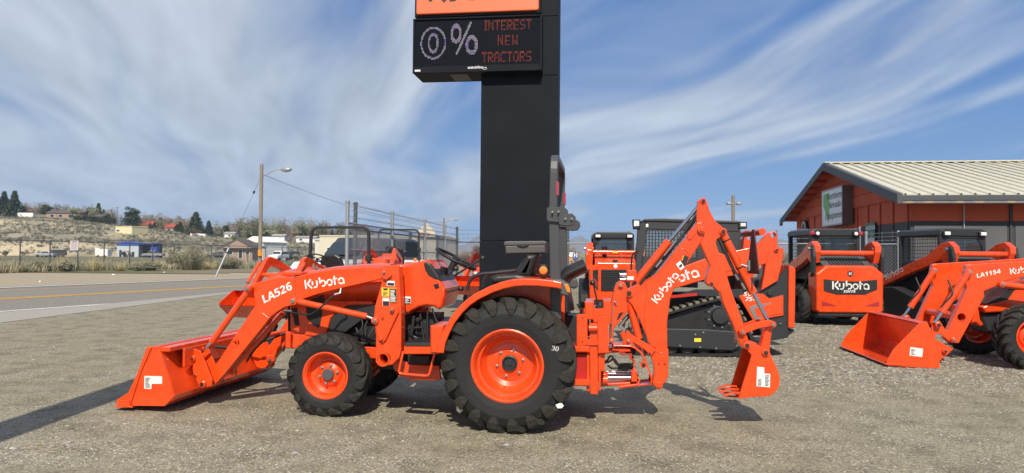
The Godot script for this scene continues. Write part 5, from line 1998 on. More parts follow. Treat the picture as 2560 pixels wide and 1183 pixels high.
# ---------------------------------------------------------------- skid and track loaders seen from behind
# local axes: x across, y up, z towards the machine's rear
func lamp_unit(parent: Node, p: Vector3, w: float, h: float, round_lens := false) -> void:
	var k := knot("work_lamp", parent)
	var s := Shape.new()
	box(s, p, Vector3(w * 1.35, h * 1.5, 0.09), 0.015)
	put(s, "lamp_housing", M.black, k)
	s = Shape.new()
	if round_lens:
		lathe(s, p + Vector3(0, 0, 0.045), Vector3.BACK, [Vector2(h * 0.55, 0), Vector2(h * 0.5, 0.015), Vector2(0, 0.02)], 16)
	else:
		box(s, p + Vector3(0, 0, 0.05), Vector3(w, h, 0.025), 0.008)
	put(s, "lens", M.lamp, k)

func skid_loader(where: Transform3D, label: String, style: String, group := "compact loaders parked in a row") -> Node3D:
	var T := thing("compact_loader", where, label, "loader", group)
	var s := Shape.new()
	# chassis and wheels or tracks
	box(s, Vector3(0, 0.62, 0.0), Vector3(1.05, 0.72, 2.3), 0.03)
	put(s, "chassis", M.charcoal, T)
	for sx in [-1.0, 1.0]:
		if style != "round":
			s = Shape.new()
			s.x = Transform3D(Basis(Vector3.UP, PI / 2), Vector3(sx * 0.70, 0, 0))
			var prof := PackedVector2Array([Vector2(-0.85, 0.06), Vector2(-0.7, 0.0), Vector2(0.75, 0.0), Vector2(1.0, 0.12), Vector2(1.1, 0.35), Vector2(0.7, 0.78), Vector2(0.4, 0.80), Vector2(-0.9, 0.42), Vector2(-1.02, 0.22)])
			plate(s, prof, -0.19, 0.19, 0.03, 2)
			put(s, "track", M.rubber, T)
		else:
			for z in [-0.55, 0.62]:
				wheel(T, Vector3(sx * 0.72, 0.41, z), 0.41, 0.30, 0.21, sx, 16, true, M.charcoal).rotation.y = PI / 2 * sx
	# rear door: a bulged panel with sunk corners
	s = Shape.new()
	var dw := 0.70 if style != "grille" else 0.66
	var door := PackedVector2Array([Vector2(-dw, 0.33), Vector2(-dw + 0.06, 0.27), Vector2(dw - 0.06, 0.27), Vector2(dw, 0.33), Vector2(dw + 0.01, 1.10), Vector2(dw - 0.12, 1.20), Vector2(dw - 0.2, 1.27), Vector2(-dw + 0.2, 1.27), Vector2(-dw + 0.12, 1.20), Vector2(-dw - 0.01, 1.10)])
	plate(s, door, 0.85, 1.30, 0.05, 3)
	var D := put(s, "rear_door", M.orange, T)
	s = Shape.new()
	box(s, Vector3(0, 0.225, 1.15), Vector3(1.36, 0.07, 0.35), 0.02)
	put(s, "bumper", M.black, T)
	if style == "grille":
		s = Shape.new()
		box(s, Vector3(0.0, 0.80, 1.302), Vector3(0.74, 0.56, 0.03), 0.01)
		put(s, "grille", M.black, D)
		for i in 11:
			s = Shape.new()
			box(s, Vector3(0.0, 0.56 + i * 0.048, 1.322), Vector3(0.70, 0.014, 0.02), 0.004)
			put(s, "slat", M.charcoal, D)
		for sx in [-1.0, 1.0]:
			s = Shape.new()
			plate(s, PackedVector2Array([Vector2(sx * 0.44, 0.52), Vector2(sx * 0.58, 0.68), Vector2(sx * 0.58, 1.06), Vector2(sx * 0.44, 1.08)]), 1.29, 1.306, 0.003)
			put(s, "side_opening", M.black, D)
			s = Shape.new()
			plate(s, PackedVector2Array([Vector2(sx * 0.46, 0.6), Vector2(sx * 0.56, 0.75), Vector2(sx * 0.56, 0.86), Vector2(sx * 0.46, 0.76)]), 1.306, 1.31, 0.001)
			put(s, "tail_lamp", M.tail_red, D)
		s = Shape.new()
		lathe(s, Vector3(0, 1.17, 1.30), Vector3.BACK, [Vector2(0.05, 0), Vector2(0.05, 0.008), Vector2(0.02, 0.01), Vector2(0, 0.01)], 20)
		put(s, "emblem", M.white, D)
	else:
		s = Shape.new()
		plate(s, PackedVector2Array([Vector2(-0.56, 0.98), Vector2(-0.20, 0.94), Vector2(0.20, 0.94), Vector2(0.56, 0.98), Vector2(0.56, 0.77), Vector2(0.30, 0.66), Vector2(-0.30, 0.66), Vector2(-0.56, 0.73)]), 1.30, 1.308, 0.002)
		put(s, "name_panel", M.label_black, D)
		wordmark(D, Transform3D(Basis(), Vector3(-0.385, 0.77, 1.31)), 0.78, M.white)
		letters(D, "SSV75", Transform3D(Basis(), Vector3(-0.16, 0.685, 1.31)), 0.05, M.white, 0.25, true, 1.3)
		s = Shape.new()
		lathe(s, Vector3(0, 1.10, 1.30), Vector3.BACK, [Vector2(0.062, 0), Vector2(0.062, 0.006), Vector2(0.05, 0.008), Vector2(0, 0.008)], 20)
		var em := put(s, "emblem", M.label_black, D)
		s = Shape.new()
		stroke(s, [Vector2(-0.025, 1.07), Vector2(-0.025, 1.13)], 0.014, 1.311)
		stroke(s, [Vector2(0.025, 1.125), Vector2(-0.01, 1.10), Vector2(0.03, 1.075)], 0.014, 1.311)
		put(s, "mark", M.white, em)
		for sx in [-1.0, 1.0]:
			s = Shape.new()
			plate(s, PackedVector2Array([Vector2(sx * 0.28, 0.42), Vector2(sx * 0.60, 0.42), Vector2(sx * 0.60, 0.52), Vector2(sx * 0.52, 0.50)]), 1.298, 1.306, 0.002)
			put(s, "tail_lamp", M.tail_red, D)
	# sloping engine cover with louvres
	s = Shape.new()
	s.x = Transform3D(Basis(Vector3.RIGHT, deg_to_rad(-62)), Vector3(0, 1.34, 1.02))
	box(s, Vector3.ZERO, Vector3(1.05, 0.50, 0.03), 0.01)
	var C := put(s, "engine_cover", M.box_grey if style != "grille" else M.orange, T)
	if style != "grille":
		for i in 12:
			s = Shape.new()
			s.x = Transform3D(Basis(Vector3.RIGHT, deg_to_rad(-62)), Vector3(-0.34 + i * 0.062, 1.355, 1.035))
			box(s, Vector3.ZERO, Vector3(0.026, 0.36, 0.02), 0.005)
			put(s, "louvre", M.black, C)
	else:
		s = Shape.new()
		box(s, Vector3(0.0, 1.30, 1.20), Vector3(0.13, 0.07, 0.06), 0.02)
		put(s, "latch", M.black, C)
		s = Shape.new()
		lathe(s, Vector3(-0.26, 1.38, 0.9), Vector3.UP, [Vector2(0.06, 0), Vector2(0.06, 0.22), Vector2(0.075, 0.22), Vector2(0.075, 0.30), Vector2(0, 0.31)], 14)
		put(s, "exhaust", M.black, T)
	# lift arms: rear uprights, arm plates running forward, cross tube
	for sx in [-1.0, 1.0]:
		var A := knot("lift_arm", T)
		s = Shape.new()
		s.x = Transform3D(Basis(Vector3.UP, -PI / 2), Vector3(sx * 0.64, 0, 0))
		# plate axes: x runs to the rear
		plate(s, PackedVector2Array([Vector2(1.12, 1.32), Vector2(1.22, 1.55), Vector2(1.20, 1.68), Vector2(1.06, 1.78), Vector2(0.85, 1.74), Vector2(0.45, 1.50), Vector2(-0.25, 1.26), Vector2(-1.15, 0.92), Vector2(-1.25, 0.55), Vector2(-1.12, 0.50), Vector2(-0.95, 0.80), Vector2(-0.2, 1.06), Vector2(0.55, 1.30), Vector2(0.85, 1.42), Vector2(0.98, 1.32)]), -0.07, 0.07, 0.012, 2)
		put(s, "arm_plate", M.orange, A)
		s = Shape.new()
		s.x = Transform3D(Basis(Vector3.UP, -PI / 2), Vector3(sx * 0.72, 0, 0))
		plate(s, PackedVector2Array([Vector2(1.10, 1.70), Vector2(1.20, 1.66), Vector2(1.25, 1.45), Vector2(1.22, 1.10), Vector2(1.08, 1.02), Vector2(1.10, 1.40)]), -0.035, 0.035, 0.01)
		put(s, "rear_link", M.charcoal if style != "grille" else M.orange, A)
		s = Shape.new()
		tube(s, Vector3(sx * 0.56, 1.62, 1.08), Vector3(sx * 0.80, 1.62, 1.08), 0.035, 0.035, 14)
		put(s, "pivot_pin", M.steel, A)
		s = Shape.new()
		tube(s, Vector3(sx * 0.52, 0.75, 0.2), Vector3(sx * 0.55, 1.35, 0.9), 0.04, 0.04, 12)
		put(s, "lift_ram", M.black, A)
	s = Shape.new()
	tube(s, Vector3(-0.6, 1.53, 1.10), Vector3(0.6, 1.53, 1.10), 0.055, 0.055, 18)
	put(s, "cross_tube", M.orange, T)
	if style == "grille":
		s = Shape.new()
		box(s, Vector3(0.0, 1.53, 1.157), Vector3(0.12, 0.05, 0.006), 0.002)
		put(s, "label", M.label_yellow, T)
		s = Shape.new()
		tube(s, Vector3(-0.52, 1.60, 1.0), Vector3(-0.52, 1.78, 1.0), 0.035, 0.045, 10)
		put(s, "grip", M.black, T)
		for sx in [-1.0, 1.0]:
			s = Shape.new()
			box(s, Vector3(sx * 0.67, 1.32, 1.12), Vector3(0.18, 0.56, 0.22), 0.03, 2)
			put(s, "upright", M.orange, T)
	# cab: posts, roof, glass and side guards
	var cab := knot("cab", T)
	var hw := 0.50
	var zr := 0.58
	var zf := -0.62
	for q in [[-hw, zr], [hw, zr], [-hw, zf], [hw, zf]]:
		s = Shape.new()
		box(s, Vector3(q[0], 1.48, q[1]), Vector3(0.085, 1.02, 0.09), 0.015)
		put(s, "cab_post", M.charcoal, cab)
	s = Shape.new()
	plate(s, PackedVector2Array([Vector2(-hw - 0.05, 1.94), Vector2(-hw + 0.01, 1.90), Vector2(hw - 0.01, 1.90), Vector2(hw + 0.05, 1.94), Vector2(hw + 0.03, 2.03), Vector2(hw - 0.06, 2.07), Vector2(-hw + 0.06, 2.07), Vector2(-hw - 0.03, 2.03)]), zf - 0.1, zr + 0.06, 0.03, 2)
	put(s, "cab_roof", M.charcoal, cab)
	s = Shape.new()
	box(s, Vector3(0, 1.66, zr + 0.01), Vector3(hw * 2 - 0.1, 0.50, 0.012), 0.002)
	put(s, "rear_glass", M.dark_glass, cab)
	for q in [[0.0, 1.40, hw * 2, 0.06], [0.0, 1.89, hw * 2, 0.07]]:
		s = Shape.new()
		box(s, Vector3(q[0], q[1], zr + 0.01), Vector3(q[2] - 0.09, q[3], 0.05), 0.012)
		put(s, "window_frame", M.charcoal, cab)
	for sx in [-1.0, 1.0]:
		s = Shape.new()
		plate(s, PackedVector2Array([Vector2(sx * hw, 1.90), Vector2(sx * (hw - 0.17), 1.90), Vector2(sx * (hw - 0.05), 1.70)]), zr - 0.02, zr + 0.03, 0.006)
		put(s, "gusset", M.charcoal, cab)
		s = Shape.new()
		box(s, Vector3(sx * hw, 1.10, 0.0), Vector3(0.05, 0.55, 1.1), 0.01)
		put(s, "side_panel", M.charcoal, cab)
		s = Shape.new()
		for i in 15:
			var z := lerpf(zf + 0.06, zr - 0.06, i / 14.0)
			tube(s, Vector3(sx * hw, 1.38, z), Vector3(sx * hw, 1.92, z), 0.006, 0.006, 4, false)
		for i in 8:
			var y := lerpf(1.38, 1.92, i / 7.0)
			tube(s, Vector3(sx * hw, y, zf), Vector3(sx * hw, y, zr), 0.006, 0.006, 4, false)
		put(s, "window_guard", M.charcoal, cab).set_meta("kind", "stuff")
		lamp_unit(cab, Vector3(sx * (hw - 0.08), 1.96, zr + 0.07), 0.13 if style != "round" else 0.09, 0.075, style == "round")
		if style == "round":
			s = Shape.new()
			box(s, Vector3(sx * (hw + 0.03), 1.965, zr + 0.09), Vector3(0.10, 0.09, 0.08), 0.02)
			put(s, "tail_lamp", M.tail_red, cab)
	s = Shape.new()
	box(s, Vector3(0, 1.30, -0.05), Vector3(0.46, 0.62, 0.12), 0.05, 3)
	put(s, "seat", M.vinyl, cab)
	s = Shape.new()
	box(s, Vector3(0, 0.9, -0.3), Vector3(0.95, 0.2, 1.0), 0.03)
	put(s, "cab_floor", M.black, cab)
	return T

func face_to(px: float, depth: float, yaw: float) -> Transform3D:
	var p := ground_at(px, depth)
	return Transform3D(Basis(Vector3.UP, deg_to_rad(yaw)), p)

func build_background_machines() -> void:
	var L := skid_loader(face_to(2058, 16.2, 0.0), "orange skid loader with black name panel on its rear door and round roof lamps", "round")
	L = skid_loader(face_to(1530, 19.6, -4.0), "orange track loader with slatted black rear grille left of the tall cab", "grille")
	L = skid_loader(face_to(2354, 15.6, 8.0), "compact loader with mesh cab windows behind the tractor at the right edge", "door")
	# name along its near arm
	wordmark(L, Transform3D(Basis(Vector3.UP, -PI / 2) * Basis(Vector3.BACK, 0.36), Vector3(-0.712, 0.93, -0.85)), 0.62, M.label_white)
	side_track_loader()
	small_tractors()

# ---------------------------------------------------------------- track loader, side on
func side_track_loader() -> void:
	var o := ground_at(1760, 10.1)
	TT = Transform3D(Basis(Vector3.UP, deg_to_rad(-5.0)), o)
	var T := thing("track_loader", TT, "large track loader standing side on behind the backhoe boom", "loader", "compact loaders parked in a row")
	var wtot := -1.55
	# tracks
	var loop := [1570, 845, 1574, 822, 1590, 806, 1640, 790, 1700, 772, 1760, 755, 1795, 746, 1822, 749, 1842, 764, 1862, 800, 1880, 838, 1886, 860, 1878, 880, 1858, 890, 1720, 892, 1600, 890, 1578, 876]
	for k in 2:
		var z1 := 0.0 if k == 0 else wtot + 0.33
		var tr := knot("track", T)
		var outer := sp(0.0, loop)
		ccw(outer)
		var inner := inset(ccw(outer.duplicate()), 0.035)
		outer = ccw(outer)
		var s := Shape.new()
		var n := outer.size()
		for i in n:
			var j := (i + 1) % n
			var a := outer[i]
			var b := outer[j]
			var ia := inner[i]
			var ib := inner[j]
			var out := Vector3(b.y - a.y, a.x - b.x, 0)
			s.quad(Vector3(a.x, a.y, z1), Vector3(b.x, b.y, z1), Vector3(b.x, b.y, z1 - 0.32), Vector3(a.x, a.y, z1 - 0.32), out)
			s.quad(Vector3(ia.x, ia.y, z1), Vector3(ib.x, ib.y, z1), Vector3(ib.x, ib.y, z1 - 0.32), Vector3(ia.x, ia.y, z1 - 0.32), -out)
			s.quad(Vector3(a.x, a.y, z1), Vector3(b.x, b.y, z1), Vector3(ib.x, ib.y, z1), Vector3(ia.x, ia.y, z1), Vector3.BACK)
			s.quad(Vector3(a.x, a.y, z1 - 0.32), Vector3(b.x, b.y, z1 - 0.32), Vector3(ib.x, ib.y, z1 - 0.32), Vector3(ia.x, ia.y, z1 - 0.32), Vector3.FORWARD)
		put(s, "belt", M.rubber, tr)
		if k == 0:
			var per := 0.0
			var marks := []
			for i in n:
				var a := outer[i]
				var b := outer[(i + 1) % n]
				var len := (b - a).length()
				var t := fposmod(0.1 - per, 0.1)
				while t < len:
					marks.append([a.lerp(b, t / len), (b - a).angle()])
					t += 0.1
				per += len
			for m in marks:
				s = Shape.new()
				s.x = Transform3D(Basis(Vector3.BACK, m[1]), Vector3(m[0].x, m[0].y, -0.155))
				box(s, Vector3(0, -0.008, 0), Vector3(0.06, 0.04, 0.31), 0.006)
				put(s, "track_lug", M.dusty_rubber if m[0].y > 0.35 else M.rubber, tr)
		# frame, rollers, sprocket
		s = Shape.new()
		plate(s, sp(0.0, [1606, 820, 1768, 824, 1836, 829, 1850, 868, 1830, 877, 1606, 864]), z1 - 0.06, z1 + 0.012, 0.012, 2)
		put(s, "track_frame", M.charcoal, tr)
		s = Shape.new()
		plate(s, sp(0.0, [1640, 800, 1740, 768, 1800, 760, 1830, 775, 1858, 830, 1850, 872, 1606, 866, 1600, 830]), z1 - 0.26, z1 - 0.09, 0.02)
		put(s, "inner_frame", M.black, tr)
		for x in [1640.0, 1678.0, 1720.0, 1762.0, 1805.0, 1840.0]:
			s = Shape.new()
			var c := s3(x, 872, 0.0)
			lathe(s, Vector3(c.x, c.y, z1 - 0.16), Vector3.BACK, [Vector2(0, -0.1), Vector2(0.095, -0.1), Vector2(0.095, 0.1), Vector2(0.07, 0.11), Vector2(0.06, 0.10), Vector2(0, 0.10)], 18)
			put(s, "roller", M.charcoal, tr)
		if k == 0:
			s = Shape.new()
			var c := s3(1803, 791, 0.0)
			lathe(s, Vector3(c.x, c.y, -0.10), Vector3.BACK, [Vector2(0.205, -0.05), Vector2(0.205, 0.0), Vector2(0.13, 0.02), Vector2(0.11, 0.07), Vector2(0, 0.075)], 24)
			for i in 13:
				var a := TAU * i / 13
				tube(s, Vector3(c.x + cos(a) * 0.21, c.y + sin(a) * 0.21, -0.14), Vector3(c.x + cos(a) * 0.21, c.y + sin(a) * 0.21, -0.09), 0.022, 0.022, 8)
			put(s, "sprocket", M.charcoal, tr)
			for i in 9:
				var a := TAU * i / 9
				s = Shape.new()
				lathe(s, Vector3(c.x + cos(a) * 0.165, c.y + sin(a) * 0.165, -0.09), Vector3.BACK, [Vector2(0.013, 0), Vector2(0.013, 0.02), Vector2(0, 0.02)], 6)
				put(s, "bolt", M.steel, tr)
			for q in [[1738, 836], [1758, 831], [1700, 864], [1750, 868], [1790, 871], [1842, 864]]:
				var v := s3(q[0], q[1], 0.0)
				s = Shape.new()
				lathe(s, Vector3(v.x, v.y, 0.012), Vector3.BACK, [Vector2(0.014, 0), Vector2(0.014, 0.012), Vector2(0, 0.012)], 8)
				put(s, "bolt", M.steel, tr)
			sticker(tr, TT, 0.013, [1736, 846, 1753, 846, 1753, 855, 1736, 855], M.label_yellow)
	# body
	var zb := -0.06
	side_part(T, "body_side", M.charcoal, zb - 0.05, zb, [1700, 735, 1740, 724, 1834, 724, 1895, 722, 1940, 700, 1972, 664, 1972, 844, 1941, 850, 1929, 852, 1908, 841, 1885, 800, 1868, 770, 1840, 745, 1760, 742], false, 0.01)
	side_part(T, "body_side", M.charcoal, wtot + 0.06, wtot + 0.11, [1700, 735, 1834, 724, 1895, 722, 1940, 700, 1972, 664, 1972, 844, 1908, 841, 1840, 745], false, 0.01)
	block(T, "body_core", M.black, 1640, 735, 1972, 840, wtot + 0.40, -0.40, 0.02)
	block(T, "body_core", M.black, 1850, 700, 1970, 760, wtot + 0.15, -0.15, 0.02)
	side_part(T, "rear_door", M.orange, wtot + 0.02, -0.02, [1972, 664, 1985, 667, 1990, 675, 1988, 815, 1986, 820, 1971, 820], false, 0.02, 3)
	side_part(T, "tow_step", M.charcoal, wtot + 0.3, -0.1, [1955, 826, 1986, 824, 1986, 830, 1958, 848], false, 0.006)
	var dec := side_part(T, "name_plate", M.orange, zb, zb + 0.03, [1847, 741, 1866, 733, 1908, 735, 1924, 747, 1959, 738, 1959, 789, 1884, 803], false, 0.006)
	side_part(dec, "plate_edge", M.steel, zb + 0.03, zb + 0.036, [1872, 770, 1884, 764, 1930, 756, 1910, 776, 1904, 800, 1890, 802], false, 0.004)
	side_part(dec, "scoop", M.orange, zb + 0.034, zb + 0.040, [1886, 772, 1926, 760, 1955, 745, 1955, 784, 1915, 792, 1892, 792], false, 0.004)
	var t := along_side(TT, 1857, 744, 1892, 744, zb + 0.032)
	letters(T, "SVL", t[0], 0.058, M.white, 0.25, true, 1.25)
	t = along_side(TT, 1861, 756, 1900, 757, zb + 0.032)
	letters(T, "75-3", t[0], 0.055, M.white, 0.25, true, 1.2)
	pin(T, s3(1925, 732, zb), 0.07, 0.02, M.charcoal, "cap", false)
	pin(T, s3(1950, 809, zb), 0.02, 0.02, M.steel, "bolt", false)
	# lift arms on both sides and the tube that joins them
	var arm := [1600, 716, 1640, 690, 1680, 672, 1716, 664, 1765, 646, 1835, 628, 1871, 620, 1892, 613, 1923, 582, 1934, 578, 1944, 585, 1945, 616, 1959, 622, 1956, 650, 1944, 701, 1903, 726, 1914, 660, 1890, 667, 1875, 677, 1830, 690, 1768, 698, 1685, 722, 1640, 745, 1615, 800, 1595, 800]
	for k in 2:
		var z1: float = -0.02 if k == 0 else wtot + 0.14
		var s := Shape.new()
		plate(s, sp(-0.02, arm), z1 - 0.12, z1, 0.012, 2, [[on_side(TT, 1934, 588, -0.02), 0.038]])
		put(s, "lift_arm", M.orange, T)
		s = Shape.new()
		plate(s, sp(-0.02, [1903, 726, 1915, 660, 1920, 632, 1945, 618, 1959, 622, 1956, 650, 1944, 702]), z1, z1 + 0.02, 0.006)
		put(s, "arm_link", M.orange, T)
		s = Shape.new()
		plate(s, sp(-0.02, [1900, 670, 1907, 673, 1905, 690, 1897, 700, 1892, 694]), z1, z1 + 0.02, 0.005)
		put(s, "lock_tab", M.frame_grey, T)
	pin(T, s3(1941, 625, 0.0), 0.03, 0.03, M.charcoal)
	var s := Shape.new()
	var ct := s3(1934, 588, 0.0)
	tube(s, Vector3(ct.x - 0.12, ct.y + 0.05, wtot + 0.1), Vector3(ct.x - 0.12, ct.y + 0.05, -0.12), 0.05, 0.05, 16)
	put(s, "cross_tube", M.orange, T)
	t = along_side(TT, 1636, 725, 1750, 691, -0.0185)
	wordmark(T, t[0], t[1], M.white)
	side_part(T, "red_bar", M.red, -0.03, 0.0, [1640, 742, 1743, 733, 1743, 740, 1640, 750], false, 0.004)
	s = Shape.new()
	tube(s, s3(1836, 684, -0.1), s3(1862, 730, -0.1), 0.045, 0.045, 14)
	put(s, "lift_ram", M.black, T)
	# cab: near wall with a guarded opening, far wall, roof
	var zc := -0.30
	var zd := -1.25
	var cab := knot("cab", T)
	for k in 2:
		var z1: float = zc if k == 0 else zd
		side_part(cab, "cab_wall", M.cab_grey, z1 - 0.06, z1, [1594, 560, 1612, 549, 1620, 575, 1608, 640, 1600, 700, 1588, 700, 1590, 640], false, 0.012)
		side_part(cab, "cab_wall", M.cab_grey, z1 - 0.06, z1, [1612, 549, 1850, 556, 1850, 580, 1620, 574], false, 0.012)
		side_part(cab, "cab_wall", M.cab_grey, z1 - 0.06, z1, [1740, 574, 1850, 580, 1850, 705, 1745, 705], false, 0.012)
		side_part(cab, "cab_wall", M.cab_grey, z1 - 0.06, z1, [1608, 640, 1745, 645, 1745, 720, 1588, 715, 1600, 690], false, 0.012)
		s = Shape.new()
		for i in 17:
			var x := lerpf(1616, 1742, i / 16.0)
			tube(s, s3(x, 573, z1), s3(x - 1, 646, z1), 0.007, 0.007, 4, false)
		for i in 10:
			var y := lerpf(576, 644, i / 9.0)
			tube(s, s3(1612, y, z1), s3(1745, y + 1, z1), 0.007, 0.007, 4, false)
		put(s, "window_guard", M.cab_grey, cab).set_meta("kind", "stuff")
		side_part(cab, "side_glass", M.glass, z1 - 0.05, z1 - 0.045, [1612, 574, 1744, 576, 1744, 645, 1607, 641], false, 0.001)
	side_part(cab, "cab_roof", M.cab_grey, zd - 0.08, zc + 0.02, [1598, 556, 1613, 547, 1660, 546, 1850, 553, 1850, 559, 1612, 553], false, 0.012, 2)
	side_part(cab, "rear_wall", M.cab_grey, zd, zc, [1846, 556, 1852, 556, 1852, 705, 1846, 705], false, 0.006)
	side_part(cab, "seat", M.vinyl, -0.98, -0.56, [1690, 690, 1700, 640, 1715, 600, 1730, 600, 1728, 690], false, 0.05, 3)
	for z1 in [zc - 0.08, zd]:
		var k := knot("work_lamp", cab)
		side_part(k, "lamp_housing", M.black, z1 - 0.05, z1 + 0.10, [1582, 549, 1601, 549, 1601, 573, 1584, 573], false, 0.01)
		side_part(k, "lens", M.lamp, z1 + 0.10, z1 + 0.105, [1585, 552, 1598, 552, 1598, 565, 1585, 566], false, 0.002)
		k = knot("work_lamp", cab)
		side_part(k, "lamp_housing", M.black, z1 - 0.05, z1 + 0.10, [1846, 554, 1868, 555, 1868, 572, 1846, 572], false, 0.01)
		side_part(k, "lens", M.lamp, z1 + 0.10, z1 + 0.105, [1852, 558, 1865, 558, 1865, 566, 1852, 566], false, 0.002)
	side_part(cab, "label", M.label_white, zc + 0.001, zc + 0.003, [1615, 560, 1621, 560, 1621, 568, 1615, 568], false, 0.0005)
	s = Shape.new()
	pipe(s, rounded([s3(1578, 676, -0.3), s3(1580, 636, -0.3), s3(1596, 626, -0.3)], 0.05, 5), 0.014, 8)
	put(s, "hand_rail", M.black, cab)

# ---------------------------------------------------------------- small tractors with loaders, local x to the rear
func compact_tractor(where: Transform3D, label: String) -> Node3D:
	var T := thing("compact_tractor", where, label, "tractor", "small tractors parked behind")
	for sz in [-1.0, 1.0]:
		wheel(T, Vector3(0, 0.47, sz * 0.52), 0.47, 0.30, 0.23, sz, 18, false, M.orange)
		wheel(T, Vector3(-1.40, 0.29, sz * 0.46), 0.29, 0.20, 0.16, sz, 16, true, M.orange)
	var s := Shape.new()
	var rings := []
	for st in [[-1.92, 0.98, 0.17], [-1.88, 1.06, 0.21], [-1.7, 1.13, 0.235], [-1.3, 1.19, 0.25], [-0.75, 1.23, 0.26]]:
		var ring := []
		for q in [[-1.0, 0.0], [-1.0, 0.4], [-0.98, 0.68], [-0.9, 0.86], [-0.6, 0.97], [0.0, 1.0], [0.6, 0.97], [0.9, 0.86], [0.98, 0.68], [1.0, 0.4], [1.0, 0.0]]:
			ring.append(Vector3(st[0], lerpf(0.62, st[1], q[1]), st[2] * q[0]))
		rings.append(ring)
	loft(s, rings)
	var h := put(s, "hood", M.orange, T)
	s = Shape.new()
	box(s, Vector3(-1.925, 0.80, 0), Vector3(0.03, 0.30, 0.30), 0.01)
	put(s, "grille", M.black, h)
	for sz in [-1.0, 1.0]:
		s = Shape.new()
		box(s, Vector3(-1.93, 0.93, sz * 0.1), Vector3(0.03, 0.06, 0.09), 0.012)
		put(s, "head_lamp", M.lamp, h)
	s = Shape.new()
	box(s, Vector3(-0.9, 0.55, 0), Vector3(1.9, 0.3, 0.36), 0.03)
	put(s, "chassis", M.charcoal, T)
	s = Shape.new()
	box(s, Vector3(-0.62, 1.0, 0), Vector3(0.28, 0.5, 0.46), 0.06, 3)
	put(s, "dash_cowl", M.orange, T)
	s = Shape.new()
	tube(s, Vector3(-0.6, 1.2, 0), Vector3(-0.47, 1.36, 0), 0.03, 0.025, 10)
	var ringp := []
	for i in 22:
		var a := TAU * i / 22
		ringp.append(Vector3(-0.46, 1.38, 0) + Vector3(0.85, -0.42, 0) * cos(a) * 0.17 + Vector3(0, 0, 1) * sin(a) * 0.17)
	pipe(s, ringp, 0.013, 6, Vector2.ONE, true)
	for i in 3:
		tube(s, Vector3(-0.46, 1.37, 0), ringp[i * 7], 0.009, 0.009, 6)
	put(s, "steering_wheel", M.black, T)
	s = Shape.new()
	plate(s, PackedVector2Array([Vector2(-0.25, 0.86), Vector2(0.18, 0.86), Vector2(0.20, 0.97), Vector2(-0.22, 0.99)]), -0.24, 0.24, 0.04, 3)
	put(s, "seat_cushion", M.vinyl, T)
	s = Shape.new()
	s.x = Transform3D(Basis(Vector3.UP, -PI / 2) * Basis(Vector3.RIGHT, 0.2), Vector3(0.16, 0.95, 0))
	plate(s, PackedVector2Array([Vector2(-0.23, 0.0), Vector2(0.23, 0.0), Vector2(0.25, 0.25), Vector2(0.20, 0.46), Vector2(0.10, 0.52), Vector2(-0.10, 0.52), Vector2(-0.20, 0.46), Vector2(-0.25, 0.25)]), -0.06, 0.05, 0.05, 3)
	put(s, "seat_back", M.vinyl, T)
	for sz in [-1.0, 1.0]:
		s = Shape.new()
		for i in 9:
			var a0 := deg_to_rad(190 - i * 17.0)
			var a1 := deg_to_rad(190 - (i + 1) * 17.0)
			var p := Vector3(cos(a0) * 0.54, 0.47 + sin(a0) * 0.54, 0)
			var q := Vector3(cos(a1) * 0.54, 0.47 + sin(a1) * 0.54, 0)
			s.quad(p + Vector3(0, 0, sz * 0.32), q + Vector3(0, 0, sz * 0.32), q + Vector3(0, 0, sz * 0.70), p + Vector3(0, 0, sz * 0.70), p - Vector3(0, 0.47, 0))
			s.quad(p + Vector3(0, 0, sz * 0.70), q + Vector3(0, 0, sz * 0.70), q * Vector3(0.93, 0.95, 1) + Vector3(0, 0, sz * 0.70), p * Vector3(0.93, 0.95, 1) + Vector3(0, 0, sz * 0.70), Vector3(0, 0, sz))
		put(s, "fender", M.orange, T)
		s = Shape.new()
		lathe(s, Vector3(0.18, 1.08, sz * 0.55), Vector3.LEFT, [Vector2(0.05, -0.02), Vector2(0.05, 0.02), Vector2(0.03, 0.035), Vector2(0, 0.04)], 14)
		put(s, "indicator_lamp", M.amber, T)
	# roll bar
	s = Shape.new()
	bar(s, rounded([Vector3(0.36, 0.6, 0.64), Vector3(0.40, 1.97, 0.60), Vector3(0.40, 1.97, -0.60), Vector3(0.36, 0.6, -0.64)], 0.16, 7), 0.06, 0.05, Vector3.RIGHT)
	var rb := put(s, "roll_bar", M.charcoal, T)
	for sz in [-1.0, 1.0]:
		s = Shape.new()
		box(s, Vector3(0.38, 1.38, sz * 0.62), Vector3(0.11, 0.12, 0.10), 0.012)
		put(s, "hinge", M.charcoal, rb)
	# loader
	for sz in [-1.0, 1.0]:
		var A := knot("loader_arm", T)
		s = Shape.new()
		plate(s, PackedVector2Array([Vector2(-0.74, 1.08), Vector2(-0.80, 1.19), Vector2(-1.30, 1.36), Vector2(-1.50, 1.40), Vector2(-1.59, 1.37), Vector2(-2.20, 0.66), Vector2(-2.28, 0.56), Vector2(-2.19, 0.52), Vector2(-1.58, 1.18), Vector2(-1.46, 1.25), Vector2(-1.25, 1.22), Vector2(-0.84, 1.07)]), sz * 0.34 - 0.035, sz * 0.34 + 0.035, 0.008, 2)
		put(s, "arm_plate", M.orange, A)
		s = Shape.new()
		plate(s, PackedVector2Array([Vector2(-0.66, 1.14), Vector2(-0.82, 1.14), Vector2(-0.92, 0.5), Vector2(-0.66, 0.5)]), sz * 0.33 - 0.04, sz * 0.33 + 0.04, 0.008)
		put(s, "mast", M.orange, A)
		s = Shape.new()
		tube(s, Vector3(-1.66, 1.30, sz * 0.41), Vector3(-1.98, 0.98, sz * 0.41), 0.028, 0.028, 12)
		put(s, "ram_barrel", M.orange, A)
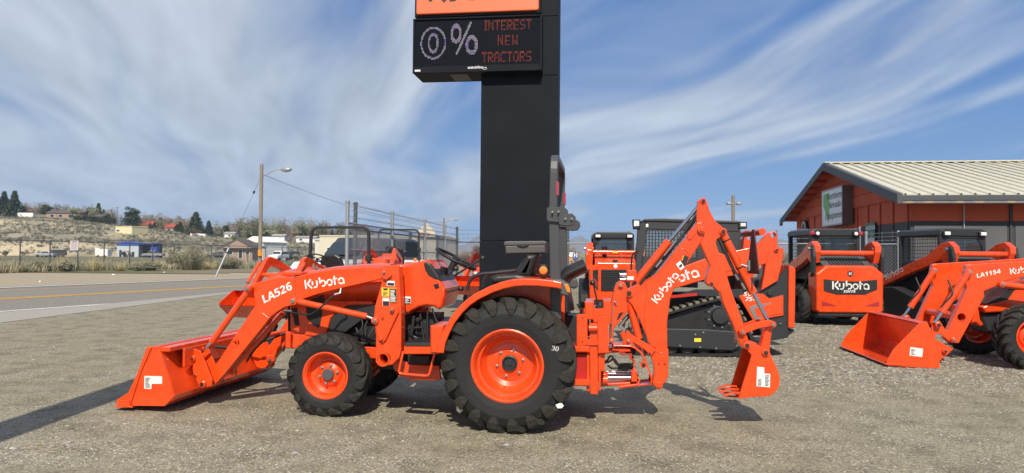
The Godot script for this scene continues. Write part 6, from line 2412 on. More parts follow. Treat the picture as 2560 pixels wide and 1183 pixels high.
		s = Shape.new()
		tube(s, Vector3(-1.98, 0.98, sz * 0.41), Vector3(-2.22, 0.78, sz * 0.41), 0.013, 0.013, 10)
		put(s, "ram_rod", M.chrome, A)
		if sz > 0:
			wordmark(A, Transform3D(Basis(Vector3.BACK, -0.28), Vector3(-1.34, 1.22, 0.3765)), 0.38, M.label_white)
		else:
			wordmark(A, Transform3D(Basis(Vector3.UP, PI) * Basis(Vector3.BACK, 0.28), Vector3(-0.98, 1.12, -0.3765)), 0.38, M.label_white)
	s = Shape.new()
	tube(s, Vector3(-1.72, 1.10, -0.4), Vector3(-1.72, 1.10, 0.4), 0.035, 0.035, 12)
	put(s, "cross_tube", M.orange, T)
	hose(T, [Vector3(-1.7, 1.05, -0.2), Vector3(-1.85, 0.98, 0.0), Vector3(-1.7, 1.02, 0.25)], 0.012)
	hose(T, [Vector3(-1.72, 1.0, -0.3), Vector3(-1.95, 0.86, -0.1), Vector3(-2.1, 0.8, 0.1)], 0.012, M.steel)
	var B := knot("loader_bucket", T)
	var side := PackedVector2Array([Vector2(-2.24, 0.86), Vector2(-2.20, 0.60), Vector2(-2.28, 0.47), Vector2(-2.42, 0.46), Vector2(-2.68, 0.64), Vector2(-2.70, 0.70), Vector2(-2.36, 0.87)])
	for sz in [-1.0, 1.0]:
		s = Shape.new()
		plate(s, side, sz * 0.42 - 0.006, sz * 0.42 + 0.006, 0.002)
		put(s, "end_plate", M.orange, B)
	s = Shape.new()
	var back := [Vector2(-2.34, 0.87), Vector2(-2.24, 0.86), Vector2(-2.20, 0.60), Vector2(-2.28, 0.47), Vector2(-2.42, 0.46), Vector2(-2.70, 0.66)]
	for i in back.size() - 1:
		var d: Vector2 = (back[i + 1] - back[i]).normalized()
		var n := Vector3(-d.y, d.x, 0)
		var a := Vector3(back[i].x, back[i].y, 0)
		var b := Vector3(back[i + 1].x, back[i + 1].y, 0)
		var w := Vector3(0, 0, 0.42)
		s.quad(a - w, b - w, b + w, a + w, n)
		s.quad(a - w - n * 0.01, b - w - n * 0.01, b + w - n * 0.01, a + w - n * 0.01, -n)
	put(s, "bucket_shell", M.orange, B)
	return T

func small_tractors() -> void:
	var T := compact_tractor(face_to(824, 12.0, 77.0).scaled_local(Vector3.ONE * 0.9), "small orange tractor with raised loader bucket facing the camera beyond the front loader")
	var first := T
	for q in [[988, 21.9, 86.0, "small tractor with roll bar seen through the chain-link gate"], [1285, 19.0, 66.0, "small tractor half hidden behind the steering wheel and pylon"]]:
		var c: Node3D = first.duplicate()
		c.name = numbered("compact_tractor")
		add_child(c)
		c.transform = face_to(q[0], q[1], q[2]).scaled_local(Vector3.ONE * 1.06)
		c.set_meta("label", q[3])

# ---------------------------------------------------------------- tractor at the right edge
func build_right_tractor() -> void:
	var o := on_level(2349, 922, 0.0)
	TT = Transform3D(Basis(Vector3.UP, deg_to_rad(-8.0)), o)
	var T := thing("loader_tractor", TT, "orange tractor at the right edge resting its open loader bucket on the gravel", "tractor")
	var W := 1.86
	var B := knot("loader_bucket", T)
	var side := [2318, 804, 2326, 822, 2336, 850, 2350, 899, 2350, 922, 2240, 916, 2217, 914, 2217, 903, 2233, 875, 2300, 807]
	for z in [-0.012, -W]:
		var s := Shape.new()
		plate(s, sp(0.0, side), z, z + 0.012, 0.003)
		put(s, "end_plate", M.orange, B)
	var back := sp(0.0, [2298, 808, 2318, 805, 2324, 822, 2330, 850, 2338, 885, 2334, 905, 2318, 916, 2290, 919, 2217, 914])
	var s := Shape.new()
	for i in back.size() - 1:
		var d := (back[i + 1] - back[i]).normalized()
		var n := Vector3(-d.y, d.x, 0)
		var a := Vector3(back[i].x, back[i].y, 0)
		var b := Vector3(back[i + 1].x, back[i + 1].y, 0)
		var w := Vector3(0, 0, -W)
		s.quad(a, b, b + w, a + w, n)
		s.quad(a - n * 0.012, b - n * 0.012, b + w - n * 0.012, a + w - n * 0.012, -n)
	put(s, "bucket_shell", M.orange, B)
	s = Shape.new()
	var e := on_side(TT, 2217, 913, 0.0)
	box(s, Vector3(e.x + 0.08, e.y + 0.012, -W / 2), Vector3(0.20, 0.02, W + 0.02), 0.005)
	put(s, "cutting_edge", M.orange, B)
	sticker(B, TT, 0.001, [2276, 868, 2308, 872, 2306, 893, 2274, 889], M.label_white)
	print_rows(B, TT, 0.003, 2278, 872, 2290, 888, 5, M.ink, 31)
	var zn := -0.42
	var arm := [2417, 664, 2428, 661, 2480, 658, 2620, 650, 2800, 640, 2800, 690, 2620, 690, 2560, 693, 2512, 703, 2490, 716, 2461, 728, 2461, 744, 2411, 834, 2398, 858, 2376, 858, 2360, 846, 2372, 822, 2418, 722, 2412, 690]
	for k in 2:
		var z1 := zn - 1.02 * k
		s = Shape.new()
		plate(s, sp(zn, arm), z1 - 0.10, z1, 0.01, 2, [[on_side(TT, 2404, 793, zn), 0.052]])
		put(s, "loader_arm", M.orange, T)
		var v := s3(2404, 793, zn)
		s = Shape.new()
		lathe(s, Vector3(v.x, v.y, z1 - 0.05), Vector3.BACK, [Vector2(0.052, -0.055), Vector2(0.062, -0.055), Vector2(0.062, 0.055), Vector2(0.052, 0.055)], 20)
		put(s, "arm_collar", M.orange, T)
		var dz := Vector3(0, 0, -1.02 * k)
		ram(T, s3(2421, 682, zn + 0.06) + dz, s3(2356, 781, zn + 0.06) + dz, s3(2337, 808, zn + 0.06) + dz, 0.044, 0.02, "bucket_ram")
		ram(T, s3(2503, 711, zn + 0.05) + dz, s3(2640, 728, zn + 0.05) + dz, s3(2700, 735, zn + 0.05) + dz, 0.042, 0.02, "lift_ram")
		pin(T, s3(2421, 681, zn + 0.02) + dz, 0.045, 0.06, M.steel)
		pin(T, s3(2503, 711, zn + 0.02) + dz, 0.042, 0.06, M.steel)
		pin(T, s3(2381, 849, zn + 0.02) + dz, 0.035, 0.06, M.steel)
		pin(T, s3(2342, 812, zn + 0.03) + dz, 0.040, 0.07, M.charcoal)
		s = Shape.new()
		plate(s, sp(zn + 0.03, [2330, 806, 2340, 800, 2350, 803, 2362, 822, 2386, 842, 2386, 852, 2376, 856, 2350, 834, 2340, 838, 2334, 862, 2328, 850]), z1 + 0.01, z1 + 0.035, 0.005)
		put(s, "link", M.orange, T)
		s = Shape.new()
		plate(s, sp(zn + 0.03, [2333, 844, 2346, 852, 2372, 866, 2386, 872, 2372, 886, 2352, 902, 2349, 912, 2338, 880]), z1 + 0.0, z1 + 0.02, 0.005)
		put(s, "bucket_bracket", M.orange, T)
		pin(T, s3(2362, 878, zn + 0.03) + dz, 0.03, 0.03, M.charcoal)
		hose(T, [s3(2370, 700, zn) + dz, s3(2385, 735, zn + 0.1) + dz, s3(2368, 752, zn + 0.08) + dz, s3(2352, 768, zn + 0.06) + dz], 0.012)
	s = Shape.new()
	var c := s3(2404, 793, zn)
	tube(s, Vector3(c.x, c.y, zn - 1.05), Vector3(c.x, c.y, zn - 0.05), 0.052, 0.052, 18, false)
	put(s, "cross_tube", M.orange, T)
	var t := along_side(TT, 2442, 699, 2490, 689, zn + 0.0015)
	letters(T, "LA1154", t[0], 0.054, M.white, 0.15, true, 1.2)
	t = along_side(TT, 2527, 686, 2600, 676, zn + 0.0015)
	wordmark(T, t[0], t[1], M.white)
	side_part(T, "hood_side", M.orange, -1.25, -0.62, [2455, 768, 2500, 748, 2530, 722, 2560, 706, 2800, 690, 2800, 775, 2560, 778, 2466, 783], false, 0.03, 2)
	side_part(T, "hood_vent", M.black, -1.26, -0.61, [2466, 760, 2500, 742, 2526, 722, 2545, 716, 2520, 750, 2490, 758], false, 0.006)
	side_part(T, "front_weight", M.orange, -1.2, -0.6, [2432, 770, 2446, 766, 2452, 800, 2460, 812, 2452, 816, 2440, 806, 2430, 808], false, 0.01)
	side_part(T, "front_frame", M.charcoal, -1.15, -0.7, [2450, 783, 2800, 780, 2800, 830, 2470, 830], false, 0.02)
	c = s3(2594, 845, -0.05)
	var R := c.y - 0.0
	wheel(T, Vector3(c.x, R, -0.20), R, 0.32, 0.235, 1, 20, true, M.orange)
	wheel(T, Vector3(c.x, R, -1.66), R, 0.32, 0.235, -1, 20, true, M.orange)
	s = Shape.new()
	tube(s, Vector3(c.x, R, -1.6), Vector3(c.x, R, -0.25), 0.07, 0.07, 12)
	put(s, "front_axle", M.charcoal, T)
	# the rest of it, beyond the right edge of the photograph
	var bx := c.x
	for z in [-0.22, -1.64]:
		wheel(T, Vector3(bx + 1.95, 0.64, z), 0.64, 0.42, 0.32, 1.0 if z > -1.0 else -1.0, 20, false, M.orange)
		s = Shape.new()
		for i in 8:
			var a0 := deg_to_rad(190 - i * 17.0)
			var a1 := deg_to_rad(173 - i * 17.0)
			var p := Vector3(bx + 1.95 + cos(a0) * 0.72, 0.66 + sin(a0) * 0.72, z)
			var q := Vector3(bx + 1.95 + cos(a1) * 0.72, 0.66 + sin(a1) * 0.72, z)
			var w := Vector3(0, 0, 0.22)
			s.quad(p - w, q - w, q + w, p + w, p - Vector3(bx + 1.95, 0.66, z))
		put(s, "fender", M.orange, T)
	s = Shape.new()
	box(s, Vector3(bx + 1.2, 0.78, -0.93), Vector3(1.9, 0.5, 0.45), 0.04)
	put(s, "chassis", M.charcoal, T)
	s = Shape.new()
	box(s, Vector3(bx + 1.75, 1.25, -0.93), Vector3(0.5, 0.14, 0.5), 0.05, 3)
	box(s, Vector3(bx + 2.02, 1.55, -0.93), Vector3(0.14, 0.55, 0.5), 0.05, 3)
	put(s, "seat", M.vinyl, T)
	s = Shape.new()
	bar(s, rounded([Vector3(bx + 2.3, 0.8, -0.35), Vector3(bx + 2.3, 2.5, -0.40), Vector3(bx + 2.3, 2.5, -1.46), Vector3(bx + 2.3, 0.8, -1.51)], 0.16, 7), 0.08, 0.06, Vector3.RIGHT)
	put(s, "roll_bar", M.frame_grey, T)

# ---------------------------------------------------------------- hillside, field, far hills
var crest := [[-900.0, 548.0], [-200.0, 546.0], [0.0, 545.0], [100.0, 547.0], [200.0, 553.0], [300.0, 567.0], [400.0, 576.0], [470.0, 585.0], [560.0, 596.0], [640.0, 602.0], [740.0, 606.0], [830.0, 611.0], [930.0, 622.0], [1080.0, 633.0], [1280.0, 640.0]]
func crest_height(px: float) -> float:
	for i in crest.size() - 1:
		if px < crest[i + 1][0]:
			var t: float = clampf((px - crest[i][0]) / (crest[i + 1][0] - crest[i][0]), 0, 1)
			var y := lerpf(crest[i][1], crest[i + 1][1], t)
			return maxf(at(px, y, 300.0).y, 0.0)
	return 0.0

var hill_noise: FastNoiseLite
func hill_y(x: float, z: float) -> float:
	var d := -z
	if d < 150.0:
		return 0.1
	var px := clampf(1280.0 + x / d * FOCAL, -900.0, 1279.0)
	var top := crest_height(px)
	var n := hill_noise.get_noise_2d(x, z)
	var foot := 205.0 + n * 9.0 + maxf(0.0, px - 380.0) * 0.05
	var bank := smoothstep(foot, foot + 14.0, d) * 0.30
	var slope := smoothstep(foot + 12.0, 300.0, d + n * 10.0) * 0.70
	return 0.1 + top * (bank + slope) + n * 0.8 * smoothstep(foot, foot + 30.0, d)

func build_hillside() -> void:
	hill_noise = noise(FastNoiseLite.TYPE_SIMPLEX_SMOOTH, 0.021, 33, 4)
	var grain := noise(FastNoiseLite.TYPE_SIMPLEX_SMOOTH, 0.11, 38, 3)
	var earth := mat(Color(1, 1, 1), 0.95)
	earth.albedo_texture = noise_tex(noise(FastNoiseLite.TYPE_SIMPLEX_SMOOTH, 0.05, 57, 5), 1024, [0.0, 0.4, 0.6, 1.0], [Color(0.62, 0.6, 0.57), Color(0.84, 0.83, 0.8), Color(0.93, 0.92, 0.9), Color(1, 1, 1)])
	triplanar(earth, 0.09)
	var s := Shape.new()
	var nx := 230
	var nz := 56
	var pts := []
	var cols := []
	for j in nz + 1:
		var d := 160.0 + 300.0 * pow(float(j) / nz, 1.25)
		for i in nx + 1:
			var x := lerpf(-2.3, 0.02, pow(float(i) / nx, 0.7)) * d
			var p := Vector3(x, hill_y(x, -d), -d)
			pts.append(p)
			var st := absf(hill_y(x, -d - 3.0) - hill_y(x, -d + 3.0)) / 6.0
			var g := grain.get_noise_2d(x, d)
			var c := Color(0.36, 0.325, 0.24).lerp(Color(0.64, 0.55, 0.38), smoothstep(0.13, 0.26, st + g * 0.06))
			c = c.lerp(Color(0.26, 0.255, 0.175), clampf(g * 1.3 + 0.1, 0, 0.7) * (1.0 - smoothstep(0.13, 0.26, st)))
			cols.append(c)
	for j in nz:
		for i in nx:
			var q := [j * (nx + 1) + i, j * (nx + 1) + i + 1, (j + 1) * (nx + 1) + i + 1, (j + 1) * (nx + 1) + i]
			for o in [[0, 1, 2], [0, 2, 3]]:
				s.tri(pts[q[o[0]]], pts[q[o[1]]], pts[q[o[2]]], Vector3.UP)
				for e in 3:
					var here: Vector3 = s.v[s.v.size() - 3 + e]
					for f in o:
						if here.is_equal_approx(pts[q[f]]):
							s.c[s.c.size() - 3 + e] = cols[q[f]]
	structure(s, "hillside", earth)
	# flat field between fence and hill
	s = Shape.new()
	var fm := mat(Color(1, 1, 1), 0.95)
	fm.albedo_texture = earth.albedo_texture
	triplanar(fm, 0.2)
	for i in 110:
		for j in 40:
			var a := lerpf(-2.2, -0.02, i / 110.0)
			var b := lerpf(-2.2, -0.02, (i + 1) / 110.0)
			var d0 := 44.0 * pow(1.045, j)
			var d1 := 44.0 * pow(1.045, j + 1)
			var p := [Vector3(a * d0, 0.135, -d0), Vector3(b * d0, 0.135, -d0), Vector3(b * d1, 0.135, -d1), Vector3(a * d1, 0.135, -d1)]
			var rel: Vector3 = p[0] - ROAD_AT
			if rel.dot(ROAD_OUT) < 13.0:
				continue
			var g := grain.get_noise_2d(p[0].x * 0.7, p[0].z * 0.35)
			s.tint = Color(0.24, 0.205, 0.13).lerp(Color(0.13, 0.15, 0.06), clampf(0.4 + g * 1.6, 0, 1)).lerp(Color(0.16, 0.155, 0.14), 0.6 if d0 > 70.0 and d0 < 105.0 else 0.0)
			s.quad(p[0], p[1], p[2], p[3], Vector3.UP)
	structure(s, "field", fm)
	# far hills behind everything
	s = Shape.new()
	s.tint = Color(0.17, 0.145, 0.12)
	var row := []
	for i in 121:
		var px := 700.0 + i * 16.0
		var h := 40.0 + 62.0 * exp(-pow((px - 1450.0) / 34.0, 2)) + 78.0 * exp(-pow((px - 1225.0) / 52.0, 2)) + 50.0 * exp(-pow((px - 1950.0) / 90.0, 2)) + hill_noise.get_noise_1d(px * 1.2) * 12.0
		var p := at(px, 640, 3400.0)
		row.append([Vector3(p.x, 0, p.z + 260.0), Vector3(p.x, h, p.z), Vector3(p.x, 0, p.z - 400.0)])
	for i in 120:
		s.quad(row[i][0], row[i + 1][0], row[i + 1][1], row[i][1], Vector3(0, 1, 1))
		s.quad(row[i][1], row[i + 1][1], row[i + 1][2], row[i][2], Vector3(0, 1, -1))
	structure(s, "far_hills", mat(Color(1, 1, 1), 0.95))

# ---------------------------------------------------------------- street furniture
func street_lamp(px: float, y_top: float, depth: float, arm_to: Vector2, r: float, label: String) -> void:
	var g := ground_at(px - 4.0, depth)
	var top := at(px, y_top, depth)
	var T := thing("street_lamp", Transform3D(Basis(), g), label, "street lamp")
	var s := Shape.new()
	var tp := top - g
	tube(s, Vector3(0, -0.1, 0), tp, r, r * 0.78, 14)
	put(s, "pole", M.wood, T)
	var a := at(px + (arm_to.x - px) * 0.08, y_top + 30.0 * 42.0 / depth, depth) - g
	var e := at(arm_to.x, arm_to.y, depth) - g
	s = Shape.new()
	pipe(s, rounded([a, Vector3(lerpf(a.x, e.x, 0.45), e.y - 0.12, a.z), Vector3(lerpf(a.x, e.x, 0.75), e.y + 0.03, a.z), e], 0.8, 8), 0.03 * depth / 42.0, 8)
	put(s, "bracket_arm", M.galv, T)
	s = Shape.new()
	var rings := []
	for q in [[-0.12, 0.05, 0.05], [0.0, 0.09, 0.08], [0.15, 0.13, 0.12], [0.35, 0.12, 0.16], [0.5, 0.07, 0.12], [0.56, 0.02, 0.04]]:
		var ring := []
		for i in 10:
			var t := TAU * i / 10
			ring.append(e + Vector3(q[0], 0.02 + cos(t) * q[1] - (0.05 if cos(t) < 0 else 0.0) * q[1] * 8.0, sin(t) * q[2] * 1.2) )
		rings.append(ring)
	loft(s, rings)
	put(s, "lamp_head", M.galv, T)

func build_street() -> void:
	street_lamp(654, 411, 42.0, Vector2(706, 424), 0.125, "weathered wooden street lamp pole with curved arm left of the gate")
	street_lamp(1110, 545, 100.0, Vector2(1136, 549), 0.14, "distant street lamp pole with curved arm above the cream shop")
	# marker sleeve at the foot of the near pole
	var g := ground_at(650, 41.9)
	var s := Shape.new()
	tube(s, Vector3(0, 1.15, 0), Vector3(0, 1.5, 0), 0.130, 0.137, 14)
	var o := lone(s, "pole_sleeve", M.label_orange, "orange marker sleeve around the wooden lamp pole", "marker")
	o.position = g
	# guy wire with its insulator and guard tube
	var top := at(653, 440, 42.0)
	var foot := on_level(540, 690, 0.14)
	var W := thing("guy_wire", Transform3D(Basis(), foot), "slanting guy wire with grey guard tube beside the road", "guy wire")
	var d := top - foot
	s = Shape.new()
	tube(s, Vector3.ZERO, d, 0.010, 0.010, 5, false)
	put(s, "wire", M.galv_dark, W)
	s = Shape.new()
	tube(s, d * -0.01, d * 0.27, 0.055, 0.055, 10)
	put(s, "guard_tube", M.galv, W)
	s = Shape.new()
	tube(s, d * 0.215, d * 0.228, 0.058, 0.058, 10)
	put(s, "band", M.black, W)
	s = Shape.new()
	lathe(s, d * 0.83, d, [Vector2(0, -0.12), Vector2(0.06, -0.06), Vector2(0.06, 0.06), Vector2(0, 0.12)], 10)
	put(s, "insulator", M.black, W)
	# overhead line from the near pole to the far one
	var a := at(656, 436, 42.0)
	var b := at(1109, 556, 100.0)
	s = Shape.new()
	var prev := a
	for i in 24:
		var t := (i + 1) / 24.0
		var q := a.lerp(b, t) - Vector3(0, 4.0 * t * (1 - t) * 0.9, 0)
		tube(s, prev, q, 0.014, 0.014, 4, false)
		prev = q
	lone(s, "overhead_line", M.galv_dark, "thin overhead line sagging between the two street lamp poles", "cable")
	# notice on the long fence
	g = at(186, 614, 46.2)
	var N := thing("notice_board", Transform3D(Basis(Vector3.UP, 0.25), Vector3(g.x, g.y - 0.27, g.z)), "white warning notice with rows of print on the far fence", "sign")
	s = Shape.new()
	box(s, Vector3(0, 0.27, 0.05), Vector3(0.48, 0.62, 0.015), 0.003)
	put(s, "board", mat(lin(0.55, 0.52, 0.55), 0.6), N)
	for i in 8:
		s = Shape.new()
		box(s, Vector3(0, 0.52 - i * 0.068, 0.06), Vector3(0.36 if i else 0.30, 0.022 if i else 0.05, 0.006), 0.001)
		put(s, "print", mat(lin(0.25, 0.10, 0.12), 0.6), N)
	# pole with two flood lamps behind the track loader
	g = ground_at(1833, 36.0)
	var F := thing("flood_lamp_pole", Transform3D(Basis(), g), "wooden pole with two flood lamps rising behind the dark cab", "lamp pole")
	var h := at(1833, 489, 36.0).y
	s = Shape.new()
	tube(s, Vector3.ZERO, Vector3(0, h, 0), 0.10, 0.085, 12)
	put(s, "pole", M.wood, F)
	for sx in [-1.0, 1.0]:
		s = Shape.new()
		box(s, Vector3(sx * 0.24, h - 0.42, 0.1), Vector3(0.24, 0.14, 0.22), 0.03, 2)
		box(s, Vector3(sx * 0.10, h - 0.42, 0.06), Vector3(0.16, 0.05, 0.05), 0.01)
		put(s, "flood_lamp", M.galv, F)
	# blue hospital sign and orange notice by the fence
	g = ground_at(1438, 34.0)
	var H := thing("hospital_sign", Transform3D(Basis(), g), "small blue sign with a white letter H behind the fence", "sign")
	var hy := at(1438, 642, 34.0).y
	s = Shape.new()
	tube(s, Vector3.ZERO, Vector3(0, hy + 0.3, 0), 0.03, 0.03, 8)
	put(s, "post", M.galv_dark, H)
	s = Shape.new()
	box(s, Vector3(0, hy, 0.04), Vector3(0.24, 0.34, 0.02), 0.003)
	put(s, "sign_face", mat(lin(0.02, 0.07, 0.30), 0.4), H)
	letters(H, "H", Transform3D(Basis(), Vector3(-0.085, hy - 0.10, 0.052)), 0.2, M.white)
	g = ground_at(1428, 36.0)
	var Q := thing("road_notice", Transform3D(Basis(), g), "small white and orange notice left of the blue sign", "sign")
	s = Shape.new()
	box(s, Vector3(0, hy + 0.1, 0.03), Vector3(0.24, 0.24, 0.02), 0.003)
	put(s, "upper_face", M.label_white, Q)
	s = Shape.new()
	box(s, Vector3(0, hy - 0.13, 0.03), Vector3(0.26, 0.16, 0.02), 0.003)
	put(s, "lower_face", M.label_orange, Q)
	s = Shape.new()
	tube(s, Vector3.ZERO, Vector3(0, hy + 0.2, 0), 0.03, 0.03, 8)
	put(s, "post", M.galv_dark, Q)
	# slatted fence beyond
	var A := ground_at(1405, 40.0)
	var S := thing("slat_fence", Transform3D(Basis(), A), "pale upright slat fence low behind the roll bar", "fence")
	for i in 28:
		s = Shape.new()
		box(s, Vector3(i * 0.11, 0.45, 0), Vector3(0.09, 0.9, 0.03), 0.005)
		put(s, "slat", M.galv, S)
	s = Shape.new()
	box(s, Vector3(1.5, 0.7, -0.04), Vector3(3.1, 0.08, 0.04), 0.005)
	put(s, "rail", M.galv_dark, S)
	# tall square sign leg outside the picture whose shadow crosses the lot
	var P := thing("sign_leg", Transform3D(Basis(), Vector3(-3.66, lift(-3.66), -2.6)), "tall square sign leg standing beside the photographer", "sign leg")
	s = Shape.new()
	box(s, Vector3(0, 2.9, 0), Vector3(0.40, 5.8, 0.25), 0.02)
	put(s, "leg", M.pylon, P)

# ---------------------------------------------------------------- cars
# local x to the rear, z across
func car(where: Transform3D, kind: String, paint: Material, label: String, group := "cars parked far off") -> Node3D:
	var T := thing("parked_car", where, label, "car" if kind != "pickup" else "pickup", group)
	var body: PackedVector2Array
	var roof: PackedVector2Array
	if kind == "pickup":
		body = PackedVector2Array([Vector2(-2.7, 0.45), Vector2(2.7, 0.5), Vector2(2.75, 1.12), Vector2(0.6, 1.15), Vector2(-1.2, 1.15), Vector2(-2.55, 1.05), Vector2(-2.75, 0.8)])
		roof = PackedVector2Array([Vector2(-1.25, 1.12), Vector2(0.65, 1.12), Vector2(0.5, 1.80), Vector2(-0.5, 1.86)])
	elif kind == "suv":
		body = PackedVector2Array([Vector2(-2.4, 0.45), Vector2(2.35, 0.5), Vector2(2.4, 1.12), Vector2(-1.1, 1.14), Vector2(-2.2, 1.05), Vector2(-2.45, 0.8)])
		roof = PackedVector2Array([Vector2(-1.2, 1.10), Vector2(2.36, 1.10), Vector2(2.15, 1.80), Vector2(1.8, 1.86), Vector2(-0.4, 1.84)])
	else:
		body = PackedVector2Array([Vector2(-2.2, 0.35), Vector2(2.2, 0.38), Vector2(2.25, 0.9), Vector2(1.5, 0.98), Vector2(-1.0, 0.95), Vector2(-2.1, 0.82), Vector2(-2.28, 0.6)])
		roof = PackedVector2Array([Vector2(-1.05, 0.93), Vector2(1.6, 0.95), Vector2(1.0, 1.42), Vector2(-0.3, 1.45)])
	var s := Shape.new()
	plate(s, body, -0.92, 0.92, 0.12, 3)
	put(s, "body", paint, T)
	s = Shape.new()
	plate(s, roof, -0.80, 0.80, 0.16, 3)
	put(s, "cabin", paint, T)
	for sz in [-1.0, 1.0]:
		s = Shape.new()
		plate(s, inset(ccw(roof.duplicate()), 0.12), sz * 0.80 - 0.01, sz * 0.80 + 0.012, 0.004)
		put(s, "side_window", M.pane, T)
		for x in [-1.45, 1.5]:
			s = Shape.new()
			lathe(s, Vector3(x, 0.34, sz * 0.82), Vector3(0, 0, sz), [Vector2(0.34, -0.1), Vector2(0.34, 0.1), Vector2(0.2, 0.12), Vector2(0.18, 0.09), Vector2(0, 0.1)], 18)
			put(s, "wheel", M.rubber, T)
		s = Shape.new()
		box(s, Vector3(body[2].x - 0.05, 0.9 if kind != "sedan" else 0.75, sz * 0.80), Vector3(0.14, 0.26, 0.15), 0.02)
		put(s, "tail_lamp", M.tail_red, T)
	s = Shape.new()
	var rx := 2.3 if kind == "suv" else (0.62 if kind == "pickup" else 1.34)
	s.x = Transform3D(Basis(Vector3.BACK, 0.2 if kind != "sedan" else 0.9), Vector3(rx, 1.46 if kind != "sedan" else 1.2, 0))
	box(s, Vector3.ZERO, Vector3(0.06, 0.46, 1.3), 0.02)
	put(s, "rear_window", M.pane, T)
	s = Shape.new()
	var fx := -0.86 if kind != "sedan" else -0.7
	s.x = Transform3D(Basis(Vector3.BACK, -0.85), Vector3(fx, 1.48 if kind != "sedan" else 1.2, 0))
	box(s, Vector3.ZERO, Vector3(0.04, 0.6, 1.3), 0.02)
	put(s, "windscreen", M.pane, T)
	return T

# ---------------------------------------------------------------- houses
func house(where: Transform3D, w: float, d: float, h: float, rise: float, wall: Material, roof: Material, windows: Array, label: String, along := true, over := 0.4) -> Node3D:
	var T := thing("house", where, label, "house")
	var s := Shape.new()
	box(s, Vector3(0, h / 2 - 0.5, 0), Vector3(w, h + 1.0, d), 0.02)
	put(s, "wall", wall, T)
	s = Shape.new()
	if along:
		s.x = Transform3D(Basis(Vector3.UP, PI / 2), Vector3.ZERO)
		plate(s, PackedVector2Array([Vector2(-d / 2 - over, h), Vector2(d / 2 + over, h), Vector2(d / 2 + over, h + 0.15), Vector2(0.3, h + rise), Vector2(-0.3, h + rise), Vector2(-d / 2 - over, h + 0.15)]), -w / 2 - over, w / 2 + over, 0.03)
	else:
		plate(s, PackedVector2Array([Vector2(-w / 2 - over, h), Vector2(w / 2 + over, h), Vector2(w / 2 + over, h + 0.15), Vector2(0.0, h + rise), Vector2(-w / 2 - over, h + 0.15)]), -d / 2 - over, d / 2 + over, 0.03)
	put(s, "roof", roof, T)
	if not along:
		s = Shape.new()
		plate(s, PackedVector2Array([Vector2(-w / 2 + 0.05, h - 0.02), Vector2(w / 2 - 0.05, h - 0.02), Vector2(0, h + rise - 0.35)]), d / 2 + over, d / 2 + over + 0.05, 0.01)
		put(s, "gable", wall, T)
	for q in windows:
		s = Shape.new()
		box(s, Vector3(q[0], q[1], d / 2 + 0.02), Vector3(q[2], q[3], 0.06), 0.01)
		var f := put(s, "window", M.white, T)
		s = Shape.new()
		box(s, Vector3(q[0], q[1], d / 2 + 0.055), Vector3(q[2] - 0.12, q[3] - 0.12, 0.02), 0.005)
		put(s, "pane", M.pane, f)
	return T

func on_hill(px: float, depth: float, yaw := 0.0) -> Transform3D:
	var p := at(px, 640, depth)
	return Transform3D(Basis(Vector3.UP, deg_to_rad(yaw)), Vector3(p.x, hill_y(p.x, p.z), p.z))

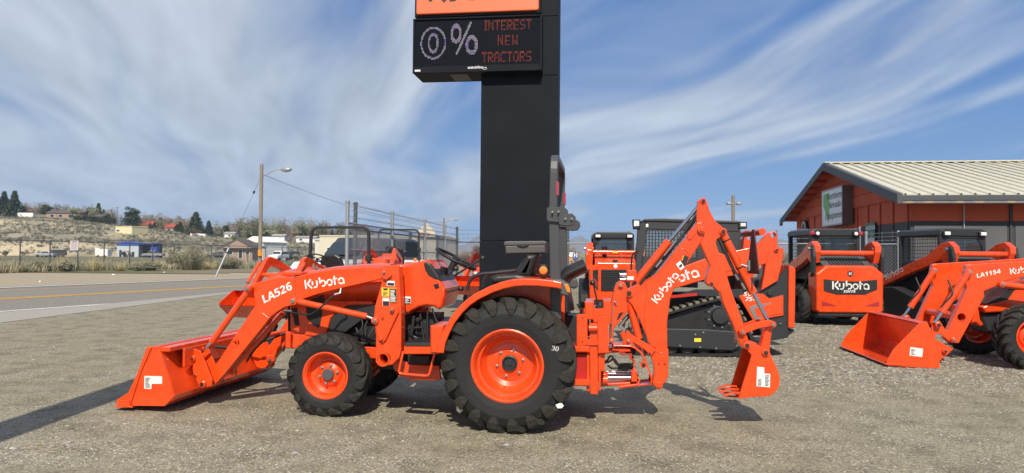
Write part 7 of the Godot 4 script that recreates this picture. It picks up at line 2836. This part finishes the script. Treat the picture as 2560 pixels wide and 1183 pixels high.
func build_far_things() -> void:
	var tan := mat(lin(0.34, 0.24, 0.16), 0.85)
	var brownroof := mat(lin(0.10, 0.085, 0.075), 0.85)
	var redroof := mat(lin(0.30, 0.065, 0.035), 0.85)
	var cream := mat(lin(0.66, 0.60, 0.36), 0.8)
	var white := mat(lin(0.72, 0.72, 0.70), 0.7)
	var pinkish := mat(lin(0.33, 0.24, 0.19), 0.85)
	var greyroof := mat(lin(0.30, 0.29, 0.27), 0.85)
	house(on_hill(172, 302), 15.0, 8.0, 2.6, 1.3, tan, brownroof, [[-5, 1.5, 1.6, 1.2], [-1.5, 1.5, 1.6, 1.2], [3, 1.4, 2.4, 1.6]], "tan ranch house with dark roof on the hill behind a pale tree")
	house(on_hill(232, 306), 12.0, 8.0, 2.2, 1.4, tan, brownroof, [[-3, 1.3, 3.0, 1.3], [2, 1.3, 3.0, 1.3]], "dark roofed house on the hill above the clipped hedge")
	house(on_hill(68, 300), 6.5, 4.0, 2.1, 0.15, white, white, [], "plain white box shed on the hill at the left", true, 0.02)
	house(on_hill(328, 262, -14), 7.2, 8.0, 2.3, 0.35, cream, cream, [[-2.4, 0.9, 1.4, 0.7]], "low pale yellow building on the hill below the round pine", true, 0.1)
	house(on_hill(372, 304), 4.4, 5.0, 2.0, 1.7, tan, redroof, [], "house with bright red roof beside the yellow building")
	house(on_hill(428, 304), 3.6, 5.0, 2.0, 1.8, tan, redroof, [[0, 1.2, 1.2, 1.0]], "second red roofed house, right of the first one on the hill")
	house(on_hill(578, 298), 4.2, 5.0, 2.0, 0.9, white, greyroof, [[0, 1.2, 1.0, 0.8]], "tiny white house at the end of the white fence")
	house(on_hill(768, 290), 8.0, 5.0, 1.8, 0.8, white, greyroof, [[-2, 1, 1.2, 0.8], [2, 1, 1.2, 0.8]], "long low white house in front of the bare brown trees")
	house(on_hill(700, 296), 5.0, 5.0, 1.9, 1.0, white, greyroof, [[0, 1, 1.4, 0.8]], "small white house right of the lamp pole on the slope")
	# tan house with brown gable and the white house behind it
	var t := ground_at(607, 122.0)
	house(Transform3D(Basis(Vector3.UP, deg_to_rad(8)), t), 4.6, 7.0, 2.2, 1.6, pinkish, brownroof, [[-1.3, 1.4, 0.9, 0.7], [0.4, 1.2, 0.7, 1.5], [1.5, 1.4, 0.7, 0.7]], "pinkish tan house with brown gable roof near the white pickup", false, 0.7)
	t = ground_at(663, 138.0)
	house(Transform3D(Basis(Vector3.UP, deg_to_rad(-20)), t), 4.6, 7.0, 3.4, 1.2, white, white, [[0, 2.2, 0.9, 0.9]], "white two-storey house just behind the tan house", false, 0.2)
	# cream shop with stepped front
	t = ground_at(985, 74.0)
	var shop := house(Transform3D(Basis(Vector3.UP, deg_to_rad(-6)), t), 11.5, 12.0, 3.0, 0.3, mat(lin(0.58, 0.545, 0.44), 0.8), mat(lin(0.5, 0.47, 0.38), 0.8), [[-4.5, 1.4, 1.0, 1.2], [-1.5, 1.4, 1.0, 1.2], [1.5, 1.4, 1.0, 1.2]], "cream metal shop with a small pointed gable behind the gate", true, 0.05)
	var s := Shape.new()
	plate(s, PackedVector2Array([Vector2(3.9, 3.0), Vector2(5.7, 3.0), Vector2(5.7, 3.4), Vector2(4.8, 4.4), Vector2(3.9, 3.4)]), 5.8, 6.3, 0.02)
	put(s, "gable", mat(lin(0.50, 0.46, 0.36), 0.8), shop)
	letters(shop, "ARTS", Transform3D(Basis(), Vector3(4.15, 3.0, 6.32)), 0.3, M.tail_red)
	t = ground_at(893, 80.0)
	house(Transform3D(Basis(Vector3.UP, deg_to_rad(-6)), t), 6.0, 10.0, 2.75, 0.5, mat(lin(0.60, 0.58, 0.50), 0.8), mat(lin(0.5, 0.48, 0.42), 0.8), [], "long plain cream shed behind the white pickup", true, 0.1)
	# grey and blue workshop
	t = ground_at(350, 200.0)
	var B := thing("workshop", Transform3D(Basis(Vector3.UP, deg_to_rad(6)).scaled(Vector3(0.76, 1, 0.6)), t), "pale grey workshop with a bright blue band in the field", "building")
	var grey := mat(lin(0.46, 0.51, 0.55), 0.7)
	var blue := mat(lin(0.03, 0.07, 0.38), 0.6)
	s = Shape.new()
	box(s, Vector3(-3.1, 1.6, 0), Vector3(7.6, 3.4, 9.0), 0.02)
	put(s, "wall", grey, B)
	s = Shape.new()
	plate(s, PackedVector2Array([Vector2(-7.0, 3.25), Vector2(0.8, 3.25), Vector2(0.8, 4.0), Vector2(-3.1, 4.35), Vector2(-7.0, 4.0)]), -4.8, 4.8, 0.02)
	put(s, "band", blue, B)
	s = Shape.new()
	box(s, Vector3(3.7, 1.9, -2.5), Vector3(6.0, 3.9, 4.0), 0.02)
	put(s, "bay", mat(lin(0.045, 0.05, 0.06), 0.8), B)
	s = Shape.new()
	box(s, Vector3(5.6, 1.6, 1.0), Vector3(2.2, 3.3, 4.5), 0.02)
	put(s, "blue_wall", blue, B)
	s = Shape.new()
	box(s, Vector3(3.3, 3.75, 0.5), Vector3(6.4, 0.35, 8.0), 0.02)
	put(s, "canopy", blue, B)
	for q in [[-5.6, 1.0, 0.9, 1.9], [-1.2, 0.8, 0.9, 1.4]]:
		s = Shape.new()
		box(s, Vector3(q[0], q[1], 4.52), Vector3(q[2], q[3], 0.06), 0.01)
		put(s, "door", M.pane, B)
	# hedge and fences on the hill
	var rng := RandomNumberGenerator.new()
	rng.seed = 77
	# cars
	var silver := mat(lin(0.42, 0.44, 0.46), 0.25, 0.3)
	var black := mat(lin(0.02, 0.02, 0.022), 0.25)
	var whitep := mat(lin(0.75, 0.75, 0.75), 0.25)
	for m in [silver, black, whitep]:
		m.clearcoat_enabled = true
	car(Transform3D(Basis(Vector3.UP, deg_to_rad(62)), ground_at(905, 23.5)), "suv", whitep, "white car with black cabin and rear window behind the gate", "").get_node("cabin").material_override = black
	car(Transform3D(Basis(Vector3.UP, deg_to_rad(6)), ground_at(602, 215.0)), "pickup", whitep, "white pickup parked before the pinkish tan house")
	car(Transform3D(Basis(Vector3.UP, 0), ground_at(115, 168.0)), "sedan", silver, "silver sedan with pale sides parked at the foot of the hill")
	car(Transform3D(Basis(Vector3.UP, 0.1), ground_at(136, 170.0)), "suv", black, "black car parked right beside the silver sedan")
	car(Transform3D(Basis(Vector3.UP, 0), ground_at(537, 205.0)), "sedan", black, "dark sedan parked near the slanting guy wire")
	car(Transform3D(Basis(Vector3.UP, 0.2), ground_at(554, 200.0)), "suv", mat(lin(0.06, 0.055, 0.05), 0.3), "dark brown car left of the tan house")
	car(Transform3D(Basis(Vector3.UP, 1.45), ground_at(697, 128.0)), "suv", whitep, "white car parked low behind the small tractor's bucket arm")
	car(Transform3D(Basis(Vector3.UP, 1.3), ground_at(704, 165.0)), "sedan", mat(lin(0.10, 0.10, 0.13), 0.3), "dark blue car above the white car on the slope")
	car(Transform3D(Basis(Vector3.UP, 1.2), ground_at(725, 150.0)), "suv", mat(lin(0.04, 0.045, 0.05), 0.3), "black car standing end on near the white house")
	car(Transform3D(Basis(Vector3.UP, 0), ground_at(383, 185.0)), "pickup", mat(lin(0.25, 0.25, 0.25), 0.4), "grey pickup under the workshop canopy")
	# trailer and tanks in the field
	for q in [[258, 190.0, 3.4, 1.9, "white box trailer between the notice and the workshop"], [247, 196.0, 1.2, 2.2, "white upright tank left of the box trailer"]]:
		t = ground_at(q[0], q[1])
		var K := thing("box_trailer" if q[2] > 2 else "storage_tank", Transform3D(Basis(), t), q[4], "trailer" if q[2] > 2 else "tank")
		s = Shape.new()
		box(s, Vector3(0, q[3] / 2 + 0.3, 0), Vector3(q[2], q[3], 2.0), 0.08, 2)
		put(s, "shell", white, K)
		for sx in [-1.0, 1.0]:
			s = Shape.new()
			lathe(s, Vector3(sx * q[2] * 0.25, 0.3, 0.9), Vector3.BACK, [Vector2(0.3, -0.1), Vector2(0.3, 0.1), Vector2(0, 0.12)], 12)
			put(s, "wheel" if q[2] > 2 else "foot", M.rubber, K)
	# plank fence and white fence on the hill
	for q in [[44.0, 134.0, 300.0, 1.7, "wood", "brown plank fence along the hill crest at the left"], [474.0, 512.0, 292.0, 1.1, "white", "white picket fence on the hill right of the tall conifer"]]:
		var a := on_hill(q[0], q[2]).origin
		var b := on_hill(q[1], q[2]).origin
		var K := thing("plank_fence", Transform3D(Basis(), a), q[5], "fence")
		var k := 44
		for i in k:
			var f := (i + 0.5) / k
			var p := a.lerp(b, f)
			s = Shape.new()
			box(s, Vector3(p.x - a.x, hill_y(p.x, p.z) - a.y + q[3] / 2 - 0.2, 0), Vector3((b.x - a.x) / k * 0.92, q[3] + 0.4 + rng.randf() * 0.1, 0.05), 0.01)
			put(s, "plank", mat(lin(0.20, 0.13, 0.08), 0.9) if q[4] == "wood" and i == 0 else (M.white if q[4] == "white" else M.wood), K)
	# utility poles on the hill
	for q in [[290.0, 517.0, 285.0, true], [146.0, 513.0, 310.0, false], [139.0, 535.0, 235.0, false], [557.0, 575.0, 280.0, false]]:
		var o := on_hill(q[0], q[2])
		var h := at(q[0], q[1], q[2]).y - o.origin.y
		var K := thing("utility_pole", o, {290.0: "utility pole with crossarm left of the round pine", 146.0: "thin utility pole between the round conifer and the ranch house", 139.0: "bare utility pole standing lower on the open slope", 557.0: "short utility pole near the tiny white house"}[q[0]], "pole", "poles on the hill")
		s = Shape.new()
		tube(s, Vector3(0, -0.5, 0), Vector3(0, h, 0), 0.17, 0.13, 8)
		put(s, "pole", M.wood, K)
		if q[3]:
			s = Shape.new()
			box(s, Vector3(0, h - 0.4, 0.15), Vector3(2.2, 0.14, 0.12), 0.02)
			put(s, "crossarm", M.wood, K)

# ---------------------------------------------------------------- trees and plants
func leaf_cloud(s: Shape, rng: RandomNumberGenerator, c: Vector3, r: Vector3, many: int, size: float, tones: Array) -> void:
	for i in many:
		var dir := Vector3(rng.randfn(), rng.randfn(), rng.randfn()).normalized()
		var p := c + dir * r * pow(rng.randf(), 0.45)
		var a := Vector3(rng.randfn(), rng.randfn(), rng.randfn()).normalized()
		var b := a.cross(dir + Vector3(0.01, 0.3, 0.02)).normalized()
		var k := size * rng.randf_range(0.6, 1.4)
		s.tint = tones[rng.randi() % tones.size()] * rng.randf_range(0.8, 1.2)
		s.tri(p - a * k * 0.5, p + b * k * 0.5, p + a * k * 0.5)
		s.tri(p - a * k * 0.4 + dir * k * 0.2, p - b * k * 0.5, p + a * k * 0.4 - dir * k * 0.2)

func limbs(s: Shape, rng: RandomNumberGenerator, o: Vector3, d: Vector3, len: float, r: float, depth: int, spread: float, tips: Array) -> void:
	var e := o + d * len
	tube(s, o, e, r, r * 0.62, 5 if depth > 1 else 3, false)
	if depth == 0:
		tips.append(e)
		return
	var k := 3 if depth > 1 else 4
	for i in k:
		var n := (d + Vector3(rng.randf_range(-1, 1), rng.randf_range(-0.15, 0.7), rng.randf_range(-1, 1)) * spread).normalized()
		limbs(s, rng, o + d * len * rng.randf_range(0.55, 1.0), n, len * rng.randf_range(0.58, 0.8), r * 0.6, depth - 1, spread, tips)

func tree(where: Transform3D, kind: String, h: float, w: float, sd: int, label: String, group := "trees on the hill") -> void:
	var rng := RandomNumberGenerator.new()
	rng.seed = sd
	var T := thing("conifer_tree" if kind == "conifer" or kind == "pine" else "deciduous_tree", where, label, "tree", group)
	var s := Shape.new()
	var tips := []
	var bark := mat(lin(0.16, 0.12, 0.09), 0.95) if kind != "bare" else mat(lin(0.30, 0.26, 0.21), 0.95)
	if kind == "conifer":
		tube(s, Vector3(0, -0.4, 0), Vector3(0, h * 0.97, 0), w * 0.05 + 0.08, 0.03, 8)
		put(s, "trunk", bark, T)
		s = Shape.new()
		var tiers := 18
		for i in tiers:
			var f := float(i) / tiers
			var y := lerpf(h * 0.06, h * 0.97, f)
			var r := w * 0.85 * (1.0 - f) * rng.randf_range(0.78, 1.12) + 0.1
			var arms := 11
			for j in arms:
				var a := TAU * (j + rng.randf()) / arms
				var rr := r * rng.randf_range(0.75, 1.1)
				for m in 5:
					var t := (m + 1.0) / 5.0
					leaf_cloud(s, rng, Vector3(cos(a) * rr * t, y - rr * t * 0.22, sin(a) * rr * t), Vector3(0.55, 0.35, 0.55) * (h / 14.0), 2, h * 0.075, [Color(0.040, 0.060, 0.030), Color(0.028, 0.045, 0.026), Color(0.055, 0.075, 0.035)])
		put(s, "crown", mat(Color(1, 1, 1), 0.9), T)
	elif kind == "pine":
		tube(s, Vector3(0, -0.4, 0), Vector3(0, h * 0.8, 0), w * 0.04 + 0.1, 0.06, 8)
		put(s, "trunk", bark, T)
		s = Shape.new()
		for i in 40:
			var a := rng.randf() * TAU
			var f := rng.randf()
			var r := w * 0.42 * sqrt(rng.randf()) * (1.0 - 0.55 * f * f)
			leaf_cloud(s, rng, Vector3(cos(a) * r, lerpf(h * 0.12, h * 0.88, f), sin(a) * r), Vector3(w * 0.15, h * 0.11, w * 0.15), 55, h * 0.06, [Color(0.045, 0.070, 0.025), Color(0.03, 0.05, 0.022), Color(0.065, 0.090, 0.035)])
		put(s, "crown", mat(Color(1, 1, 1), 0.9), T)
	else:
		for k in 5:
			limbs(s, rng, Vector3(rng.randf_range(-0.5, 0.5) * w * 0.3, -0.3, rng.randf_range(-0.2, 0.2) * w), Vector3(rng.randf_range(-0.5, 0.5) * clampf(w / h, 0.4, 1.2), 1, rng.randf_range(-0.4, 0.4)).normalized(), h * rng.randf_range(0.20, 0.33), 0.03 * w * 0.5 + 0.03, 4, 0.6 * clampf(w / h, 0.45, 1.1), tips)
		put(s, "trunk", bark, T)
		s = Shape.new()
		var tones: Array = {"bare": [Color(0.34, 0.28, 0.21), Color(0.28, 0.235, 0.18), Color(0.40, 0.33, 0.25)], "rust": [Color(0.22, 0.13, 0.09), Color(0.27, 0.17, 0.12), Color(0.18, 0.12, 0.09)], "pale": [Color(0.33, 0.33, 0.20), Color(0.28, 0.29, 0.17), Color(0.38, 0.36, 0.24)], "green": [Color(0.14, 0.19, 0.05), Color(0.19, 0.23, 0.07), Color(0.11, 0.15, 0.05)]}[kind]
		var dense: int = {"bare": 3, "rust": 6, "pale": 7, "green": 10}[kind]
		for e in tips:
			if kind == "bare" or kind == "rust":
				for j in dense * 2:
					s.tint = tones[rng.randi() % 3]
					var q: Vector3 = e + Vector3(rng.randfn(), rng.randf_range(0.0, 1.4), rng.randfn()) * h * 0.055
					tube(s, e, q, 0.018 * h / 10.0, 0.008, 3, false)
			else:
				leaf_cloud(s, rng, e, Vector3.ONE * h * 0.06, dense, h * 0.032, tones)
		put(s, "crown", mat(Color(1, 1, 1), 0.9), T)

func shrub(where: Transform3D, h: float, w: float, sd: int, kind: String, label: String, group: String) -> void:
	var rng := RandomNumberGenerator.new()
	rng.seed = sd
	var T := thing("dry_grass_clump" if kind == "grass" else "sage_shrub", where, label, "grass" if kind == "grass" else "shrub", group)
	var s := Shape.new()
	var tones: Array = {"grass": [Color(0.50, 0.40, 0.20), Color(0.42, 0.34, 0.18), Color(0.35, 0.33, 0.17), Color(0.56, 0.46, 0.26)], "sage": [Color(0.25, 0.24, 0.16), Color(0.20, 0.21, 0.14), Color(0.31, 0.29, 0.20), Color(0.14, 0.14, 0.10)]}[kind]
	for i in (200 if kind == "grass" else 520):
		var a := rng.randf() * TAU
		var lean := pow(rng.randf(), 0.7) * w * 0.55
		var root := Vector3(cos(a), 0, sin(a)) * lean * 0.35
		var tip := Vector3(cos(a) * lean, h * rng.randf_range(0.45, 1.0) * (1.0 - 0.35 * pow(lean / (w * 0.55), 2)), sin(a) * lean)
		s.tint = tones[rng.randi() % 4] * rng.randf_range(0.8, 1.15)
		var side := Vector3(-sin(a), 0, cos(a)) * rng.randf_range(0.008, 0.018)
		s.tri(root - side, root + side, tip)
		if kind == "sage":
			leaf_cloud(s, rng, tip.lerp(root, 0.25), Vector3.ONE * 0.09, 3, 0.08, tones)
	put(s, "blades" if kind == "grass" else "twigs", mat(Color(1, 1, 1), 0.95), T)

func scatter(called: String, label: String, category: String, m: Mesh, spots: Array, tones: Array, sd: int) -> void:
	var rng := RandomNumberGenerator.new()
	rng.seed = sd
	var mm := MultiMesh.new()
	mm.transform_format = MultiMesh.TRANSFORM_3D
	mm.use_colors = true
	mm.mesh = m
	mm.instance_count = spots.size()
	for i in spots.size():
		var k: float = spots[i][1]
		var t := Transform3D(Basis(Vector3.UP, rng.randf() * TAU), spots[i][0]).scaled_local(Vector3(k, k * rng.randf_range(0.7, 1.1), k))
		mm.set_instance_transform(i, t)
		mm.set_instance_color(i, tones[rng.randi() % tones.size()] * rng.randf_range(0.8, 1.2))
	var o := MultiMeshInstance3D.new()
	o.name = called
	o.multimesh = mm
	o.material_override = mat(Color(1, 1, 1), 0.95)
	add_child(o)
	tag(o, label, category, "", "stuff")

func tuft_mesh(sd: int, blades: int, wide: float) -> ArrayMesh:
	var rng := RandomNumberGenerator.new()
	rng.seed = sd
	var s := Shape.new()
	for i in blades:
		var a := rng.randf() * TAU
		var l := rng.randf() * wide
		var side := Vector3(-sin(a), 0, cos(a)) * 0.05
		var r := Vector3(cos(a), 0, sin(a)) * l * 0.4
		s.tri(r - side, r + side, Vector3(cos(a) * l, rng.randf_range(0.5, 1.0), sin(a) * l))
	return s.mesh()

func build_vegetation() -> void:
	var rng := RandomNumberGenerator.new()
	rng.seed = 5
	# trees on the hill: place, top row, width, kind, label
	var list := [
		[6, 476, 34, "conifer", 306, "tall dark conifer cut by the left edge of the photo"], [32, 474, 34, "conifer", 300, "tallest pointed dark conifer near the left edge"],
		[54, 502, 16, "bare", 308, "thin bare tree right of the tall conifers"], [82, 524, 22, "bare", 310, "low bare tree behind the white box shed"],
		[114, 510, 40, "pine", 304, "rounded dark conifer right of the white box shed"], [139, 524, 14, "bare", 312, "small bare tree beside the thin utility pole"],
		[188, 510, 32, "pale", 292, "pale leafing tree in front of the tan ranch house"], [206, 514, 22, "green", 312, "fresh green tree behind the ranch house"],
		[219, 513, 18, "pine", 314, "small dark round tree behind the ranch roof"], [243, 506, 15, "conifer", 310, "slender pointed conifer right of the ranch house"],
		[256, 522, 12, "conifer", 312, "smaller slender conifer beside the pointed one"], [270, 524, 26, "bare", 316, "bare grey tree left of the crossarm pole"],
		[327, 513, 50, "pine", 300, "large round pine above the pale yellow building"], [362, 538, 26, "pale", 312, "pale green tree right of the large round pine"],
		[381, 531, 26, "pale", 314, "taller pale green tree above the first red roof"], [398, 541, 14, "conifer", 306, "dark conifer between the two red roofs"],
		[373, 556, 10, "conifer", 298, "little dark conifer before the first red roof"], [420, 528, 26, "bare", 316, "large bare tree above the red roofs"],
		[446, 530, 24, "bare", 318, "bare tree right of the large one above the red roofs"], [466, 528, 20, "bare", 320, "bare tree left of the tall dark spruce"],
		[449, 553, 18, "conifer", 300, "short broad conifer right of the second red roof"], [488, 527, 42, "conifer", 298, "tall broad spruce at the middle of the hill"],
		[486, 562, 38, "rust", 292, "rust brown bare shrub tree at the foot of the spruce"], [520, 550, 22, "conifer", 300, "lighter conifer right of the broad spruce"],
		[545, 565, 20, "pale", 306, "greyish green tree left of the tiny white house"], [563, 561, 24, "pine", 304, "dark round tree above the tiny white house"],
		[581, 578, 46, "green", 270, "yellow green willow on the slope left of the lamp pole"], [600, 554, 40, "bare", 310, "wide bare tree behind the yellow green willow"],
		[624, 560, 34, "pale", 306, "greenish tree just left of the lamp pole"], [640, 553, 30, "bare", 312, "bare crown behind the wooden lamp pole"],
		[666, 558, 36, "pale", 304, "greenish tree just right of the lamp pole"], [684, 562, 30, "pale", 300, "lower greenish tree further right of the lamp pole"],
		[703, 552, 26, "bare", 308, "tall pale bare tree beside the gap of sky"], [736, 558, 34, "bare", 300, "brown bare tree right of the gap of sky"],
		[757, 566, 20, "pine", 302, "dark tree inside the roll bar hoop"], [778, 566, 28, "rust", 306, "reddish bare tree inside the roll bar hoop"],
		[804, 568, 30, "rust", 308, "second reddish bare tree left of the cream shed"], [829, 572, 14, "conifer", 300, "small conifer above the cream shed"],
		[850, 563, 22, "conifer", 304, "pointed conifer above the cream shed near the gate post"], [868, 568, 22, "conifer", 308, "dark conifer right behind the gate post"],
		[898, 574, 30, "rust", 310, "brown tree between the two gate posts"]]
	for i in list.size():
		var q: Array = list[i]
		var o := on_hill(q[0], q[4])
		var h: float = at(q[0], q[1], q[4]).y - o.origin.y
		tree(o, q[3], maxf(h, 3.0), q[2] * float(q[4]) / FOCAL, 100 + i, q[5])
	# bare thickets behind the yard fence
	var near := [[1160, 596, 62, "bare", "bare thicket left of the pylon beyond the fence"], [1192, 600, 58, "rust", "reddish thicket right beside the pylon beyond the fence"], [1425, 598, 70, "bare", "bare thicket right of the roll bar beyond the fence"], [1450, 604, 64, "pale", "greenish thicket beside the left track loader"], [1120, 606, 80, "green", "green tree above the far end of the gate"], [1480, 606, 75, "bare", "bare thicket behind the slatted grille loader"], [1960, 602, 60, "bare", "bare thicket behind the fence left of the store"]]
	for i in near.size():
		var q: Array = near[i]
		var o := Transform3D(Basis(), ground_at(q[0], q[2]))
		tree(o, q[3], at(q[0], q[1], q[2]).y, 44.0 * q[2] / FOCAL, 300 + i, q[4], "thickets beyond the yard fence")
	# hedge
	var T := thing("clipped_hedge", on_hill(236, 288), "long dark green clipped hedge below the houses on the hill", "hedge")
	var s := Shape.new()
	for i in 30:
		var x := lerpf(-8.5, 8.5, i / 29.0)
		leaf_cloud(s, rng, Vector3(x, 1.0 - 0.06 * x, 0), Vector3(0.7, 1.5, 1.0), 90, 0.5, [Color(0.03, 0.042, 0.016), Color(0.022, 0.032, 0.014), Color(0.04, 0.052, 0.02)])
	put(s, "foliage", mat(Color(1, 1, 1), 0.95), T)
	# bushes by the workshop and in the field
	var bushes := [[312, 622, 196, 40, "rust", "grey brown bush in front of the workshop wall"], [385, 622, 188, 42, "rust", "brown bush before the workshop canopy"], [62, 616, 190, 36, "bare", "bare bush behind the first fence post"], [120, 622, 192, 26, "bare", "bare bush above the silver sedan"], [15, 618, 190, 30, "green", "greenish bush at the left edge beyond the fence"], [625, 618, 128, 40, "rust", "dark bare tree against the tan house"], [740, 618, 130, 46, "pale", "pale green bush left of the small tractor's roll bar"]]
	for i in bushes.size():
		var q: Array = bushes[i]
		tree(Transform3D(Basis(), ground_at(q[0], q[2])), q[4], at(q[0], q[1], q[2]).y, q[3] * float(q[2]) / FOCAL, 500 + i, q[5], "bushes in the field")
	# shrubs and grass clumps along the long fence
	var clumps := [[155, 47, 1.5, 1.6, "grass", "tall straw coloured clump right of the first fence post"], [236, 48, 1.4, 2.2, "grass", "broad straw clump left of the third fence post"], [478, 54, 2.5, 3.4, "sage", "largest grey sage shrub behind the fence"], [445, 58, 1.6, 2.2, "sage", "grey shrub left of the largest sage shrub"], [575, 59, 1.3, 2.2, "sage", "dark grey shrub right of the guy wire"], [165, 46, 0.9, 1.0, "sage", "dark shrub tucked under the tall straw clump"], [30, 45, 0.9, 1.8, "grass", "grass clump at the left edge by the fence"], [100, 46, 0.8, 1.4, "sage", "low shrub between the first two fence posts"], [300, 49, 0.8, 1.8, "grass", "low straw clump right of the third post"], [375, 51, 0.8, 1.8, "sage", "low grey shrub left of the fifth post"], [520, 57, 0.9, 2.0, "grass", "straw clump between the big shrub and the guy wire"], [345, 50, 0.6, 1.0, "sage", "small shrub at the foot of the fourth post"]]
	for i in clumps.size():
		var q: Array = clumps[i]
		shrub(Transform3D(Basis(), ground_at(q[0], q[1])), q[2], q[3], 700 + i, q[4], q[5], "clumps along the far fence")
	var spots := []
	for i in 3400:
		var px := rng.randf_range(-700, 660) if rng.randf() < 0.25 else rng.randf_range(-80, 660)
		var d := 43.5 + px * 0.031 + rng.randf_range(-1.5, 4.0) + (rng.randf() * 26.0 if rng.randf() < 0.35 else 0.0)
		var p := ground_at(px, d)
		if (p - ROAD_AT).dot(ROAD_OUT) > 11.5:
			spots.append([p, rng.randf_range(0.25, 0.7)])
	scatter("dry_grass", "dry grass and weeds along the long fence", "grass", tuft_mesh(3, 22, 0.7), spots, [Color(0.40, 0.35, 0.23), Color(0.31, 0.295, 0.20), Color(0.25, 0.25, 0.18), Color(0.46, 0.40, 0.27), Color(0.19, 0.20, 0.12)], 8)
	spots = []
	for i in 20000:
		var d := rng.randf_range(206.0, 318.0)
		var x := rng.randf_range(-1.3, -0.2) * d
		var y := hill_y(x, -d)
		if hill_noise.get_noise_2d(x * 3.0, d * 3.0) > -0.18:
			spots.append([Vector3(x, y - 0.05, -d), rng.randf_range(0.45, 1.25)])
	scatter("sagebrush", "grey green sagebrush dotted over the hillside", "sagebrush", tuft_mesh(9, 26, 1.1), spots, [Color(0.15, 0.15, 0.105), Color(0.24, 0.235, 0.17), Color(0.10, 0.10, 0.075), Color(0.33, 0.31, 0.25)], 18)
	spots = []
	for i in 2500:
		var d := rng.randf_range(62.0, 200.0)
		spots.append([Vector3(rng.randf_range(-0.8, -0.25) * d, 0.1, -d), rng.randf_range(0.12, 0.4)])
	scatter("field_weeds", "low weeds and grass over the flat field", "weeds", tuft_mesh(13, 18, 1.0), spots, [Color(0.15, 0.17, 0.07), Color(0.22, 0.20, 0.12), Color(0.30, 0.26, 0.16)], 28)

func build_small_things() -> void:
	# straw blown over the gravel near the lower left corner
	var rng := RandomNumberGenerator.new()
	rng.seed = 61
	var s := Shape.new()
	for i in 26:
		var p := on_level(rng.randfn(115, 36), rng.randfn(1118, 12), lift(-3.2) + 0.012)
		var a := rng.randf() * TAU
		tube(s, p, p + Vector3(cos(a), 0, sin(a)) * rng.randf_range(0.03, 0.09), 0.0012, 0.0012, 4, false)
	lone(s, "straw", mat(lin(0.46, 0.37, 0.20), 0.9), "scattered straw stalks on the gravel at the lower left", "straw", "", "stuff")
	# bits of litter by the roadside
	for q in [[283, 688, "white scrap of litter by the verge below the third post"], [100, 706, "pale scrap of litter on the left verge"], [410, 682, "small white scrap at the foot of the fifth fence post"]]:
		var p := on_level(q[0], q[1], 0.13)
		s = Shape.new()
		plate(s, PackedVector2Array([Vector2(-0.08, 0), Vector2(0.06, -0.01), Vector2(0.08, 0.05), Vector2(0.0, 0.07), Vector2(-0.06, 0.04)]), -0.02, 0.03, 0.01)
		var o := lone(s, "litter", M.label_white, q[2], "litter", "scraps of litter")
		o.position = p
		o.rotation = Vector3(0.4, rng.randf() * TAU, 0)
	# a few larger stones
	for q in [[1267, 1114, 0.022], [738, 1150, 0.02], [170, 1145, 0.02], [18, 1128, 0.02]]:
		var p := on_level(q[0], q[1], 0.0)
		p.y = lift(p.x)
		s = Shape.new()
		lathe(s, Vector3.ZERO, Vector3.UP, [Vector2(0, -0.3), Vector2(0.9, -0.2), Vector2(1.0, 0.2), Vector2(0.6, 0.7), Vector2(0, 0.8)], 7)
		var o := lone(s, "stone", mat(lin(0.30, 0.31, 0.33), 0.9), {1267: "grey pebble below the rear tyre", 738: "dark pebble at the lower edge under the front tyre", 170: "dark pebble in the lower left corner region", 18: "small pebble at the far left by the shadow"}[q[0]], "stone", "single pebbles")
		o.position = p
		o.scale = Vector3(1.2, 0.7, 0.9) * q[2]

func build_treeline() -> void:
	# the mass of bare and budding trees behind the houses, too far to count
	var rng := RandomNumberGenerator.new()
	rng.seed = 91
	var s := Shape.new()
	var sets := [[Color(0.30, 0.26, 0.20), Color(0.25, 0.21, 0.17)], [Color(0.22, 0.23, 0.13), Color(0.27, 0.27, 0.16)], [Color(0.24, 0.17, 0.13), Color(0.20, 0.15, 0.12)], [Color(0.07, 0.085, 0.035), Color(0.10, 0.11, 0.05)]]
	for i in 260:
		var px := rng.randf_range(40, 930)
		if rng.randf() < 0.35:
			px = rng.randf_range(540, 930)
		if px > 712 and px < 724:
			continue
		var d := rng.randf_range(303, 322)
		var o := on_hill(px, d).origin
		var h := rng.randf_range(4.5, 8.5) + (3.0 if px > 590 else 0.0)
		var w := rng.randf_range(1.6, 3.2)
		var kind: Array = sets[rng.randi() % 4]
		for j in 34:
			s.tint = kind[rng.randi() % 2]
			var a := rng.randf() * TAU
			var r := w * sqrt(rng.randf())
			tube(s, o + Vector3(cos(a) * r * 0.3, 0, sin(a) * r * 0.3), o + Vector3(cos(a) * r, h * rng.randf_range(0.6, 1.0) * (1.0 - 0.3 * r / w), sin(a) * r), 0.05, 0.02, 3, false)
		leaf_cloud(s, rng, o + Vector3(0, h * 0.55, 0), Vector3(w, h * 0.44, w), 240, 0.42, kind)
	lone(s, "far_treeline", mat(Color(1, 1, 1), 0.95), "mass of bare and budding trees along the hill crest", "trees", "", "stuff")
